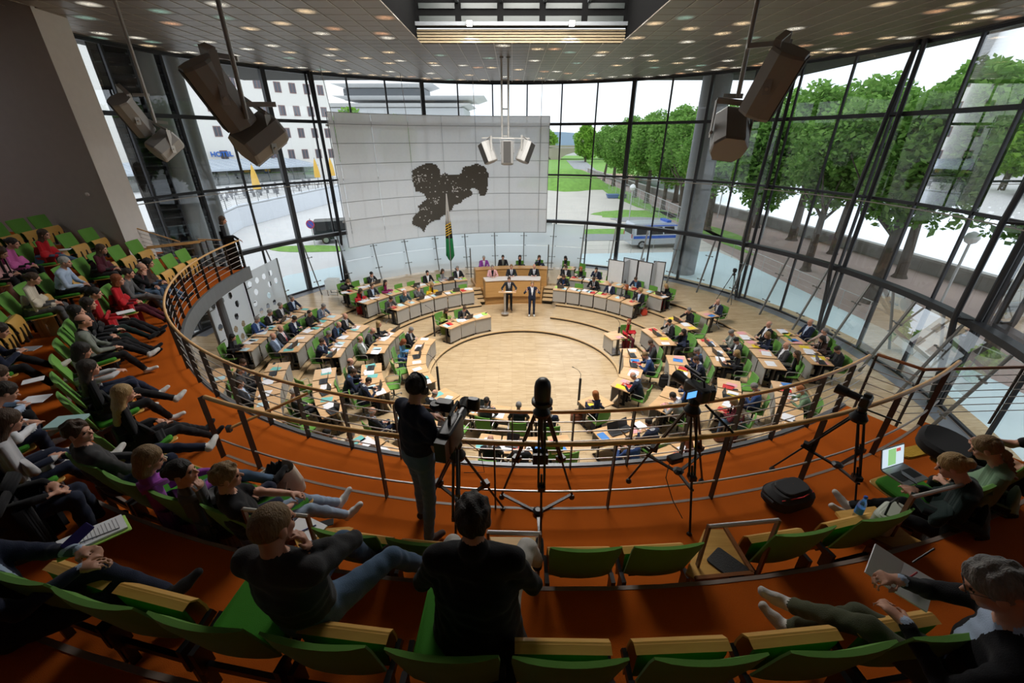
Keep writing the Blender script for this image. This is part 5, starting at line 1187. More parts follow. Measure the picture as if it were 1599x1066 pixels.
# lower left: suited person whose head is outside the picture
gperson(dict(lean=-4, head=(20, 0, 0), hl=(.00, .40, .84), hr=(.14, .42, .82), kl=(-.02, .44, .62), al=(.30, .84, .40), kr=(.12, .45, .5), ar=(.1, .62, .1), hdl=((.5, .6, .1), (0, 0, 1), .7), hdr=((.2, .9, .1), (.2, 0, 1), .7)), -62, 842, 4.85, 'person in navy suit with blue phone and open folder on lap, lower left', 'navy', 'navy', 'paleblue', 'greyblue', 'black', 'short', 'dark', res=.010, hres=.008, rz=R(-58))
gperson(dict(lean=0, head=(6, 0, 0), kl=(-.06, .45, .5), kr=(.06, .45, .5)), -60, 700, 4.72, 'person in dark skirt with glasses on lap at the left edge', 'black', 'navy', None, None, 'black', 'bob', 'dark', res=.012, rz=R(-55))
# lower right: writer with notebook
_, rw, rzw = gperson(dict(lean=4, sc=1.05, head=(30, 0, 0), hl=(-.12, .36, .84), hr=(.10, .38, .88), kl=(-.02, .44, .60), al=(.12, .74, .30), kr=(.14, .45, .48), ar=(.12, .70, .09), fat=.1, hdl=((.5, .6, 0), (0, 0, 1), .6), hdr=((-.4, .8, 0), (0, 0, 1), .9)), 1556, 918, 4.85, 'grey tousled person in black jacket and olive trousers writing in a notebook', 'black', 'olive', 'paleblue', None, 'offwhite', 'tousled', 'grey', res=.009, hres=.006, fem=False, rz=R(52), glasses=True)
gperson(dict(lean=20, head=(24, 0, 0), hl=(-.06, .44, .72), hr=(.08, .42, .72), kl=(-.12, .44, .48), al=(-.02, .86, .12), kr=(.12, .45, .48), ar=(.1, .84, .16)), 1487, 728, 4.25, 'blond person with bun in dark green sweater using laptop and phone', 'darkgreen', 'black', None, None, 'offwhite', 'bun', 'blond', res=.009, hres=.006, rz=R(46))
gperson(dict(lean=18, head=(24, 0, 0), hl=(-.10, .38, .66), hr=(.10, .38, .66)), 1540, 700, 4.25, 'person with brown braid in olive sweater, dark coat on lap', 'green', 'black', None, None, 'black', 'braid', 'sandy', res=.009, hres=.006, rz=R(44))
gperson(dict(lean=0, head=(20, 0, 0), hl=(-.08, .40, .80), hr=(.06, .44, .80), arm='short'), 1650, 668, 4.25, 'dark-clad person with bare forearms holding a phone at right edge', 'black', 'black', None, None, 'black', 'short', 'dark', res=.010, rz=R(50))
# standing camera operator
cm = body('person_body', .009, hz=.97, standing=True, lean=1, head=(8, 12, 0), hl=(-.22, .34, 1.10), hr=(.19, .20, .93), hdr=((-.25, .8, -.5), (1, 0, .3), .6), pr=(.5, -1, -.1), arm='short', al=(-.16, .06, .09), ar=(.16, -.10, .09), open_jacket=False, fat=.02)
rzc = R(-42); ft = at(668, 826, 4.25); rq = ray(630, 612); hz_ = EYE.z+rq.z*math.hypot(ft.x, ft.y)/math.hypot(rq.x, rq.y); osc = (hz_-4.25)/cm['hc'][2]
OP = place(cm, 'person', 'standing camera operator in navy T-shirt and jeans with black headphones', ft, rzc, 'navy', 'jeans', None, None, 'darkbrown', 'short', 'dark', hres=.006, scale=osc)
hdp = MB()
for s in (-1, 1):
    hdp.tube([(s*.078, -.005, -.005), (s*.105, -.005, -.005)], [.042, .036], 14)
hdp.tube([(.095*math.cos(a), -.005, .02+.118*math.sin(a)) for a in [PI*k/12 for k in range(13)]], .010, 6)
o = hdp.build('headphones', M_BLACK, None); o.location = OP.matrix_basis @ cm['head'].translation; o.rotation_euler = (OP.matrix_basis @ cm['head']).to_euler(); tag(o, 'black over-ear headphones worn by the standing camera operator', 'headphones')
# ================================================================== cameras on tripods
M_CAR = mat('carbon_black', (.015, .015, .016), .35, .2)
def tripod(label, x, y, z, h, spread, rot, spreader=None, col=M_CAR, double=True, r=.013):
    p = at(x, y, z) if not isinstance(x, Vector) else x
    t = thing('tripod', label, 'tripod', p, rot)
    for k in range(3):
        a = 2*PI*k/3; e = Vector((spread*math.cos(a), spread*math.sin(a), .03)); top = Vector((.06*math.cos(a), .06*math.sin(a), h)); mid = top.lerp(e, .52); tdir = Vector((-math.sin(a), math.cos(a), 0))
        b = MB()
        if double:
            for s in (-1, 1): b.tube([top+tdir*s*.028, mid+tdir*s*.028], r, 6)
            b.tube([top.lerp(e, .42), e], r*.95, 6); b.box(mid, (.08, .07, .05), a)
        else: b.tube([top, mid], r*1.2, 8); b.tube([mid, e], r, 8); b.box(mid, (.05, .05, .05), a)
        b.lathe([(.03, 0), (.035, .02), (.02, .05)], 8, (e.x, e.y, -.03)); b.build('leg', col, t)
    b = MB(); b.lathe([(.03, 0), (.075, .02), (.085, .06), (.06, .10), (.05, .13)], 14, (0, 0, h-.03)); b.build('crown', col, t, smooth=True)
    if spreader is not None:
        b = MB(); c = Vector((0, 0, spreader)); b.lathe([(.05, 0), (.06, .03), (.03, .05)], 10, c)
        for k in range(3): a = 2*PI*k/3; f = 1-(spreader-.03)/h if spreader > .1 else .97; q = Vector((spread*f*math.cos(a), spread*f*math.sin(a), .03 if spreader < .1 else spreader+.1)); b.bar(c, q, .03, .02)
        b.build('spreader', col, t)
    return t, p
t1, p1 = tripod('black tripod under the big broadcast camera beside the operator', 722, 822, 4.25, .94, .48, .5, .36)
c1 = thing('broadcast_camera', 'large black shoulder broadcast camera with lens hood and viewfinder beside operator', 'camera', p1+Vector((0, 0, 1.06)), R(-14))
b = MB(); b.lathe([(.05, 0), (.06, .03), (.04, .08)], 12, (0, 0, 0)); b.box((0, 0, .09), (.09, .2, .04)); b.build('fluid_head', M_CAR, c1)
b = MB(); b.rbox((0, -.10, .24), (.13, .34, .22), .03, None); b.box((0, -.30, .22), (.10, .10, .20)); b.build('camera_body', M_BLACK, c1, smooth=True)
b = MB(); b.tube([(0, .07, .26), (0, .22, .26)], [.055, .05], 14); b.tube([(0, .22, .26), (0, .34, .26)], [.06, .085], 14); b.build('lens', M_CAR, c1, smooth=True)
b = MB(); b.tube([(-.0, -.12, .34), (-.0, -.10, .42), (0, .10, .44), (0, .12, .36)], .016, 8); b.build('handle', M_CAR, c1)
b = MB(); b.rbox((-.13, .10, .38), (.16, .10, .10), .02); b.lathe([(.05, 0), (.06, .03), (.05, .06)], 10, (-.20, .06, .36)); b.build('viewfinder', M_BLACK, c1)
b = MB(); b.rbox((.13, .16, .40), (.12, .08, .12), .03); b.build('microphone_foam', M_BLACK, c1)
b = MB(); b.tube([(.05, -.1, .06), (.18, -.45, -.05)], .014, 8); b.tube([(.18, -.45, -.05), (.20, -.50, -.06)], .022, 8); b.build('pan_handle', M_CAR, c1)
b = MB(); b.tube([(.1, -.02, .1), (.2, .1, -.1), (.25, .05, -.3), (.1, -.1, -.2)], .004, 5); b.build('cable', M_BLACK, c1)
t2, p2 = tripod('tall black tripod under the dome camera in the centre', 840, 800, 4.25, 1.30, .46, R(-90), .0)
c2 = thing('dome_camera', 'black dome-topped remote camera on the tall centre tripod', 'camera', p2+Vector((0, 0, 1.42)))
b = MB(); b.lathe([(.085, 0), (.10, .01), (.10, .04), (.075, .05)], 20, (0, 0, 0)); b.build('base', M_CAR, c2, smooth=True)
b = MB(); b.lathe([(.074, .05), (.078, .09), (.078, .19), (.068, .235), (.045, .265), (.01, .275)], 24); b.build('dome', M_BLACK, c2, smooth=True)
b = MB(); b.box((0, -.02, -.62), (.15, .10, .12)); b.build('battery_box', M_CAR, c2)
b = MB(); b.tube([(0, 0, -.08), (0, 0, -.3), (.03, 0, -.55)], .02, 8); b.build('centre_post', M_CAR, c2)
t3, p3_ = tripod('heavy black tripod under the video camera with lit monitor', 1050, 775, 4.25, 1.16, .50, R(150), .36)
c3 = thing('video_camera', 'black video camera with blue lit monitor right of centre', 'camera', p3_+Vector((0, 0, 1.26)), R(20))
b = MB(); b.lathe([(.05, 0), (.06, .03), (.04, .08)], 12); b.build('fluid_head', M_CAR, c3)
b = MB(); b.rbox((0, 0, .16), (.11, .28, .14), .03); b.build('camera_body', M_BLACK, c3, smooth=True)
b = MB(); b.tube([(0, .12, .17), (0, .30, .17)], [.045, .065], 14); b.build('lens', M_CAR, c3, smooth=True)
b = MB(); b.box((-.15, -.08, .20), (.13, .02, .09)); b.build('monitor', M_BLACK, c3)
b = MB(); b.box((-.15, -.092, .20), (.11, .002, .07)); b.build('screen', mat('blue_screen', (.10, .32, .75), emit=.9), c3)
b = MB(); b.tube([(0, -.08, .24), (0, -.06, .30), (0, .08, .30), (0, .1, .24)], .012, 8); b.tube([(.06, .05, .29), (.06, .26, .29)], .018, 8); b.build('handle', M_CAR, c3)
b = MB(); b.rbox((.10, -.02, .14), (.09, .2, .13), .03); b.build('side_pack', M_BLACK, c3)
b = MB(); b.tube([(.04, -.1, .05), (.16, -.38, -.12)], .012, 8); b.build('pan_handle', M_CAR, c3)
b = MB(); b.rbox((-.14, -.05, -.62), (.16, .10, .07), .02); b.build('power_box', M_BLACK, c3)
b = MB(); b.tube([(-.2, -.05, -.62), (-.26, -.1, -.8), (-.2, -.2, -1.05), (-.12, -.3, -1.235)], .005, 5); b.build('cable', M_BLACK, c3)
t4, p4 = tripod('black tripod under the photo camera with long lens at right', 1290, 765, 4.25, 1.0, .55, R(20), .36, r=.011)
c4 = thing('photo_camera', 'black photo camera with telephoto lens pointing into the hall at right', 'camera', p4+Vector((0, 0, 1.10)), R(35))
b = MB(); b.lathe([(.035, 0), (.045, .04), (.03, .08)], 12); b.build('tripod_head', M_CAR, c4)
b = MB(); b.rbox((0, 0, .13), (.15, .08, .11), .02); b.rbox((0, 0, .20), (.06, .07, .04), .015); b.build('camera_body', M_BLACK, c4)
b = MB(); b.tube([(0, .03, .14), (0, .16, .145), (0, .165, .145), (0, .27, .15)], [.038, .040, .050, .054], 14); b.build('lens', M_CAR, c4, smooth=True)
b = MB(); b.tube([(.03, -.02, .03), (.30, -.28, -.10)], .010, 8); b.build('pan_handle', M_CAR, c4)
tripod('black tripod with covered camera standing in the hall by the right glass wall', 1136, 470, .6, 1.35, .5, .4, double=False)
c5 = thing('covered_camera', 'small black hooded camera on the hall tripod by the glass', 'camera', at(1136, 470, .6)+Vector((0, 0, 1.46)))
b = MB(); b.rbox((0, 0, .12), (.16, .2, .2), .07); b.build('hood', M_BLACK, c5, smooth=True); b = MB(); b.tube([(0, 0, -.02), (0, 0, .03)], .04, 8); b.build('mount', M_CAR, c5)
# ================================================================== bags and small things on the gallery
MCAN = mat('canvas_beige', (.50, .44, .36), .9, bump=.3, bscale=120, var=.15)
def tote(p, rz):
    t = thing('tote_bag', 'beige canvas tote bag with black garment inside beside first row', 'bag', p, rz)
    b = MB(); rg = random.Random(2); n = 18; vs = []
    for z, s_ in ((0, .98), (.02, 1.08), (.15, 1.06), (.29, .92), (.38, .84), (.375, .80), (.28, .78)):
        for k in range(n): a = 2*PI*k/n; w = 1+.05*math.sin(3*a+z*9)+rg.uniform(-.02, .02); vs.append((.20*s_*w*math.cos(a), .13*s_*w*math.sin(a), z+(.02*math.sin(2*a) if z > .25 else 0)))
    b.add(vs, [(i*n+k, i*n+(k+1) % n, (i+1)*n+(k+1) % n, (i+1)*n+k) for i in range(6) for k in range(n)]+[tuple(range(n))]); b.build('body', MCAN, t, smooth=True)
    b = MB(); [b.tube([(-.10+.04*k, -.05+.03*(k % 3), .31), (-.07+.04*k, .02, .41+.03*(k % 2)), (-.02+.03*k, .05-.02*k, .33)], .045, 7) for k in range(4)]; b.build('black_garment', MBk, t, smooth=True)
    b = MB(); b.box((.06, -.134, .13), (.09, .012, .10)); b.box((-.08, -.134, .17), (.05, .012, .08)); b.build('print', MBk, t)
    b = MB(); b.tube([(-.09, -.12, .27), (-.12, -.18, .20), (.06, -.19, .16), (.09, -.12, .27)], .010, 6); b.build('handle', MCAN, t)
tote(at(446, 771, 4.25), .3)
bg = thing('backpack', 'black backpack with red piping lying beside the right tripod', 'bag', at(1225, 785, 4.25), R(18))
b = MB(); b.rbox((0, 0, .12), (.52, .34, .22), .12); b.build('body', MBk, bg, smooth=True)
b = MB(); b.rbox((.02, 0, .235), (.36, .22, .04), .08); b.build('front_pocket', MBk, bg)
b = MB(); b.tube([(-.22, -.10, .20), (0, -.15, .235), (.22, -.10, .20)], .006, 5); b.tube([(-.2, .05, .22), (.05, .02, .25), (.22, .06, .21)], .006, 5); b.build('red_piping', mat('red_trim', (.5, .01, .02), .5), bg)
b = MB(); b.tube([(-.25, 0, .15), (-.33, .05, .2), (-.33, -.08, .2), (-.25, -.08, .14)], .015, 6); b.build('strap', MBk, bg)
bt = thing('water_bottle', 'clear plastic water bottle with blue cap on right side table', 'bottle', at(1337, 806, 4.80))
b = MB(); b.lathe([(.03, 0), (.033, .01), (.033, .15), (.028, .18), (.014, .21), (.013, .225)], 16); b.build('body', glass('clear_plastic', (.85, .92, .97), 1.5, .08), bt, smooth=True)
b = MB(); b.lathe([(.0338, .05), (.0338, .12)], 16); b.build('label', mat('blue_label', (.05, .22, .6), .5), bt)
b = MB(); b.lathe([(.016, .225), (.016, .245), (.012, .25)], 12); b.build('cap', mat('blue_cap', (.02, .10, .5), .4), bt)
hb = thing('shoulder_bag', 'pale beige shoulder bag on the right side table', 'bag', at(1378, 822, 4.80), R(30))
b = MB(); b.rbox((0, 0, .10), (.30, .16, .20), .05); b.build('body', mat('pale_leather', (.42, .45, .38), .6), hb, smooth=True); b = MB(); b.rbox((0, -.03, .20), (.31, .14, .02), .04); b.build('flap', mat('pale_leather', (.42, .45, .38), .6), hb)
b = MB(); b.tube([(-.14, 0, .18), (-.05, .02, .30), (.1, .02, .28), (.14, 0, .18)], .008, 6); b.build('strap', M_BLACK, hb)
def flatthing(name, label, cat, p, size, rz, m, rad=.008): b = MB(); b.rbox((0, 0, size[2]/2), size, rad); o = b.build(name, m); o.location = p; o.rotation_euler = (0, 0, rz) if not isinstance(rz, tuple) else rz; return tag(o, label, cat)
tb = flatthing('tablet', 'black tablet in case on the plywood table by steel barrier', 'tablet', at(1136, 882, 4.802), (.20, .26, .012), R(38), mat('tablet_case', (.012, .012, .013), .6, bump=.6, bscale=90), .02)
nbk = thing('notebook', 'open white notebook with pen on the left plywood table', 'notebook', at(478, 826, 4.802), R(-25))
b = MB(); b.box((-.075, 0, .008), (.15, .2, .012)); b.build('page_left', M_WHITE, nbk); b = MB(); b.box((.077, 0, .008), (.15, .2, .012)); b.build('page_right', M_WHITE, nbk); b = MB(); b.tube([(-.02, -.07, .02), (.06, .06, .02)], .005, 6); b.build('pen', mat('blue_pen', (.02, .04, .25), .4), nbk)
flatthing('phone', 'dark phone lying beside the notebook on the left plywood table', 'phone', at(507, 818, 4.802), (.075, .15, .009), R(-70), M_BLACK)
# laptop held by the blond person
lp = laptop('open silver laptop with colourful screen on lap of blond person at right', M_SILV); lp.location = at(1412, 742, 4.90); lp.rotation_euler = (0, 0, R(20)+0)
lp.rotation_euler = (0, 0, R(18)); lp.scale = (1, 1, 1)
def scr(parent):
    b = MB(); q = Matrix.Translation((0, .1435, .12)) @ Matrix.Rotation(R(72), 4, 'X'); b.box((0, 0, 0), (.305, .195, .002), 0, q); b.build('display', mat('display_white', (.60, .72, .82), .3, emit=.55), parent)
    b = MB(); b.box((0, 0, .002), (.11, .17, .002), 0, q @ Matrix.Translation((-.02, 0, .001))); b.build('display_green', mat('display_green', (.30, .60, .25), .3, emit=.5), parent)
    b = MB(); b.box((0, 0, .003), (.06, .035, .002), 0, q @ Matrix.Translation((.07, .06, .002))); b.build('display_red', mat('display_red', (.55, .10, .08), .3, emit=.5), parent)
scr(lp)
flatthing('phone', 'black phone held over the silver laptop at right', 'phone', at(1418, 745, 5.02), (.075, .15, .009), (R(25), 0, R(60)), M_BLACK)
# notebook of the writer
wn = thing('notebook', 'open lined notebook held by the grey-haired writer at lower right', 'notebook', at(1404, 900, 5.58), R(-38)); wn.rotation_euler = (R(20), R(12), R(-42))
for s, nm in ((-1, 'page_left'), (1, 'page_right')): b = MB(); b.box((s*.076, 0, 0), (.15, .21, .012), 0, Matrix.Rotation(R(-s*4), 4, 'Y')); b.build(nm, M_WHITE, wn)
b = MB(); b.tube([(.02, -.02, .02), (.06, .08, .02)], .005, 6); b.build('red_pen', mat('red_pen', (.35, .01, .02), .4), wn)
pn = MB(); pn.tube([(0, 0, 0), (.04, .03, .13)], .005, 6); o = pn.build('pen', M_BLACK); o.location = at(1425, 878, 5.80); o.rotation_euler = (0, R(40), 0); tag(o, 'black pen in the writing hand above the lined notebook', 'pen')
# folder and phone at lower left
fd = thing('folder', 'open folder of printed pages on lap at lower left', 'folder', at(146, 838, 5.62), 0); fd.rotation_euler = (R(-6), R(-10), R(-38))
b = MB(); b.rbox((0, 0, 0), (.25, .34, .008), .01); b.build('cover', PM['lime'], fd); b = MB(); b.box((-.01, 0, .012), (.22, .31, .012)); b.build('pages', M_WHITE, fd)
M_TXT = mat('print_grey', (.30, .30, .32), .8)
b = MB(); [b.box((-.01, .12-.018*k, .0186), (.16-.05*(k % 3 == 2), .004, .0008)) for k in range(12)]; tag(b.build('printed_lines', M_TXT, fd), kind='stuff')
b = MB(); b.tube([(.05, -.06, .024), (.08, .12, .024)], .004, 6); b.build('pen', M_SILV, fd)
flatthing('phone', 'blue phone held above the open folder at lower left', 'phone', at(122, 838, 5.72), (.078, .155, .010), (R(20), R(10), R(-20)), mat('blue_phone', (.03, .025, .16), .25))
for lab, x, y, z, s, rz, m in [('open cream book held by the person in purple', 237, 722, 5.10, (.26, .18, .02), (R(25), 0, R(-20)), mat('cream_page', (.62, .55, .40), .8)), ('green-and-white booklet held at the left edge', 52, 594, 5.0, (.15, .21, .008), (0, 0, R(-50)), M_WHITE), ('white writing pad on lap at the left edge', 55, 624, 4.96, (.26, .20, .01), (0, 0, R(15)), M_WHITE), ('pale turquoise cloth folder on lap at left', 105, 660, 4.98, (.32, .24, .03), (0, 0, R(10)), mat('pale_turquoise', (.35, .55, .55), .8)), ('grey tablet held by the suited person at left edge', 45, 545, 5.0, (.25, .18, .01), (0, 0, R(10)), M_SILV), ('sheets on lap of the person in red blazer', 196, 487, 4.66, (.21, .29, .01), (0, 0, R(-40)), M_WHITE), ('white sheet on lap of the person in red sweater', 99, 390, 5.32, (.21, .29, .01), (0, 0, R(-60)), M_WHITE)]:
    flatthing('booklet' if 'book' in lab else 'sheet', lab, 'book' if 'book' in lab else 'papers', at(x, y, z), s, rz, m)
ct = MB(); ct.rbox((0, 0, .06), (.62, .48, .14), .2); o = ct.build('coat', MBk, smooth=True); o.location = at(1470, 700, 4.72); o.rotation_euler = (R(8), 0, R(40)); tag(o, 'dark padded coat lying across laps at the right', 'coat')
ys = MB(); ys.rbox((0, 0, .02), (.40, .16, .04), .06); o = ys.build('scarf', mat('yellow_scarf', (.55, .33, .03), .9, bump=.6, bscale=60, var=.3)); o.location = at(1425, 708, 4.62); o.rotation_euler = (0, 0, .25); tag(o, 'yellow patterned scarf beside the silver laptop', 'scarf')
# ================================================================== outside: ground, promenade, river, trees, buildings
def ground(name, poly, z, m, kind='structure', th=.06):
    b = MB(); b.prism(poly, z-th, z); o = b.build(name, m); return tag(o, kind=kind)
M_PAVE = mat('pale_paving', (.66, .64, .62), .8, var=.08, vscale=.6); M_DIRT = mat('promenade_sand', (.40, .30, .26), .95, var=.16, vscale=.35); M_SAND = mat('pale_gravel', (.62, .57, .50), .95, var=.14, vscale=.25)
M_GRASS = mat('grass_green', (.20, .38, .07), .95, bump=.8, bscale=20, var=.35, vscale=1.5); M_ROAD = mat('grey_road', (.33, .33, .33), .9, var=.06)
ground('ground', [(-400, -20), (400, -20), (400, 600), (-400, 600)], -4.6, mat('far_ground', (.42, .42, .38), .9))
ground('ground_square', [(-90, 0), (8, 0), (8, 200), (-90, 200)], -.02, M_PAVE, th=.3)
ground('ground_gravel', [(2, 26), (19, 26), (17.5, 110), (2, 110)], -.01, M_SAND, th=.3)
ground('promenade', [(8, -15), (27.6, -15), (27.2, 30), (24.2, 60), (20.5, 130), (13, 130), (16.4, 60), (16.6, 30), (12, 20)], 0, M_DIRT, th=.5)
def patch(cx, cy, rx, ry, z=.02, n=22, m=None, h=0, name='lawn'):
    rnd = random.Random(int(cx*10+cy)); P = [(cx+rx*(1+rnd.uniform(-.15, .12))*math.cos(2*PI*k/n), cy+ry*(1+rnd.uniform(-.15, .12))*math.sin(2*PI*k/n)) for k in range(n)]
    b = MB()
    if not h: b.prism(P, z-.03, z)
    else:
        vs = []; rows = 5
        for i in range(rows): f = i/(rows-1); s = 1-f*.85; vs += [(cx+(p[0]-cx)*s, cy+(p[1]-cy)*s, z+h*math.sin(f*PI/2)) for p in P]
        b.add(vs, [(i*n+k, i*n+(k+1) % n, (i+1)*n+(k+1) % n, (i+1)*n+k) for i in range(rows-1) for k in range(n)]+[tuple(range((rows-1)*n, rows*n))])
    return tag(b.build(name, m or M_GRASS, smooth=bool(h)), kind='structure')
patch(10.0, 83, 9, 9, 0, h=3.0, name='grass_mound'); patch(14.5, 50, 5, 3.2); patch(9.5, 40, 6, 1.2); patch(17.4, 72, 1.8, 22); patch(18.3, 44, .8, 12); patch(14, 46.5, 3.2, 1.6, .03, m=M_ROAD, name='puddle_slab'); patch(-16, 33.2, 3.6, 1.1); patch(19.5, 38, 1.2, 5)
ground('lawn', [(10, 115), (60, 115), (60, 260), (10, 260)], -.6, M_GRASS); ground('gravel_path', [(18, 120), (24, 120), (32, 200), (24, 200)], -.55, M_ROAD); ground('red_path', [(5, 100), (30, 100), (30, 114), (5, 114)], -.02, mat('reddish_path', (.42, .27, .18), .9))
ground('road', [(2, 35.5), (16.4, 37.0), (16.4, 40.0), (2, 38.2)], .015, M_ROAD)
# river
M_WATER = mat('river_water', (.72, .76, .80), .15, bump=.25, bscale=1.2, spec=.9, stretch=(1, 3, 1))
ground('river', [(27.5, -60), (140, -60), (130, 260), (36, 260), (24, 130)], -4.0, M_WATER)
# parapet wall
pw = [Vector((27.9, 2, 0)), Vector((27.5, 21, 0)), Vector((27.0, 32, 0)), Vector((25.8, 43, 0)), Vector((24.1, 54, 0)), Vector((22.4, 75, 0)), Vector((20.4, 120, 0))]
M_CONC = mat('weathered_concrete', (.30, .285, .26), .9, bump=.5, bscale=8, var=.35, vscale=1.1)
rp = tag(thing('river_wall', None, None), kind='structure')
for i in range(len(pw)-1):
    b = MB(); b.bar(pw[i]-Vector((0, 0, 1.8)), pw[i+1]-Vector((0, 0, 1.8)), .4, 5.2); b.build('wall_section', M_CONC, rp)
    b = MB(); b.bar(pw[i]+Vector((0, 0, .86)), pw[i+1]+Vector((0, 0, .86)), .52, .14); b.build('coping', mat('pale_coping', (.38, .36, .33), .85), rp)
# pale terrace outside the glass
TZ0 = .42; M_TERR = mat('pale_terrace_glass', (.64, .77, .79), .45, var=.04, vscale=.5)
b = MB(); A = [gring(a, 0, 13.5).to_2d() for a in degs(-52, 150, 4)]
poly = [tuple(p) for p in A]+[(-13.5, 21.5), (-13.8, 24.5), (-8, 29.6), (3.7, 29.8), (7, 30.0), (15.2, 30.6), (15.7, 27), (16.1, 19), (16.6, 13), (17.2, 6), (17.6, -1), (12, -1)]
b.prism(poly, TZ0-.4, TZ0); tag(b.build('terrace', M_TERR), kind='structure')
tr = thing('terrace_railing', 'thin steel railing with glass infill around the outer terrace', 'railing')
rp_ = [Vector(q+(TZ0,)) for q in ((3.7, 29.7), (7, 29.9), (15.2, 30.5), (15.6, 27), (16.0, 19), (16.5, 13), (17.1, 6))]
b = MB(); b.tube([p+Vector((0, 0, .95)) for p in rp_], .02, 6); b.build('top_rail', M_STEEL, tr)
b = MB(); [b.tube([p+Vector((0, 0, h)) for p in rp_], .006, 4) for h in (.3, .6)]; b.build('wires', M_STEEL, tr)
for i in range(len(rp_)-1):
    n = max(1, int((rp_[i+1]-rp_[i]).length/1.5))
    for k in range(n): q = rp_[i].lerp(rp_[i+1], k/n); b = MB(); b.bar(q, q+Vector((0, 0, .95)), .025); b.build('post', M_STEEL, tr)
def colp(x, y, r=14.6): q = oncyl(x, y, r); return Vector((q.x, q.y, TZ0))
for p, l in ((at(1065, 425, TZ0), 'thick round grey column on the terrace before the river trees'), (colp(222, 101), 'round grey column nearer the left wall outside'), (colp(267, 101, 14.9), 'round grey column left of the truss outside')):
    b = MB(); b.tube([(0, 0, -.02), (0, 0, 11.5)], .72 if p.x > 0 else (.30 if 'truss' in l else .42), 28); t = b.build('round_column', mat('column_grey', (.24, .245, .25), .55, .1), smooth=True); t.location = p; tag(t, l, 'column')
# dark louvred frames between the left columns
for k, q_ in enumerate((colp(178, 101, 14.7), colp(248, 101, 15.6))):
    t = thing('louvre_tower', 'dark steel tower of horizontal louvres %s outside the left glass' % ['beside the wall end', 'between the two columns'][k], 'facade', (q_.x, q_.y, 0), math.atan2(q_.y, q_.x)); t.scale = (1, .55 if k == 0 else .35, 1)
    for s in (-1, 1):
        b = MB(); b.box((0, s*.95, 5.6), (.5, .12, 11.2)); b.build('post', M_DARK, t)
    for j in range(33):
        b = MB(); b.box((0, 0, 0), (.42, 1.8, .05), 0, Matrix.Translation((0, 0, .5+.32*j)) @ Matrix.Rotation(R(25), 4, 'Y')) ; b.build('louvre_slat', M_DARK, t)
    b = MB(); b.box((.3, 0, 5.6), (.04, 1.9, 11)); b.build('backing', M_BLACK, t)
# globe lamps
def globe(p, l):
    t = thing('globe_lamp', l, 'street lamp', p)
    b = MB(); b.tube([(0, 0, 0), (0, 0, 3.4)], .055, 8); b.build('pole', mat('lamp_pole', (.5, .5, .5), .5), t)
    b = MB(); b.lathe([(.05, 0), (.22, .1), (.30, .3), (.22, .5), (.05, .6)], 16, (0, 0, 3.35)); b.build('globe', mat('opal_globe', (.8, .8, .78), .3), t, smooth=True)
globe(at(981, 352, 0), 'globe street lamp behind the police van'); globe(at(1189, 373, 0), 'globe street lamp on the promenade by the river wall'); globe(Vector((29-7, 20, 0)), 'globe street lamp nearest at the right edge'); globe(at(1120, 340, 0)+Vector((0, 0, 0)), 'globe street lamp beyond the round column')
# vehicles
def van(name, label, p, rz, body, stripe=None, L=4.9, Wd=1.9, Hh=1.95, bar=False):
    t = thing(name, label, 'van', p, rz)
    def sec(x, h, w, z0=.35): return [(x, -w, z0), (x, -w, h*.55), (x, -w*.86, h), (x, w*.86, h), (x, w, h*.55), (x, w, z0)]
    xs = [(-L/2, Hh*.9, Wd/2*.96), (-L/2+.12, Hh, Wd/2), (L/2-1.5, Hh, Wd/2), (L/2-.85, Hh*.62, Wd/2), (L/2-.05, Hh*.5, Wd/2*.95), (L/2, Hh*.35, Wd/2*.9)]
    b = MB(); vs = [v for s in xs for v in sec(*s)]; n = 6
    b.add(vs, [(i*n+k, i*n+(k+1) % n, (i+1)*n+(k+1) % n, (i+1)*n+k) for i in range(5) for k in range(n)]+[tuple(range(n)), tuple(range(30, 36))]); b.build('body', body, t)
    for s in (-1, 1):
        for x0, x1 in ((-L/2+.3, -L/2+1.3), (-L/2+1.4, -L/2+2.5), (-L/2+2.6, L/2-1.4)):
            b = MB(); b.hex8([(x0, s*Wd*.505, 1.12), (x1, s*Wd*.505, 1.12), (x1, s*Wd*.49, 1.12), (x0, s*Wd*.49, 1.12)], [(x0, s*Wd*.445, 1.75), (x1-.1, s*Wd*.445, 1.75), (x1-.1, s*Wd*.43, 1.75), (x0, s*Wd*.43, 1.75)]); b.build('window', M_BLACK, t)
        if stripe: b = MB(); b.box((-.1, s*Wd*.502, .92), (L*.92, .012, .22)); b.build('blue_stripe', stripe, t); b = MB(); b.box((-.1, s*Wd*.502, 1.95-.16), (L*.6, .2, .05)); b.build('roof_stripe', stripe, t)
        for x in (-L/2+.85, L/2-.9):
            b = MB(); b.tube([(x, s*(Wd/2-.2), .33), (x, s*(Wd/2+.02), .33)], .33, 18); b.build('tyre', M_BLACK, t); b = MB(); b.tube([(x, s*(Wd/2), .33), (x, s*(Wd/2+.035), .33)], .2, 14); b.build('hubcap', M_SILV, t)
        b = MB(); b.box((-L/2-.005, s*.8, 1.0), (.03, .12, .3)); b.build('tail_light', mat('tail_red', (.5, .01, .01), .3), t)
    b = MB(); b.box((-L/2-.0, 0, 1.4), (.06, Wd*.75, .5)); b.build('rear_window', M_BLACK, t)
    if bar: b = MB(); b.box((.6, 0, Hh+.08), (.35, 1.2, .15)); b.build('light_bar', stripe, t)
    return t
MB1 = mat('van_silver', (.55, .58, .62), .3, .4); van('police_van', 'silver police van with blue stripe and light bar behind the booths', at(1012, 387, .0)+Vector((.8, .8, 0)), R(8), MB1, mat('police_blue', (.03, .12, .55), .4), bar=True)
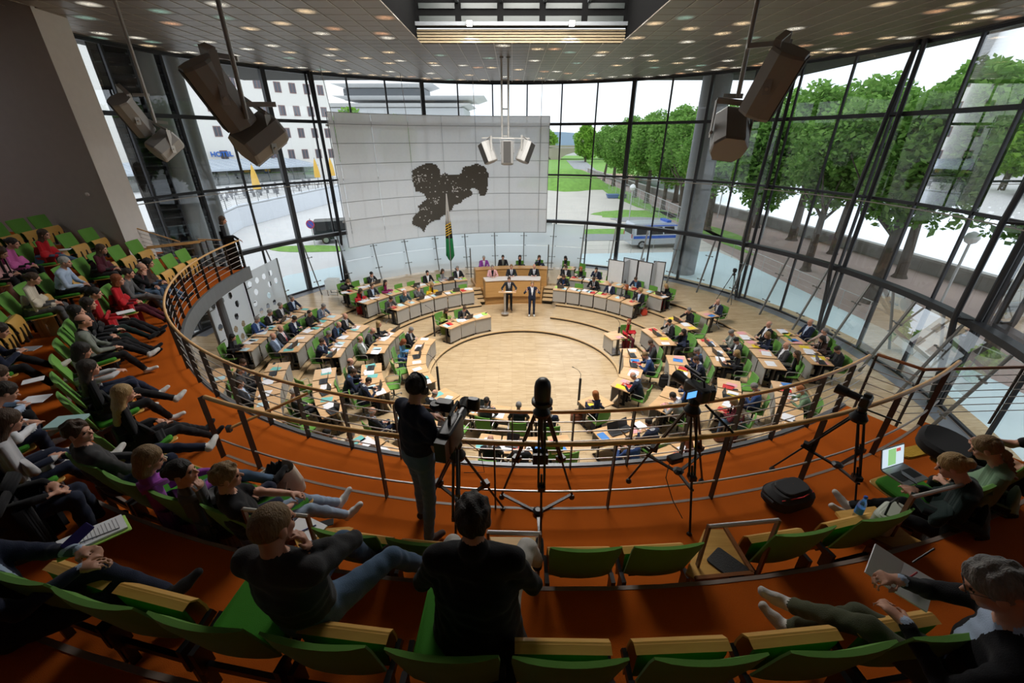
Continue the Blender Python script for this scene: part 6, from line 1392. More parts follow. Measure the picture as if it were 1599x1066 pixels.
van('parked_van', 'dark green-grey van parked on the square behind the round sign', at(524, 379, 0)+Vector((.4, .9, 0)), R(20), mat('van_dark', (.02, .028, .03), .25, .3), L=4.4, Hh=1.8)
t = thing('no_parking_sign', 'round blue and red no-parking sign before the dark parked van', 'sign', at(492, 384, 0), R(0))
b = MB(); b.tube([(0, 0, 0), (0, 0, 2.2)], .04, 8); b.build('pole', MATS['lamp_pole'], t)
for r_, y, c in ((.34, -.05, (.55, .01, .03)), (.27, -.07, (.04, .06, .42))):
    b = MB(); b.tube([(0, y, 1.75), (0, y-.02, 1.75)], r_, 24); b.build('disc', mat('sign_%d' % int(r_*100), c, .5), t)
b = MB(); b.bar((-.2, -.10, 1.95), (.2, -.10, 1.55), .05, .01, up=(0, 1, 0)); b.build('red_bar', MATS['sign_34'], t)
# construction fence
fn = thing('mesh_fence', 'long temporary wire mesh fence between gravel field and promenade', 'fence')
fa, fb = Vector((16.2, 36.5, 0)), Vector((17.3, 105, 0))
for k in range(24):
    q = fa.lerp(fb, k/24); q2 = fa.lerp(fb, (k+1)/24); b = MB()
    b.tube([q, q+Vector((0, 0, 2)), q2+Vector((0, 0, 2)), q2], .035, 5); 
    if k < 10: [b.tube([q.lerp(q2, j/10), q.lerp(q2, j/10)+Vector((0, 0, 2))], .008, 3) for j in range(1, 10)]
    [b.tube([q+Vector((0, 0, h)), q2+Vector((0, 0, h))], .012, 3) for h in (.3, 1.0, 1.5)]
    b.build('fence_panel', MATS['lamp_pole'], fn)
t = thing('skip', 'small blue container on the gravel field beside the fence', 'container', at(956, 309, 0)); b = MB(); b.hex8([(-.7, -.5, .05), (.7, -.5, .05), (.7, .5, .05), (-.7, .5, .05)], [(-.9, -.6, .55), (.9, -.6, .55), (.9, .6, .55), (-.9, .6, .55)]); b.build('body', mat('skip_blue', (.12, .20, .38), .6), t); b = MB(); b.box((1.6, 0, .3), (.8, .8, .55)); b.build('crate', M_GREY, t)
# trees: leaf-card crowns shared by a few templates
M_BARK = mat('bark', (.10, .078, .06), .95, bump=.8, bscale=14, var=.3)
def leafmat(name, c1, c2):
    m = bpy.data.materials.new(name); m.use_nodes = True; n = m.node_tree; n.nodes.clear(); o = n.nodes.new('ShaderNodeOutputMaterial')
    g = n.nodes.new('ShaderNodeNewGeometry'); r = n.nodes.new('ShaderNodeValToRGB'); r.color_ramp.elements[0].color = c1+(1,); r.color_ramp.elements[1].color = c2+(1,)
    n.links.new(g.outputs['Random Per Island'], r.inputs[0]); d = n.nodes.new('ShaderNodeBsdfDiffuse'); t = n.nodes.new('ShaderNodeBsdfTranslucent'); x = n.nodes.new('ShaderNodeMixShader'); x.inputs[0].default_value = .45
    n.links.new(r.outputs[0], d.inputs[0]); n.links.new(r.outputs[0], t.inputs[0]); n.links.new(d.outputs[0], x.inputs[1]); n.links.new(t.outputs[0], x.inputs[2]); n.links.new(x.outputs[0], o.inputs[0]); return m
M_LEAF = leafmat('chestnut_leaf', (.11, .25, .045), (.27, .47, .11)); M_LEAF2 = leafmat('lime_leaf', (.16, .36, .04), (.36, .58, .10))
def crown(name, n, seed, rx, ry, rz, size, blobs, m):
    rg = np.random.default_rng(seed); bc = rg.normal(size=(blobs, 3)); bc /= np.linalg.norm(bc, axis=1)[:, None]; bc *= (rg.random((blobs, 1))**.4)*np.array([rx, ry, rz])*.72; br = (.30+.22*rg.random(blobs))*min(rx, rz)
    w = rg.integers(0, blobs, n); d = rg.normal(size=(n, 3)); d /= np.linalg.norm(d, axis=1)[:, None]; P = bc[w]+d*(br[w]*(.65+.4*rg.random(n)))[:, None]
    a = rg.normal(size=(n, 3)); a /= np.linalg.norm(a, axis=1)[:, None]; a = a*.7+d*.1; a[:, 2] *= .6; u = np.cross(a, rg.normal(size=(n, 3))); u /= np.linalg.norm(u, axis=1)[:, None]; a /= np.linalg.norm(a, axis=1)[:, None]
    s = size*(.6+.8*rg.random(n))[:, None]; v = np.stack([P-a*s, P+u*s*.55, P+a*s, P-u*s*.55], 1).reshape(-1, 3)
    me = np_mesh(name, v, np.arange(n*4).reshape(-1, 4)); me.polygons.foreach_set('use_smooth', np.zeros(n, bool)); me.materials.append(m); return me
CR = [crown('crown', 15000, 1, 3.3, 3.3, 4.4, .20, 46, M_LEAF), crown('crown', 15000, 2, 3.5, 3.2, 4.0, .20, 40, M_LEAF), crown('crown', 12000, 3, 3.0, 3.0, 3.8, .20, 30, M_LEAF)]
CL = crown('crown', 7000, 9, 3.2, 3.2, 4.6, .34, 34, M_LEAF2)
def trunk(h, r, seed, lean=0.):
    rg = random.Random(seed); b = MB(); top = Vector((lean*h, 0, h)); b.tube([(0, 0, -.1), (0, 0, .25), (lean*h*.3, 0, h*.4), top], [r*1.9, r*1.15, r, r*.75], 12)
    for k in range(6):
        a = 2*PI*k/6+rg.random(); l = rg.uniform(1.8, 3.2); s = top*.75+Vector((0, 0, h*.04*k)); b.tube([s, s+Vector((math.cos(a)*l*.5, math.sin(a)*l*.5, l*.5)), s+Vector((math.cos(a)*l, math.sin(a)*l, l*1.3))], [r*.45, r*.25, r*.08], 6)
    return b.mesh('trunk', M_BARK)
TRK = [trunk(4.6, .24, 1), trunk(5.0, .30, 2), trunk(4.6, .26, 3, .12)]
def tree(p, sc, k, label, cz=7.2, me=None, group='chestnut trees of the promenade', csc=1.):
    t = thing('chestnut_tree', label, 'tree', p, k*1.7, group); t.scale = (sc,)*3
    link('trunk', TRK[k % 3], t); c = link('crown', me or CR[k % 3], t); c.location = (0, 0, cz); c.scale = (csc, csc, csc); tag(c, kind='stuff') if False else None
    return t
rowA = [(19.6, 27.0), (19.2, 21.0), (19.4, 15), (19.0, 34), (18.9, 41), (18.7, 47.5), (18.7, 53.5), (18.4, 59.5), (18.4, 65.5), (18.6, 73), (18.8, 82), (19, 92)]
nmA = ['second from right in near row', 'nearest at right edge of near row', 'beyond the right edge', 'third in near row', 'fourth in near row', 'fifth in near row', 'sixth in near row', 'seventh in near row', 'eighth in near row', 'ninth in near row', 'tenth in near row', 'farthest in near row']
for k, ((x, y), l) in enumerate(zip(rowA, nmA)):
    tree((x, y, 0), .92 if k < 3 else .98, k, 'leafy chestnut tree, '+l, cz=7.8 if k < 3 else 7.0, csc=1.0 if k > 2 else .9)
rowB = [(24.7, 18), (24.6, 25.5), (24.5, 31.5), (24.3, 36.3), (24.2, 42), (23.6, 51.5), (22.5, 60), (21.6, 70), (21.2, 82)]
nmB = ['nearest', 'second', 'third', 'fourth', 'fifth', 'sixth', 'seventh', 'eighth', 'farthest']
for k, ((x, y), l) in enumerate(zip(rowB, nmB)): tree((x, y, 0), 1.0, k+1, 'leafy chestnut tree by the river wall, %s of that row' % l, cz=8.2)
for k, (x, y, s) in enumerate([(14.2, 56, .85), (13.8, 60.5, .9)][:0]): tree((x, y, 0), s, k, '')
lm = [(-41, 92, 1.5), (-33, 95, 1.4), (-25, 100, 1.3)]
for k, (x, y, s) in enumerate(lm): tree((x, y, -.5), s, k, 'light green tree behind the glass-roofed restaurant, %s' % ['left', 'middle', 'right'][k], me=CL, group='trees behind the restaurant', cz=6)
for k, (x, y, s) in enumerate([(30, 185, 1.6), (44, 190, 1.5), (58, 200, 1.7), (16, 215, 1.6)]): tree((x, y, -1), s, k, 'distant tree near the stone bridge, %s from left' % ['second', 'third', 'fourth', 'first'][k], me=CL, group='distant trees by the bridge', cz=5)
# stone bridge and hills far behind
t = thing('stone_bridge', 'long sandstone arch bridge far behind the trees', 'bridge')
M_SST = mat('sandstone', (.42, .36, .29), .9, var=.15, vscale=.2)
for k in range(8):
    x0 = -10+30*k; b = MB(); P = [(x0, 0), (x0, 5.2), (x0+30, 5.2), (x0+30, 0), (x0+28, 0)]+[(x0+15+13*math.cos(PI*j/10), 3.9*math.sin(PI*j/10)) for j in range(0, 11)]+[(x0+2, 0)]
    n = len(P); vs = [(p[0], 208+d, p[1]-1) for d in (0, 10) for p in P]; b.add(vs, [tuple(range(n)), tuple(range(n, 2*n))]+[(i, (i+1) % n, n+(i+1) % n, n+i) for i in range(n)]); b.build('arch', M_SST, t)
b = MB(); b.box((110, 208, 4.9), (260, .4, .9)); b.build('parapet', M_SST, t)
b = MB(); rg = random.Random(4); P = [(-300+30*i, 520, 11+4*math.sin(i*.7)+rg.random()*2) for i in range(30)]
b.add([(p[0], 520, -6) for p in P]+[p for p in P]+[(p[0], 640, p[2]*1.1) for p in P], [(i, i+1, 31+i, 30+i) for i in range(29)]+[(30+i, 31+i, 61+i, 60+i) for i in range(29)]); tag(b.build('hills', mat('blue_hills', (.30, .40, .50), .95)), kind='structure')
t = thing('passing_bus', 'pale long vehicle crossing the far bridge', 'bus', (46, 207, 4.8)); b = MB(); b.box((0, 0, 1.2), (14, 2.4, 2.3)); b.build('body', mat('bus_white', (.62, .6, .62), .5), t); b = MB(); b.box((0, -1.22, 1.6), (13, .05, .8)); b.build('windows', M_GREY, t)
# ------------------------------------------------------------------ hotel
M_HW = mat('hotel_white', (.80, .77, .72), .85, var=.03); M_RT = mat('red_roof', (.42, .12, .07), .8, bump=.4, bscale=30); M_WF = mat('window_frame_brown', (.24, .14, .13), .6); M_WG = mat('window_dark_glass', (.10, .10, .12), .15)
hotel = thing('hotel_building', 'large cream hotel block with rows of brown windows and blue lettering', 'building')
def block(x0, y0, x1, y1, dep, z0, z1, roof, cols, rows, wz, parent, fr=.1):
    A, B = Vector((x0, y0, 0)), Vector((x1, y1, 0)); u = (B-A).normalized(); n = Vector((-u.y, u.x, 0)); L = (B-A).length
    b = MB(); q = [A, B, B+n*dep, A+n*dep]; b.hex8([p+Vector((0, 0, z0)) for p in q], [p+Vector((0, 0, z1)) for p in q]); b.build('wall', M_HW, parent)
    if roof:
        b = MB(); o = .5; q2 = [A-u*o-n*o, B+u*o-n*o, B+u*o+n*(dep+o), A-u*o+n*(dep+o)]; q3 = [A+u*1.5+n*dep*.4, B-u*1.5+n*dep*.4, B-u*1.5+n*dep*.6, A+u*1.5+n*dep*.6]
        b.hex8([p+Vector((0, 0, z1)) for p in q2], [p+Vector((0, 0, z1+roof)) for p in q3]); b.build('roof', M_RT, parent)
        b = MB(); b.hex8([p+Vector((0, 0, z1-.3)) for p in q2], [p+Vector((0, 0, z1)) for p in q2]); b.build('cornice', M_HW, parent)
    for c in range(cols):
        for r in range(rows):
            p = A+u*(L*(c+.5)/cols)+Vector((0, 0, wz+r*(z1-wz-.6)/rows+.8)); 
            f = MB(); f.hex8([p-u*.52-n*.04, p+u*.52-n*.04, p+u*.52+n*.05, p-u*.52+n*.05], [v+Vector((0, 0, 1.5)) for v in (p-u*.52-n*.04, p+u*.52-n*.04, p+u*.52+n*.05, p-u*.52+n*.05)]); fo = f.build('window', M_WF, parent)
            for s in (-1, 1):
                g = MB(); c0 = p+u*s*.24-n*.05+Vector((0, 0, .12)); g.hex8([c0-u*.18, c0+u*.18, c0+u*.18+n*.02, c0-u*.18+n*.02], [v+Vector((0, 0, 1.26)) for v in (c0-u*.18, c0+u*.18, c0+u*.18+n*.02, c0-u*.18+n*.02)]); g.build('pane', M_WG, fo)
    return A, u, n
block(-76, 48, -52, 66, 14, -1, 21, 4, 7, 5, 4, hotel)
A_, u_, n_ = block(-52, 66, -38.5, 77, 12, -1, 25, 0, 5, 6, 4, hotel)
block(-38.5, 77, -32, 83.5, 9, -1, 21, 0, 4, 5, 4, hotel)
block(-36.5, 79.4, -33, 82.8, 8, 21, 22, 2.2, 2, 0, 21, hotel)
def text(s, p, rz, size, m, parent, name='lettering'):
    c = bpy.data.curves.new(name, 'FONT'); c.body = s; c.size = size; c.extrude = .03; c.align_x = 'CENTER'; c.offset = .03; c.materials.append(m); o = bpy.data.objects.new(name, c); me = bpy.data.meshes.new_from_object(o); bpy.data.objects.remove(o); o = link(name, me, parent); o.location = p; o.rotation_euler = (PI/2, 0, rz); return o
MBL = mat('blue_letters', (.03, .15, .55), .5); an = math.atan2(u_.y, u_.x)
# ------------------------------------------------------------------ restaurant with glass front on its raised terrace
rs_ = thing('restaurant_pavilion', 'low glass-fronted restaurant with pale ribbed roof on the raised terrace', 'building')
RA, RB = Vector((-52, 45, 0)), Vector((-33, 75, 0)); ru = (RB-RA).normalized(); rn = Vector((-ru.y, ru.x, 0))
tp = tag(thing('terrace_wall', None, None), kind='structure')
WA, WB, WC = at(300, 405, 0), at(380, 355, 0), at(560, 305, 0)
for p, q in ((WA, WB), (WB, WC)): b = MB(); w = (q-p).normalized(); nn_ = Vector((-w.y, w.x, 0)); b.hex8([p, q, q+nn_*.4, p+nn_*.4], [v+Vector((0, 0, 2.1)) for v in (p, q, q+nn_*.4, p+nn_*.4)]); b.build('wall_section', mat('white_render', (.70, .72, .76), .8), tp)
b = MB(); b.prism([tuple((WA+Vector((0, 0, 0))).to_2d()), tuple(WB.to_2d()), tuple(WC.to_2d()), (-30, 90), (-70, 80), (-60, 36)], 1.9, 2.0); b.build('terrace_deck', M_PAVE, tp)
def quad(name, a, b_, z0, z1, m, par, th=.05, nrm=None):
    b = MB(); n = nrm or rn; b.hex8([a+Vector((0, 0, z0)), b_+Vector((0, 0, z0)), b_+n*th+Vector((0, 0, z0)), a+n*th+Vector((0, 0, z0))], [a+Vector((0, 0, z1)), b_+Vector((0, 0, z1)), b_+n*th+Vector((0, 0, z1)), a+n*th+Vector((0, 0, z1))]); return b.build(name, m, par)
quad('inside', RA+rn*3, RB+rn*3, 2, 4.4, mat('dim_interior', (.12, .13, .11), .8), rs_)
N_ = 18
for k in range(N_):
    a, c = RA.lerp(RB, k/N_), RA.lerp(RB, (k+1)/N_); quad('pane', a, c, 2.0, 3.9, glass('pavilion_glass', (.55, .62, .60), 1.5, .12), rs_, .02)
    b = MB(); b.bar(a+Vector((0, 0, 2)), a+Vector((0, 0, 4.0)), .1); b.build('mullion', M_GREY, rs_)
quad('transom', RA-rn*.05, RB-rn*.05, 3.0, 3.08, M_GREY, rs_, .08)
b = MB(); q = [RA-rn*1.2, RB-rn*1.2, RB+rn*7, RA+rn*7]; b.hex8([v+Vector((0, 0, 3.9 if i < 2 else 4.9)) for i, v in enumerate(q)], [v+Vector((0, 0, 4.15 if i < 2 else 5.1)) for i, v in enumerate(q)]); b.build('roof', mat('pale_metal_roof', (.50, .55, .62), .5, .3), rs_)
for k in range(26): a = RA.lerp(RB, k/26); b = MB(); b.bar(a-rn*1.2+Vector((0, 0, 4.2)), a+rn*7+Vector((0, 0, 5.15)), .12, .12); b.build('roof_rib', mat('roof_rib', (.62, .66, .70), .5), rs_)
tr = thing('terrace_guard', 'grey mesh guard rail on the white terrace wall', 'railing')
for p, q in ((WA, WB), (WB, WC)):
    L = (q-p).length
    for k in range(int(L/1.6)):
        a = p.lerp(q, k*1.6/L)+Vector((0, 0, 2.1)); c = p.lerp(q, min(1, (k+1)*1.6/L))+Vector((0, 0, 2.1)); b = MB(); b.tube([a, a+Vector((0, 0, .95)), c+Vector((0, 0, .95))], .03, 4); [b.tube([a+Vector((0, 0, .15*j)), c+Vector((0, 0, .15*j))], .012, 3) for j in range(1, 6)]; b.build('guard_panel', M_GREY, tr)
MY = mat('umbrella_yellow', (.75, .45, .08), .8)
def parasol(p, k):
    t = thing('closed_parasol', 'closed yellow parasol on the restaurant terrace, %s from left' % ORD[k], 'parasol', p)
    b = MB(); b.lathe([(.42, 0), (.40, .5), (.30, 1.4), (.12, 2.2), (.03, 2.5)], 10, (0, 0, .9)); b.build('canopy', MY, t, smooth=True); b = MB(); b.tube([(0, 0, 0), (0, 0, 3.5)], .04, 6); b.build('pole', M_GREY, t)
for k, (x, y, zz) in enumerate([(405, 308, 2.), (498, 287, 2.), (521, 284, 2.)]): parasol(at(x, y, zz), k)
CT = None
for k in range(16):
    x = 345+k*9.6; y = 314-(x-345)*.14-(k % 3)*3.5; p = at(x, y, 2.0); l = 'cafe table with two chairs on the white-walled terrace, %s from left' % ORD[k]
    if CT is None:
        t = thing('cafe_table', l, 'table', p, 0, 'cafe tables on the terrace')
        b = MB(); b.tube([(0, 0, .7), (0, 0, .74)], .4, 12); b.tube([(0, 0, 0), (0, 0, .7)], .03, 5); b.build('table', mat('cafe_white', (.5, .5, .5), .6), t)
        for s_ in (-1, 1): b = MB(); b.box((s_*.65, 0, .42), (.4, .4, .05)); b.box((s_*.83, 0, .65), (.05, .4, .45)); b.box((s_*.65, 0, .2), (.05, .3, .4)); b.build('chair', mat('cafe_chair', [(.25, .25, .26), (.35, .12, .10)][s_ > 0], .7), t)
        CT = t
    else: t = copy_tree(CT); t['label'] = l
    t.location = p; t.rotation_euler = (0, 0, k*1.3)
# white flat-roofed building seen over the screen
t = thing('flat_roofed_building', 'white building with long overhanging flat roofs above the screen', 'building'); b = MB(); b.box((-37, 148, 8), (46, 20, 16)); b.build('walls', mat('pale_concrete', (.55, .56, .57), .8), t)
for x, w, z, d in ((-37, 50, 16.2, 24), (-30, 44, 18.2, 20), (-38, 30, 21.5, 14)): b = MB(); b.hex8([(x-w/2+3, 148-d/2+2, z), (x+w/2-3, 148-d/2+2, z), (x+w/2-3, 148+d/2, z), (x-w/2+3, 148+d/2, z)], [(x-w/2, 148-d/2, z+.9), (x+w/2, 148-d/2, z+.9), (x+w/2, 148+d/2, z+.9), (x-w/2, 148+d/2, z+.9)]); b.build('roof', mat('bright_concrete', (.72, .72, .72), .8), t)
b = MB(); b.box((-38, 148, 19.8), (24, 10, 3)); b.build('upper_floor', M_GREY, t)
# ================================================================== perforated screen with the map, flag, loudspeakers
def perfscreen(name, col, sc, thr, clear):
    m = bpy.data.materials.new(name); m.use_nodes = True; n = m.node_tree; n.nodes.clear(); o = n.nodes.new('ShaderNodeOutputMaterial')
    tl = n.nodes.new('ShaderNodeBsdfTranslucent'); df = n.nodes.new('ShaderNodeBsdfDiffuse'); tr = n.nodes.new('ShaderNodeBsdfTransparent')
    nz_ = n.nodes.new('ShaderNodeTexNoise'); nz_.inputs['Scale'].default_value = 9; r = n.nodes.new('ShaderNodeValToRGB'); r.color_ramp.elements[0].color = tuple(c*.93 for c in col)+(1,); r.color_ramp.elements[1].color = col+(1,)
    t = n.nodes.new('ShaderNodeTexCoord'); n.links.new(t.outputs['Object'], nz_.inputs['Vector']); n.links.new(nz_.outputs['Fac'], r.inputs[0]); n.links.new(r.outputs[0], df.inputs[0]); n.links.new(r.outputs[0], tl.inputs[0])
    a = n.nodes.new('ShaderNodeMixShader'); a.inputs[0].default_value = .62; n.links.new(tl.outputs[0], a.inputs[1]); n.links.new(df.outputs[0], a.inputs[2])
    b = n.nodes.new('ShaderNodeMixShader'); b.inputs[0].default_value = clear; n.links.new(a.outputs[0], b.inputs[1]); n.links.new(tr.outputs[0], b.inputs[2]); n.links.new(b.outputs[0], o.inputs[0]); return m
M_SCR = perfscreen('perforated_screen_white', (.86, .87, .88), 30, .3, .06)
scrn = thing('map_screen', 'large curved perforated metal screen carrying a dark relief map of Saxony', 'screen')
SR_ = 11.4
def opol(x, y): q = oncyl(x, y, SR_); return math.degrees(math.atan2(q.y-CY, q.x-CX)), q.z
aL, zT = opol(510, 176); aL2, zB = opol(546, 387); aR, zT2 = opol(858, 180); aR2, zB2 = opol(853, 363)
aL = (aL+aL2)/2; aR = (aR+aR2)/2; zT = (zT+zT2)/2; zB = (zB+zB2)/2
def sp_(a, z, r=SR_): return Vector((CX+r*math.cos(R(a)), CY+r*math.sin(R(a)), z))
xs = [opol(x, 300)[0] for x in (533, 591, 645, 696, 746, 797, 843)]
xs = [aL]+[opol(x, 250)[0] for x in (531, 587, 642, 693, 744, 795, 843)]+[aR]
zs = [zT]+[opol(858, y)[1] for y in (197, 223, 251, 277, 302, 327)]+[zB]
for i in range(len(xs)-1):
    for j in range(len(zs)-1):
        n = 4; g = .06; v = []; A = [xs[i]-g+(xs[i+1]-xs[i]+2*g)*k/n for k in range(n+1)]
        b = MB(); b.add([sp_(a, z) for a in A for z in (zs[j], zs[j+1])], [(2*k, 2*k+1, 2*k+3, 2*k+2) for k in range(n)]); b.build('screen_panel', M_SCR, scrn)
for a in xs: b = MB(); b.bar(sp_(a, zT, SR_+.06), sp_(a, zB, SR_+.06), .03); b.build('rib', M_SILV, scrn)
for z in zs: b = MB(); b.tube([sp_(a, z, SR_-.005) for a in degs(aL, aR, 1)], .014, 4); b.build('rib', M_SILV, scrn)
for z in (zs[1], zs[-2]): b = MB(); b.tube([sp_(a, z-.05, SR_+.25) for a in degs(aL, aR, 2)], .05, 8); b.build('support_tube', M_STEEL, scrn)
for a in (xs[1], xs[3], xs[5], xs[7]): b = MB(); b.bar(sp_(a, zT, SR_+.1), sp_(a, CZ, SR_+.4), .02); b.build('hanger', M_STEEL, scrn)
# map outline (pixels in the 370x247 crop at x500,y170, enlarged 4.316)
O = [(617, 412), (650, 398), (668, 382), (695, 376), (725, 363), (752, 365), (785, 380), (802, 405), (805, 440), (818, 447), (838, 430), (862, 440), (905, 445), (940, 437), (955, 428), (960, 392), (985, 385), (1015, 383), (1045, 368), (1066, 372), (1090, 385), (1115, 395), (1135, 440), (1133, 490), (1125, 545), (1108, 588), (1080, 585), (1068, 565), (1062, 545), (1030, 533), (1010, 543), (1030, 562), (1022, 578), (985, 600), (960, 615), (945, 635), (900, 650), (885, 680), (868, 690), (845, 712), (812, 722), (808, 745), (770, 752), (735, 765), (712, 790), (700, 830), (685, 805), (655, 790), (632, 785), (617, 768), (625, 730), (650, 705), (672, 690), (660, 655), (690, 625), (722, 607), (700, 570), (665, 560), (640, 550), (630, 510), (618, 460)]
MP = [opol(500+x/4.316, 170+y/4.316) for x, y in O]
PP = []
rg = random.Random(8)
for i in range(len(MP)):
    a, c = MP[i], MP[(i+1) % len(MP)]
    for k in range(4): f = k/4; PP.append((a[0]+(c[0]-a[0])*f+rg.uniform(-.12, .12), a[1]+(c[1]-a[1])*f+rg.uniform(-.025, .025)))
def inside(a, z):
    c = False; n = len(PP)
    for i in range(n):
        (x1, y1), (x2, y2) = PP[i], PP[(i+1) % n]
        if (y1 > z) != (y2 > z) and a < (x2-x1)*(z-y1)/(y2-y1)+x1: c = not c
    return c
a0_ = min(p[0] for p in PP); a1_ = max(p[0] for p in PP); z0_ = min(p[1] for p in PP); z1_ = max(p[1] for p in PP)
da = math.degrees(.06/SR_); na = int((a1_-a0_)/da)+1; nz_ = int((z1_-z0_)/.06)+1; b = MB(); vi = {}; vs = []; fs = []
def vid(i, k):
    if (i, k) not in vi: vi[i, k] = len(vs); vs.append(sp_(a0_+i*da, z0_+k*.06, SR_-.035))
    return vi[i, k]
for i in range(na):
    for k in range(nz_):
        if inside(a0_+(i+.5)*da, z0_+(k+.5)*.06): fs.append((vid(i, k), vid(i+1, k), vid(i+1, k+1), vid(i, k+1)))
b.add(vs, fs); mo = b.build('relief_map', mat('map_dark_grey', (.085, .078, .066), .8), scrn)
md = mo.modifiers.new('thick', 'SOLIDIFY'); md.thickness = .02
dt = MB(); rg = random.Random(3)
for cx_, cy_, n, s in ((665, 475, 22, 22), (915, 540, 26, 28), (775, 620, 12, 15), (705, 670, 12, 14), (800, 520, 30, 90), (1050, 440, 10, 60), (720, 450, 12, 60), (720, 740, 8, 40)):
    for k in range(n):
        x, y = cx_+rg.gauss(0, s), cy_+rg.gauss(0, s*.6); a, z = opol(500+x/4.316, 170+y/4.316); q = sp_(a, z, SR_-.05); dt.box(q, (.07*rg.uniform(.4, 1.2), .02, .05*rg.uniform(.4, 1.2)), R(a+90))
tag(dt.build('town_dots', mat('dot_white', (.66, .66, .66), .8), mo), kind='stuff')
# flag on its pole
fl = thing('flag', 'hanging white and green flag with black-and-gold arms on a tall pole', 'flag', at(706, 441, .6), 0)
dist = (at(706, 441, .6)-EYE).length
b = MB(); b.tube([(0, 0, 0), (0, 0, 3.9)], .03, 8); b.lathe([(.25, 0), (.25, .03), (.04, .06)], 16); b.build('pole', M_SILV, fl)
def fold(z0, z1, w0, w1, m, name, tip=0):
    n = 14; vs = []
    for i in range(6):
        f = i/5; z = z0+(z1-z0)*f; w = w0+(w1-w0)*f
        for k in range(n+1): g = k/n; x = (g-.5)*w; vs.append((x, .05*math.sin(g*PI*5)*(.4+w), z-(tip*(1-abs(2*g-1)) if i == 5 else 0)))
    b = MB(); b.add(vs, [(i*(n+1)+k, i*(n+1)+k+1, (i+1)*(n+1)+k+1, (i+1)*(n+1)+k) for i in range(5) for k in range(n)]); o = b.build(name, m, fl, smooth=True); md = o.modifiers.new('s', 'SOLIDIFY'); md.thickness = .01
Zp = lambda y: (EYE.z+ray(703, y).z/math.hypot(ray(703, y).x, ray(703, y).y)*math.hypot(at(706, 441, .6).x, at(706, 441, .6).y))-.6
fold(Zp(302), Zp(350), .04, .30, mat('flag_white', (.62, .60, .58), .8), 'white_band')
fold(Zp(350), Zp(372), .30, .38, mat('flag_black', (.02, .018, .012), .8), 'arms_band')
fold(Zp(372), Zp(399), .38, .46, mat('flag_green', (.01, .20, .06), .8), 'green_band', tip=.35)
b = MB()
for k in range(5): z = Zp(353)-.13*k; b.hex8([(-.15, -.08, z), (.15, -.08, z+.16), (.15, -.07, z+.16), (-.15, -.07, z)], [(-.15, -.08, z+.06), (.15, -.08, z+.22), (.15, -.07, z+.22), (-.15, -.07, z+.06)])
b.build('gold_bars', mat('flag_gold', (.65, .42, .04), .6), fl)
# loudspeakers: tapered cabinets hung from tubes
def speaker(label, p, size, yaw, pitch, roll=0, yoke=True):
    w, d, h = size; t = thing('loudspeaker', label, 'loudspeaker', p); t.rotation_euler = Matrix.Rotation(yaw, 3, 'Z').to_euler() if False else (pitch, roll, yaw)
    def oct_(z, s): return [(x*w/2*s, y*d/2*s, z) for x, y in ((-.62, -1), (.62, -1), (.95, -.45), (1, .35), (.55, 1), (-.55, 1), (-1, .35), (-.95, -.45))]
    b = MB(); n = 8; vs = oct_(-h/2, .94)+oct_(-h/2+.03, 1)+oct_(h/2-.03, 1)+oct_(h/2, .94); b.add(vs, [tuple(range(8)), tuple(range(24, 32))]+[(i*8+k, i*8+(k+1) % 8, (i+1)*8+(k+1) % 8, (i+1)*8+k) for i in range(3) for k in range(8)]); b.build('cabinet', M_SPK, t)
    b = MB(); b.box((0, -d/2-.005, 0), (w*.60, .012, h*.93)); b.build('grille', M_SPKF, t)
    b = MB(); b.lathe([(.012, 0), (.012, .01)], 8, (w*.3, -d*.35, -h/2+.05)); b.build('screw', M_STEEL, t)
    return t
M_POLE = mat('pole_grey', (.40, .39, .37), .45, .2)
M_SILVD = mat('bracket_grey', (.20, .195, .18), .45, .4)
CR_, CU_, CT_ = Vector((1, 0, 0)), Vector((0, math.sin(PITCH), math.cos(PITCH))), Vector((0, -math.cos(PITCH), math.sin(PITCH)))
def spk(label, px, py, depth, size, A, F):
    A = (CR_*A[0]+CU_*A[1]+CT_*A[2]).normalized(); F = (CR_*F[0]+CU_*F[1]+CT_*F[2]); F = (F-A*F.dot(A)).normalized(); X = A.cross(F)
    t = speaker(label, far(px, py, depth), size, 0, 0); M = Matrix((X, -F, A)).transposed()
    if M.determinant() < 0: M = Matrix((-X, -F, A)).transposed()
    t.rotation_euler = M.to_euler(); w = size[0]; Mi = M.inverted(); X_ = M.col[0]; up = Vector((0, 0, 1))
    L = size[2]*.5+.10; tops = []
    for s in (-1, 1):
        pv = X_*s*(w/2+.02); tp_ = pv+up*L; tops.append(tp_); b = MB(); b.bar(Mi @ pv-(Mi @ up)*.06, Mi @ tp_, .012, .075, up=Mi @ (X_.cross(up))); b.tube([Mi @ (X_*s*(w/2)), Mi @ (X_*s*(w/2+.035))], .02, 8); b.build('yoke_arm', M_POLE, t)
    b = MB(); b.bar(Mi @ tops[0], Mi @ tops[1], .07, .02); b.build('yoke_bar', M_POLE, t); return t
def hangpole(label, px, py, depth, r=.03, arms=()):
    p = far(px, py, depth); o = Vector((p.x, p.y, CZ)); t = thing('suspension_tube', label, 'pole', o); b = MB(); b.tube([(0, 0, 0), (0, 0, p.z-CZ)], r, 10); b.build('tube', M_POLE, t, smooth=True); b = MB(); b.tube([(0, 0, -.02), (0, 0, -.05)], .08, 12); b.build('ceiling_rose', M_SILVD, t)
    for a, c in arms: b = MB(); b.bar(far(*a)-o, far(*c)-o, .05, .05); b.build('cross_arm', M_POLE, t)
    return p
hangpole('long grey suspension tube of the two big left loudspeakers', 386, 186, 4.6, .024, [((314, 82, 4.5), (372, 92, 4.58)), ((383, 163, 4.62), (430, 163, 4.8))])
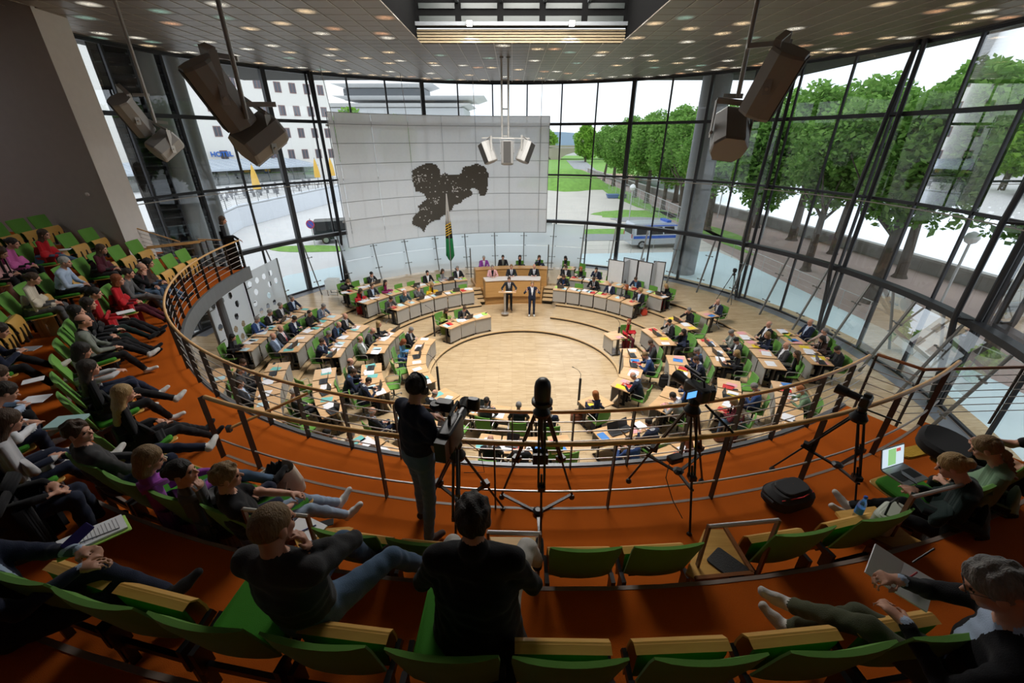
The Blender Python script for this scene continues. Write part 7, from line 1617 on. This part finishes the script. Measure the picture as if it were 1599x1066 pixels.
spk('upper big grey loudspeaker hanging at the left front', 343, 148, 4.5, (.38, .34, .66), (-.2, .55, .75), (-.75, -.6, .35))
spk('lower big grey loudspeaker hanging at the left front', 405, 215, 4.9, (.40, .36, .50), (-.5, -.7, .3), (.3, .4, -.85))
hangpole('suspension tube of the smaller pair near the left columns', 243, 192, 8.2, .03, [((207, 148, 8), (233, 148, 8.1)), ((243, 190, 8.2), (262, 192, 8.3))])
spk('upper small grey loudspeaker near the left columns', 207, 181, 8.0, (.38, .36, .68), (.05, .4, .8), (-.7, -.6, .6))
spk('lower small grey loudspeaker near the left columns', 257, 226, 8.4, (.42, .38, .5), (-.4, -.7, .3), (.3, .4, -.85))
hangpole('long grey suspension tube of the two right loudspeakers', 1152, 152, 5.0, .026, [((1166, 72, 4.7), (1236, 66, 4.6)), ((1130, 150, 5.1), (1160, 150, 5.0))])
spk('upper grey loudspeaker hanging at the right front', 1206, 130, 4.6, (.38, .36, .66), (.1, .5, .7), (.75, -.45, .35))
spk('lower grey loudspeaker hanging at the right front', 1139, 210, 5.2, (.42, .38, .50), (-.23, -1.1, .35), (.15, .35, -.9))
pa_ = hangpole('left tube of the central loudspeaker cluster', 784, 215, 17.2, .04, [((752, 215, 17), (827, 216, 17))]+[((784, y, 17.2), (794, y, 17.2)) for y in (125, 170, 212)]); pb_ = hangpole('right tube of the central loudspeaker cluster', 794, 215, 17.2, .04)
spk('left of the three small central loudspeakers', 762, 238, 17.0, (.5, .5, .8), (-.35, .88, .2), (-.75, -.35, .5))
spk('middle of the three small central loudspeakers', 792, 239, 16.8, (.5, .5, .85), (0, .96, .25), (0, -.25, .95))
spk('right of the three small central loudspeakers', 820, 237, 17.0, (.5, .5, .8), (.35, .88, .2), (.75, -.35, .5))
# hotel lettering positioned on its facade
def onfac(px, z):
    d = ray(px, 240); A = A_; # intersect vertical facade plane
    t = ((A-EYE).dot(n_))/d.dot(n_); q = EYE+d*t; return Vector((q.x, q.y, z))-n_*.15
zt = (EYE+ray(330, 243)*(((A_-EYE).dot(n_))/ray(330, 243).dot(n_))).z
q = onfac(346, 0); zt = (EYE+ray(346, 244)*(((A_-EYE).dot(n_))/ray(346, 244).dot(n_))).z
text('HOTEL', (q.x, q.y, zt), an, .95, MBL, hotel)
q = onfac(289, 0); text('MA', (q.x, q.y, zt), an, .95, MBL, hotel)
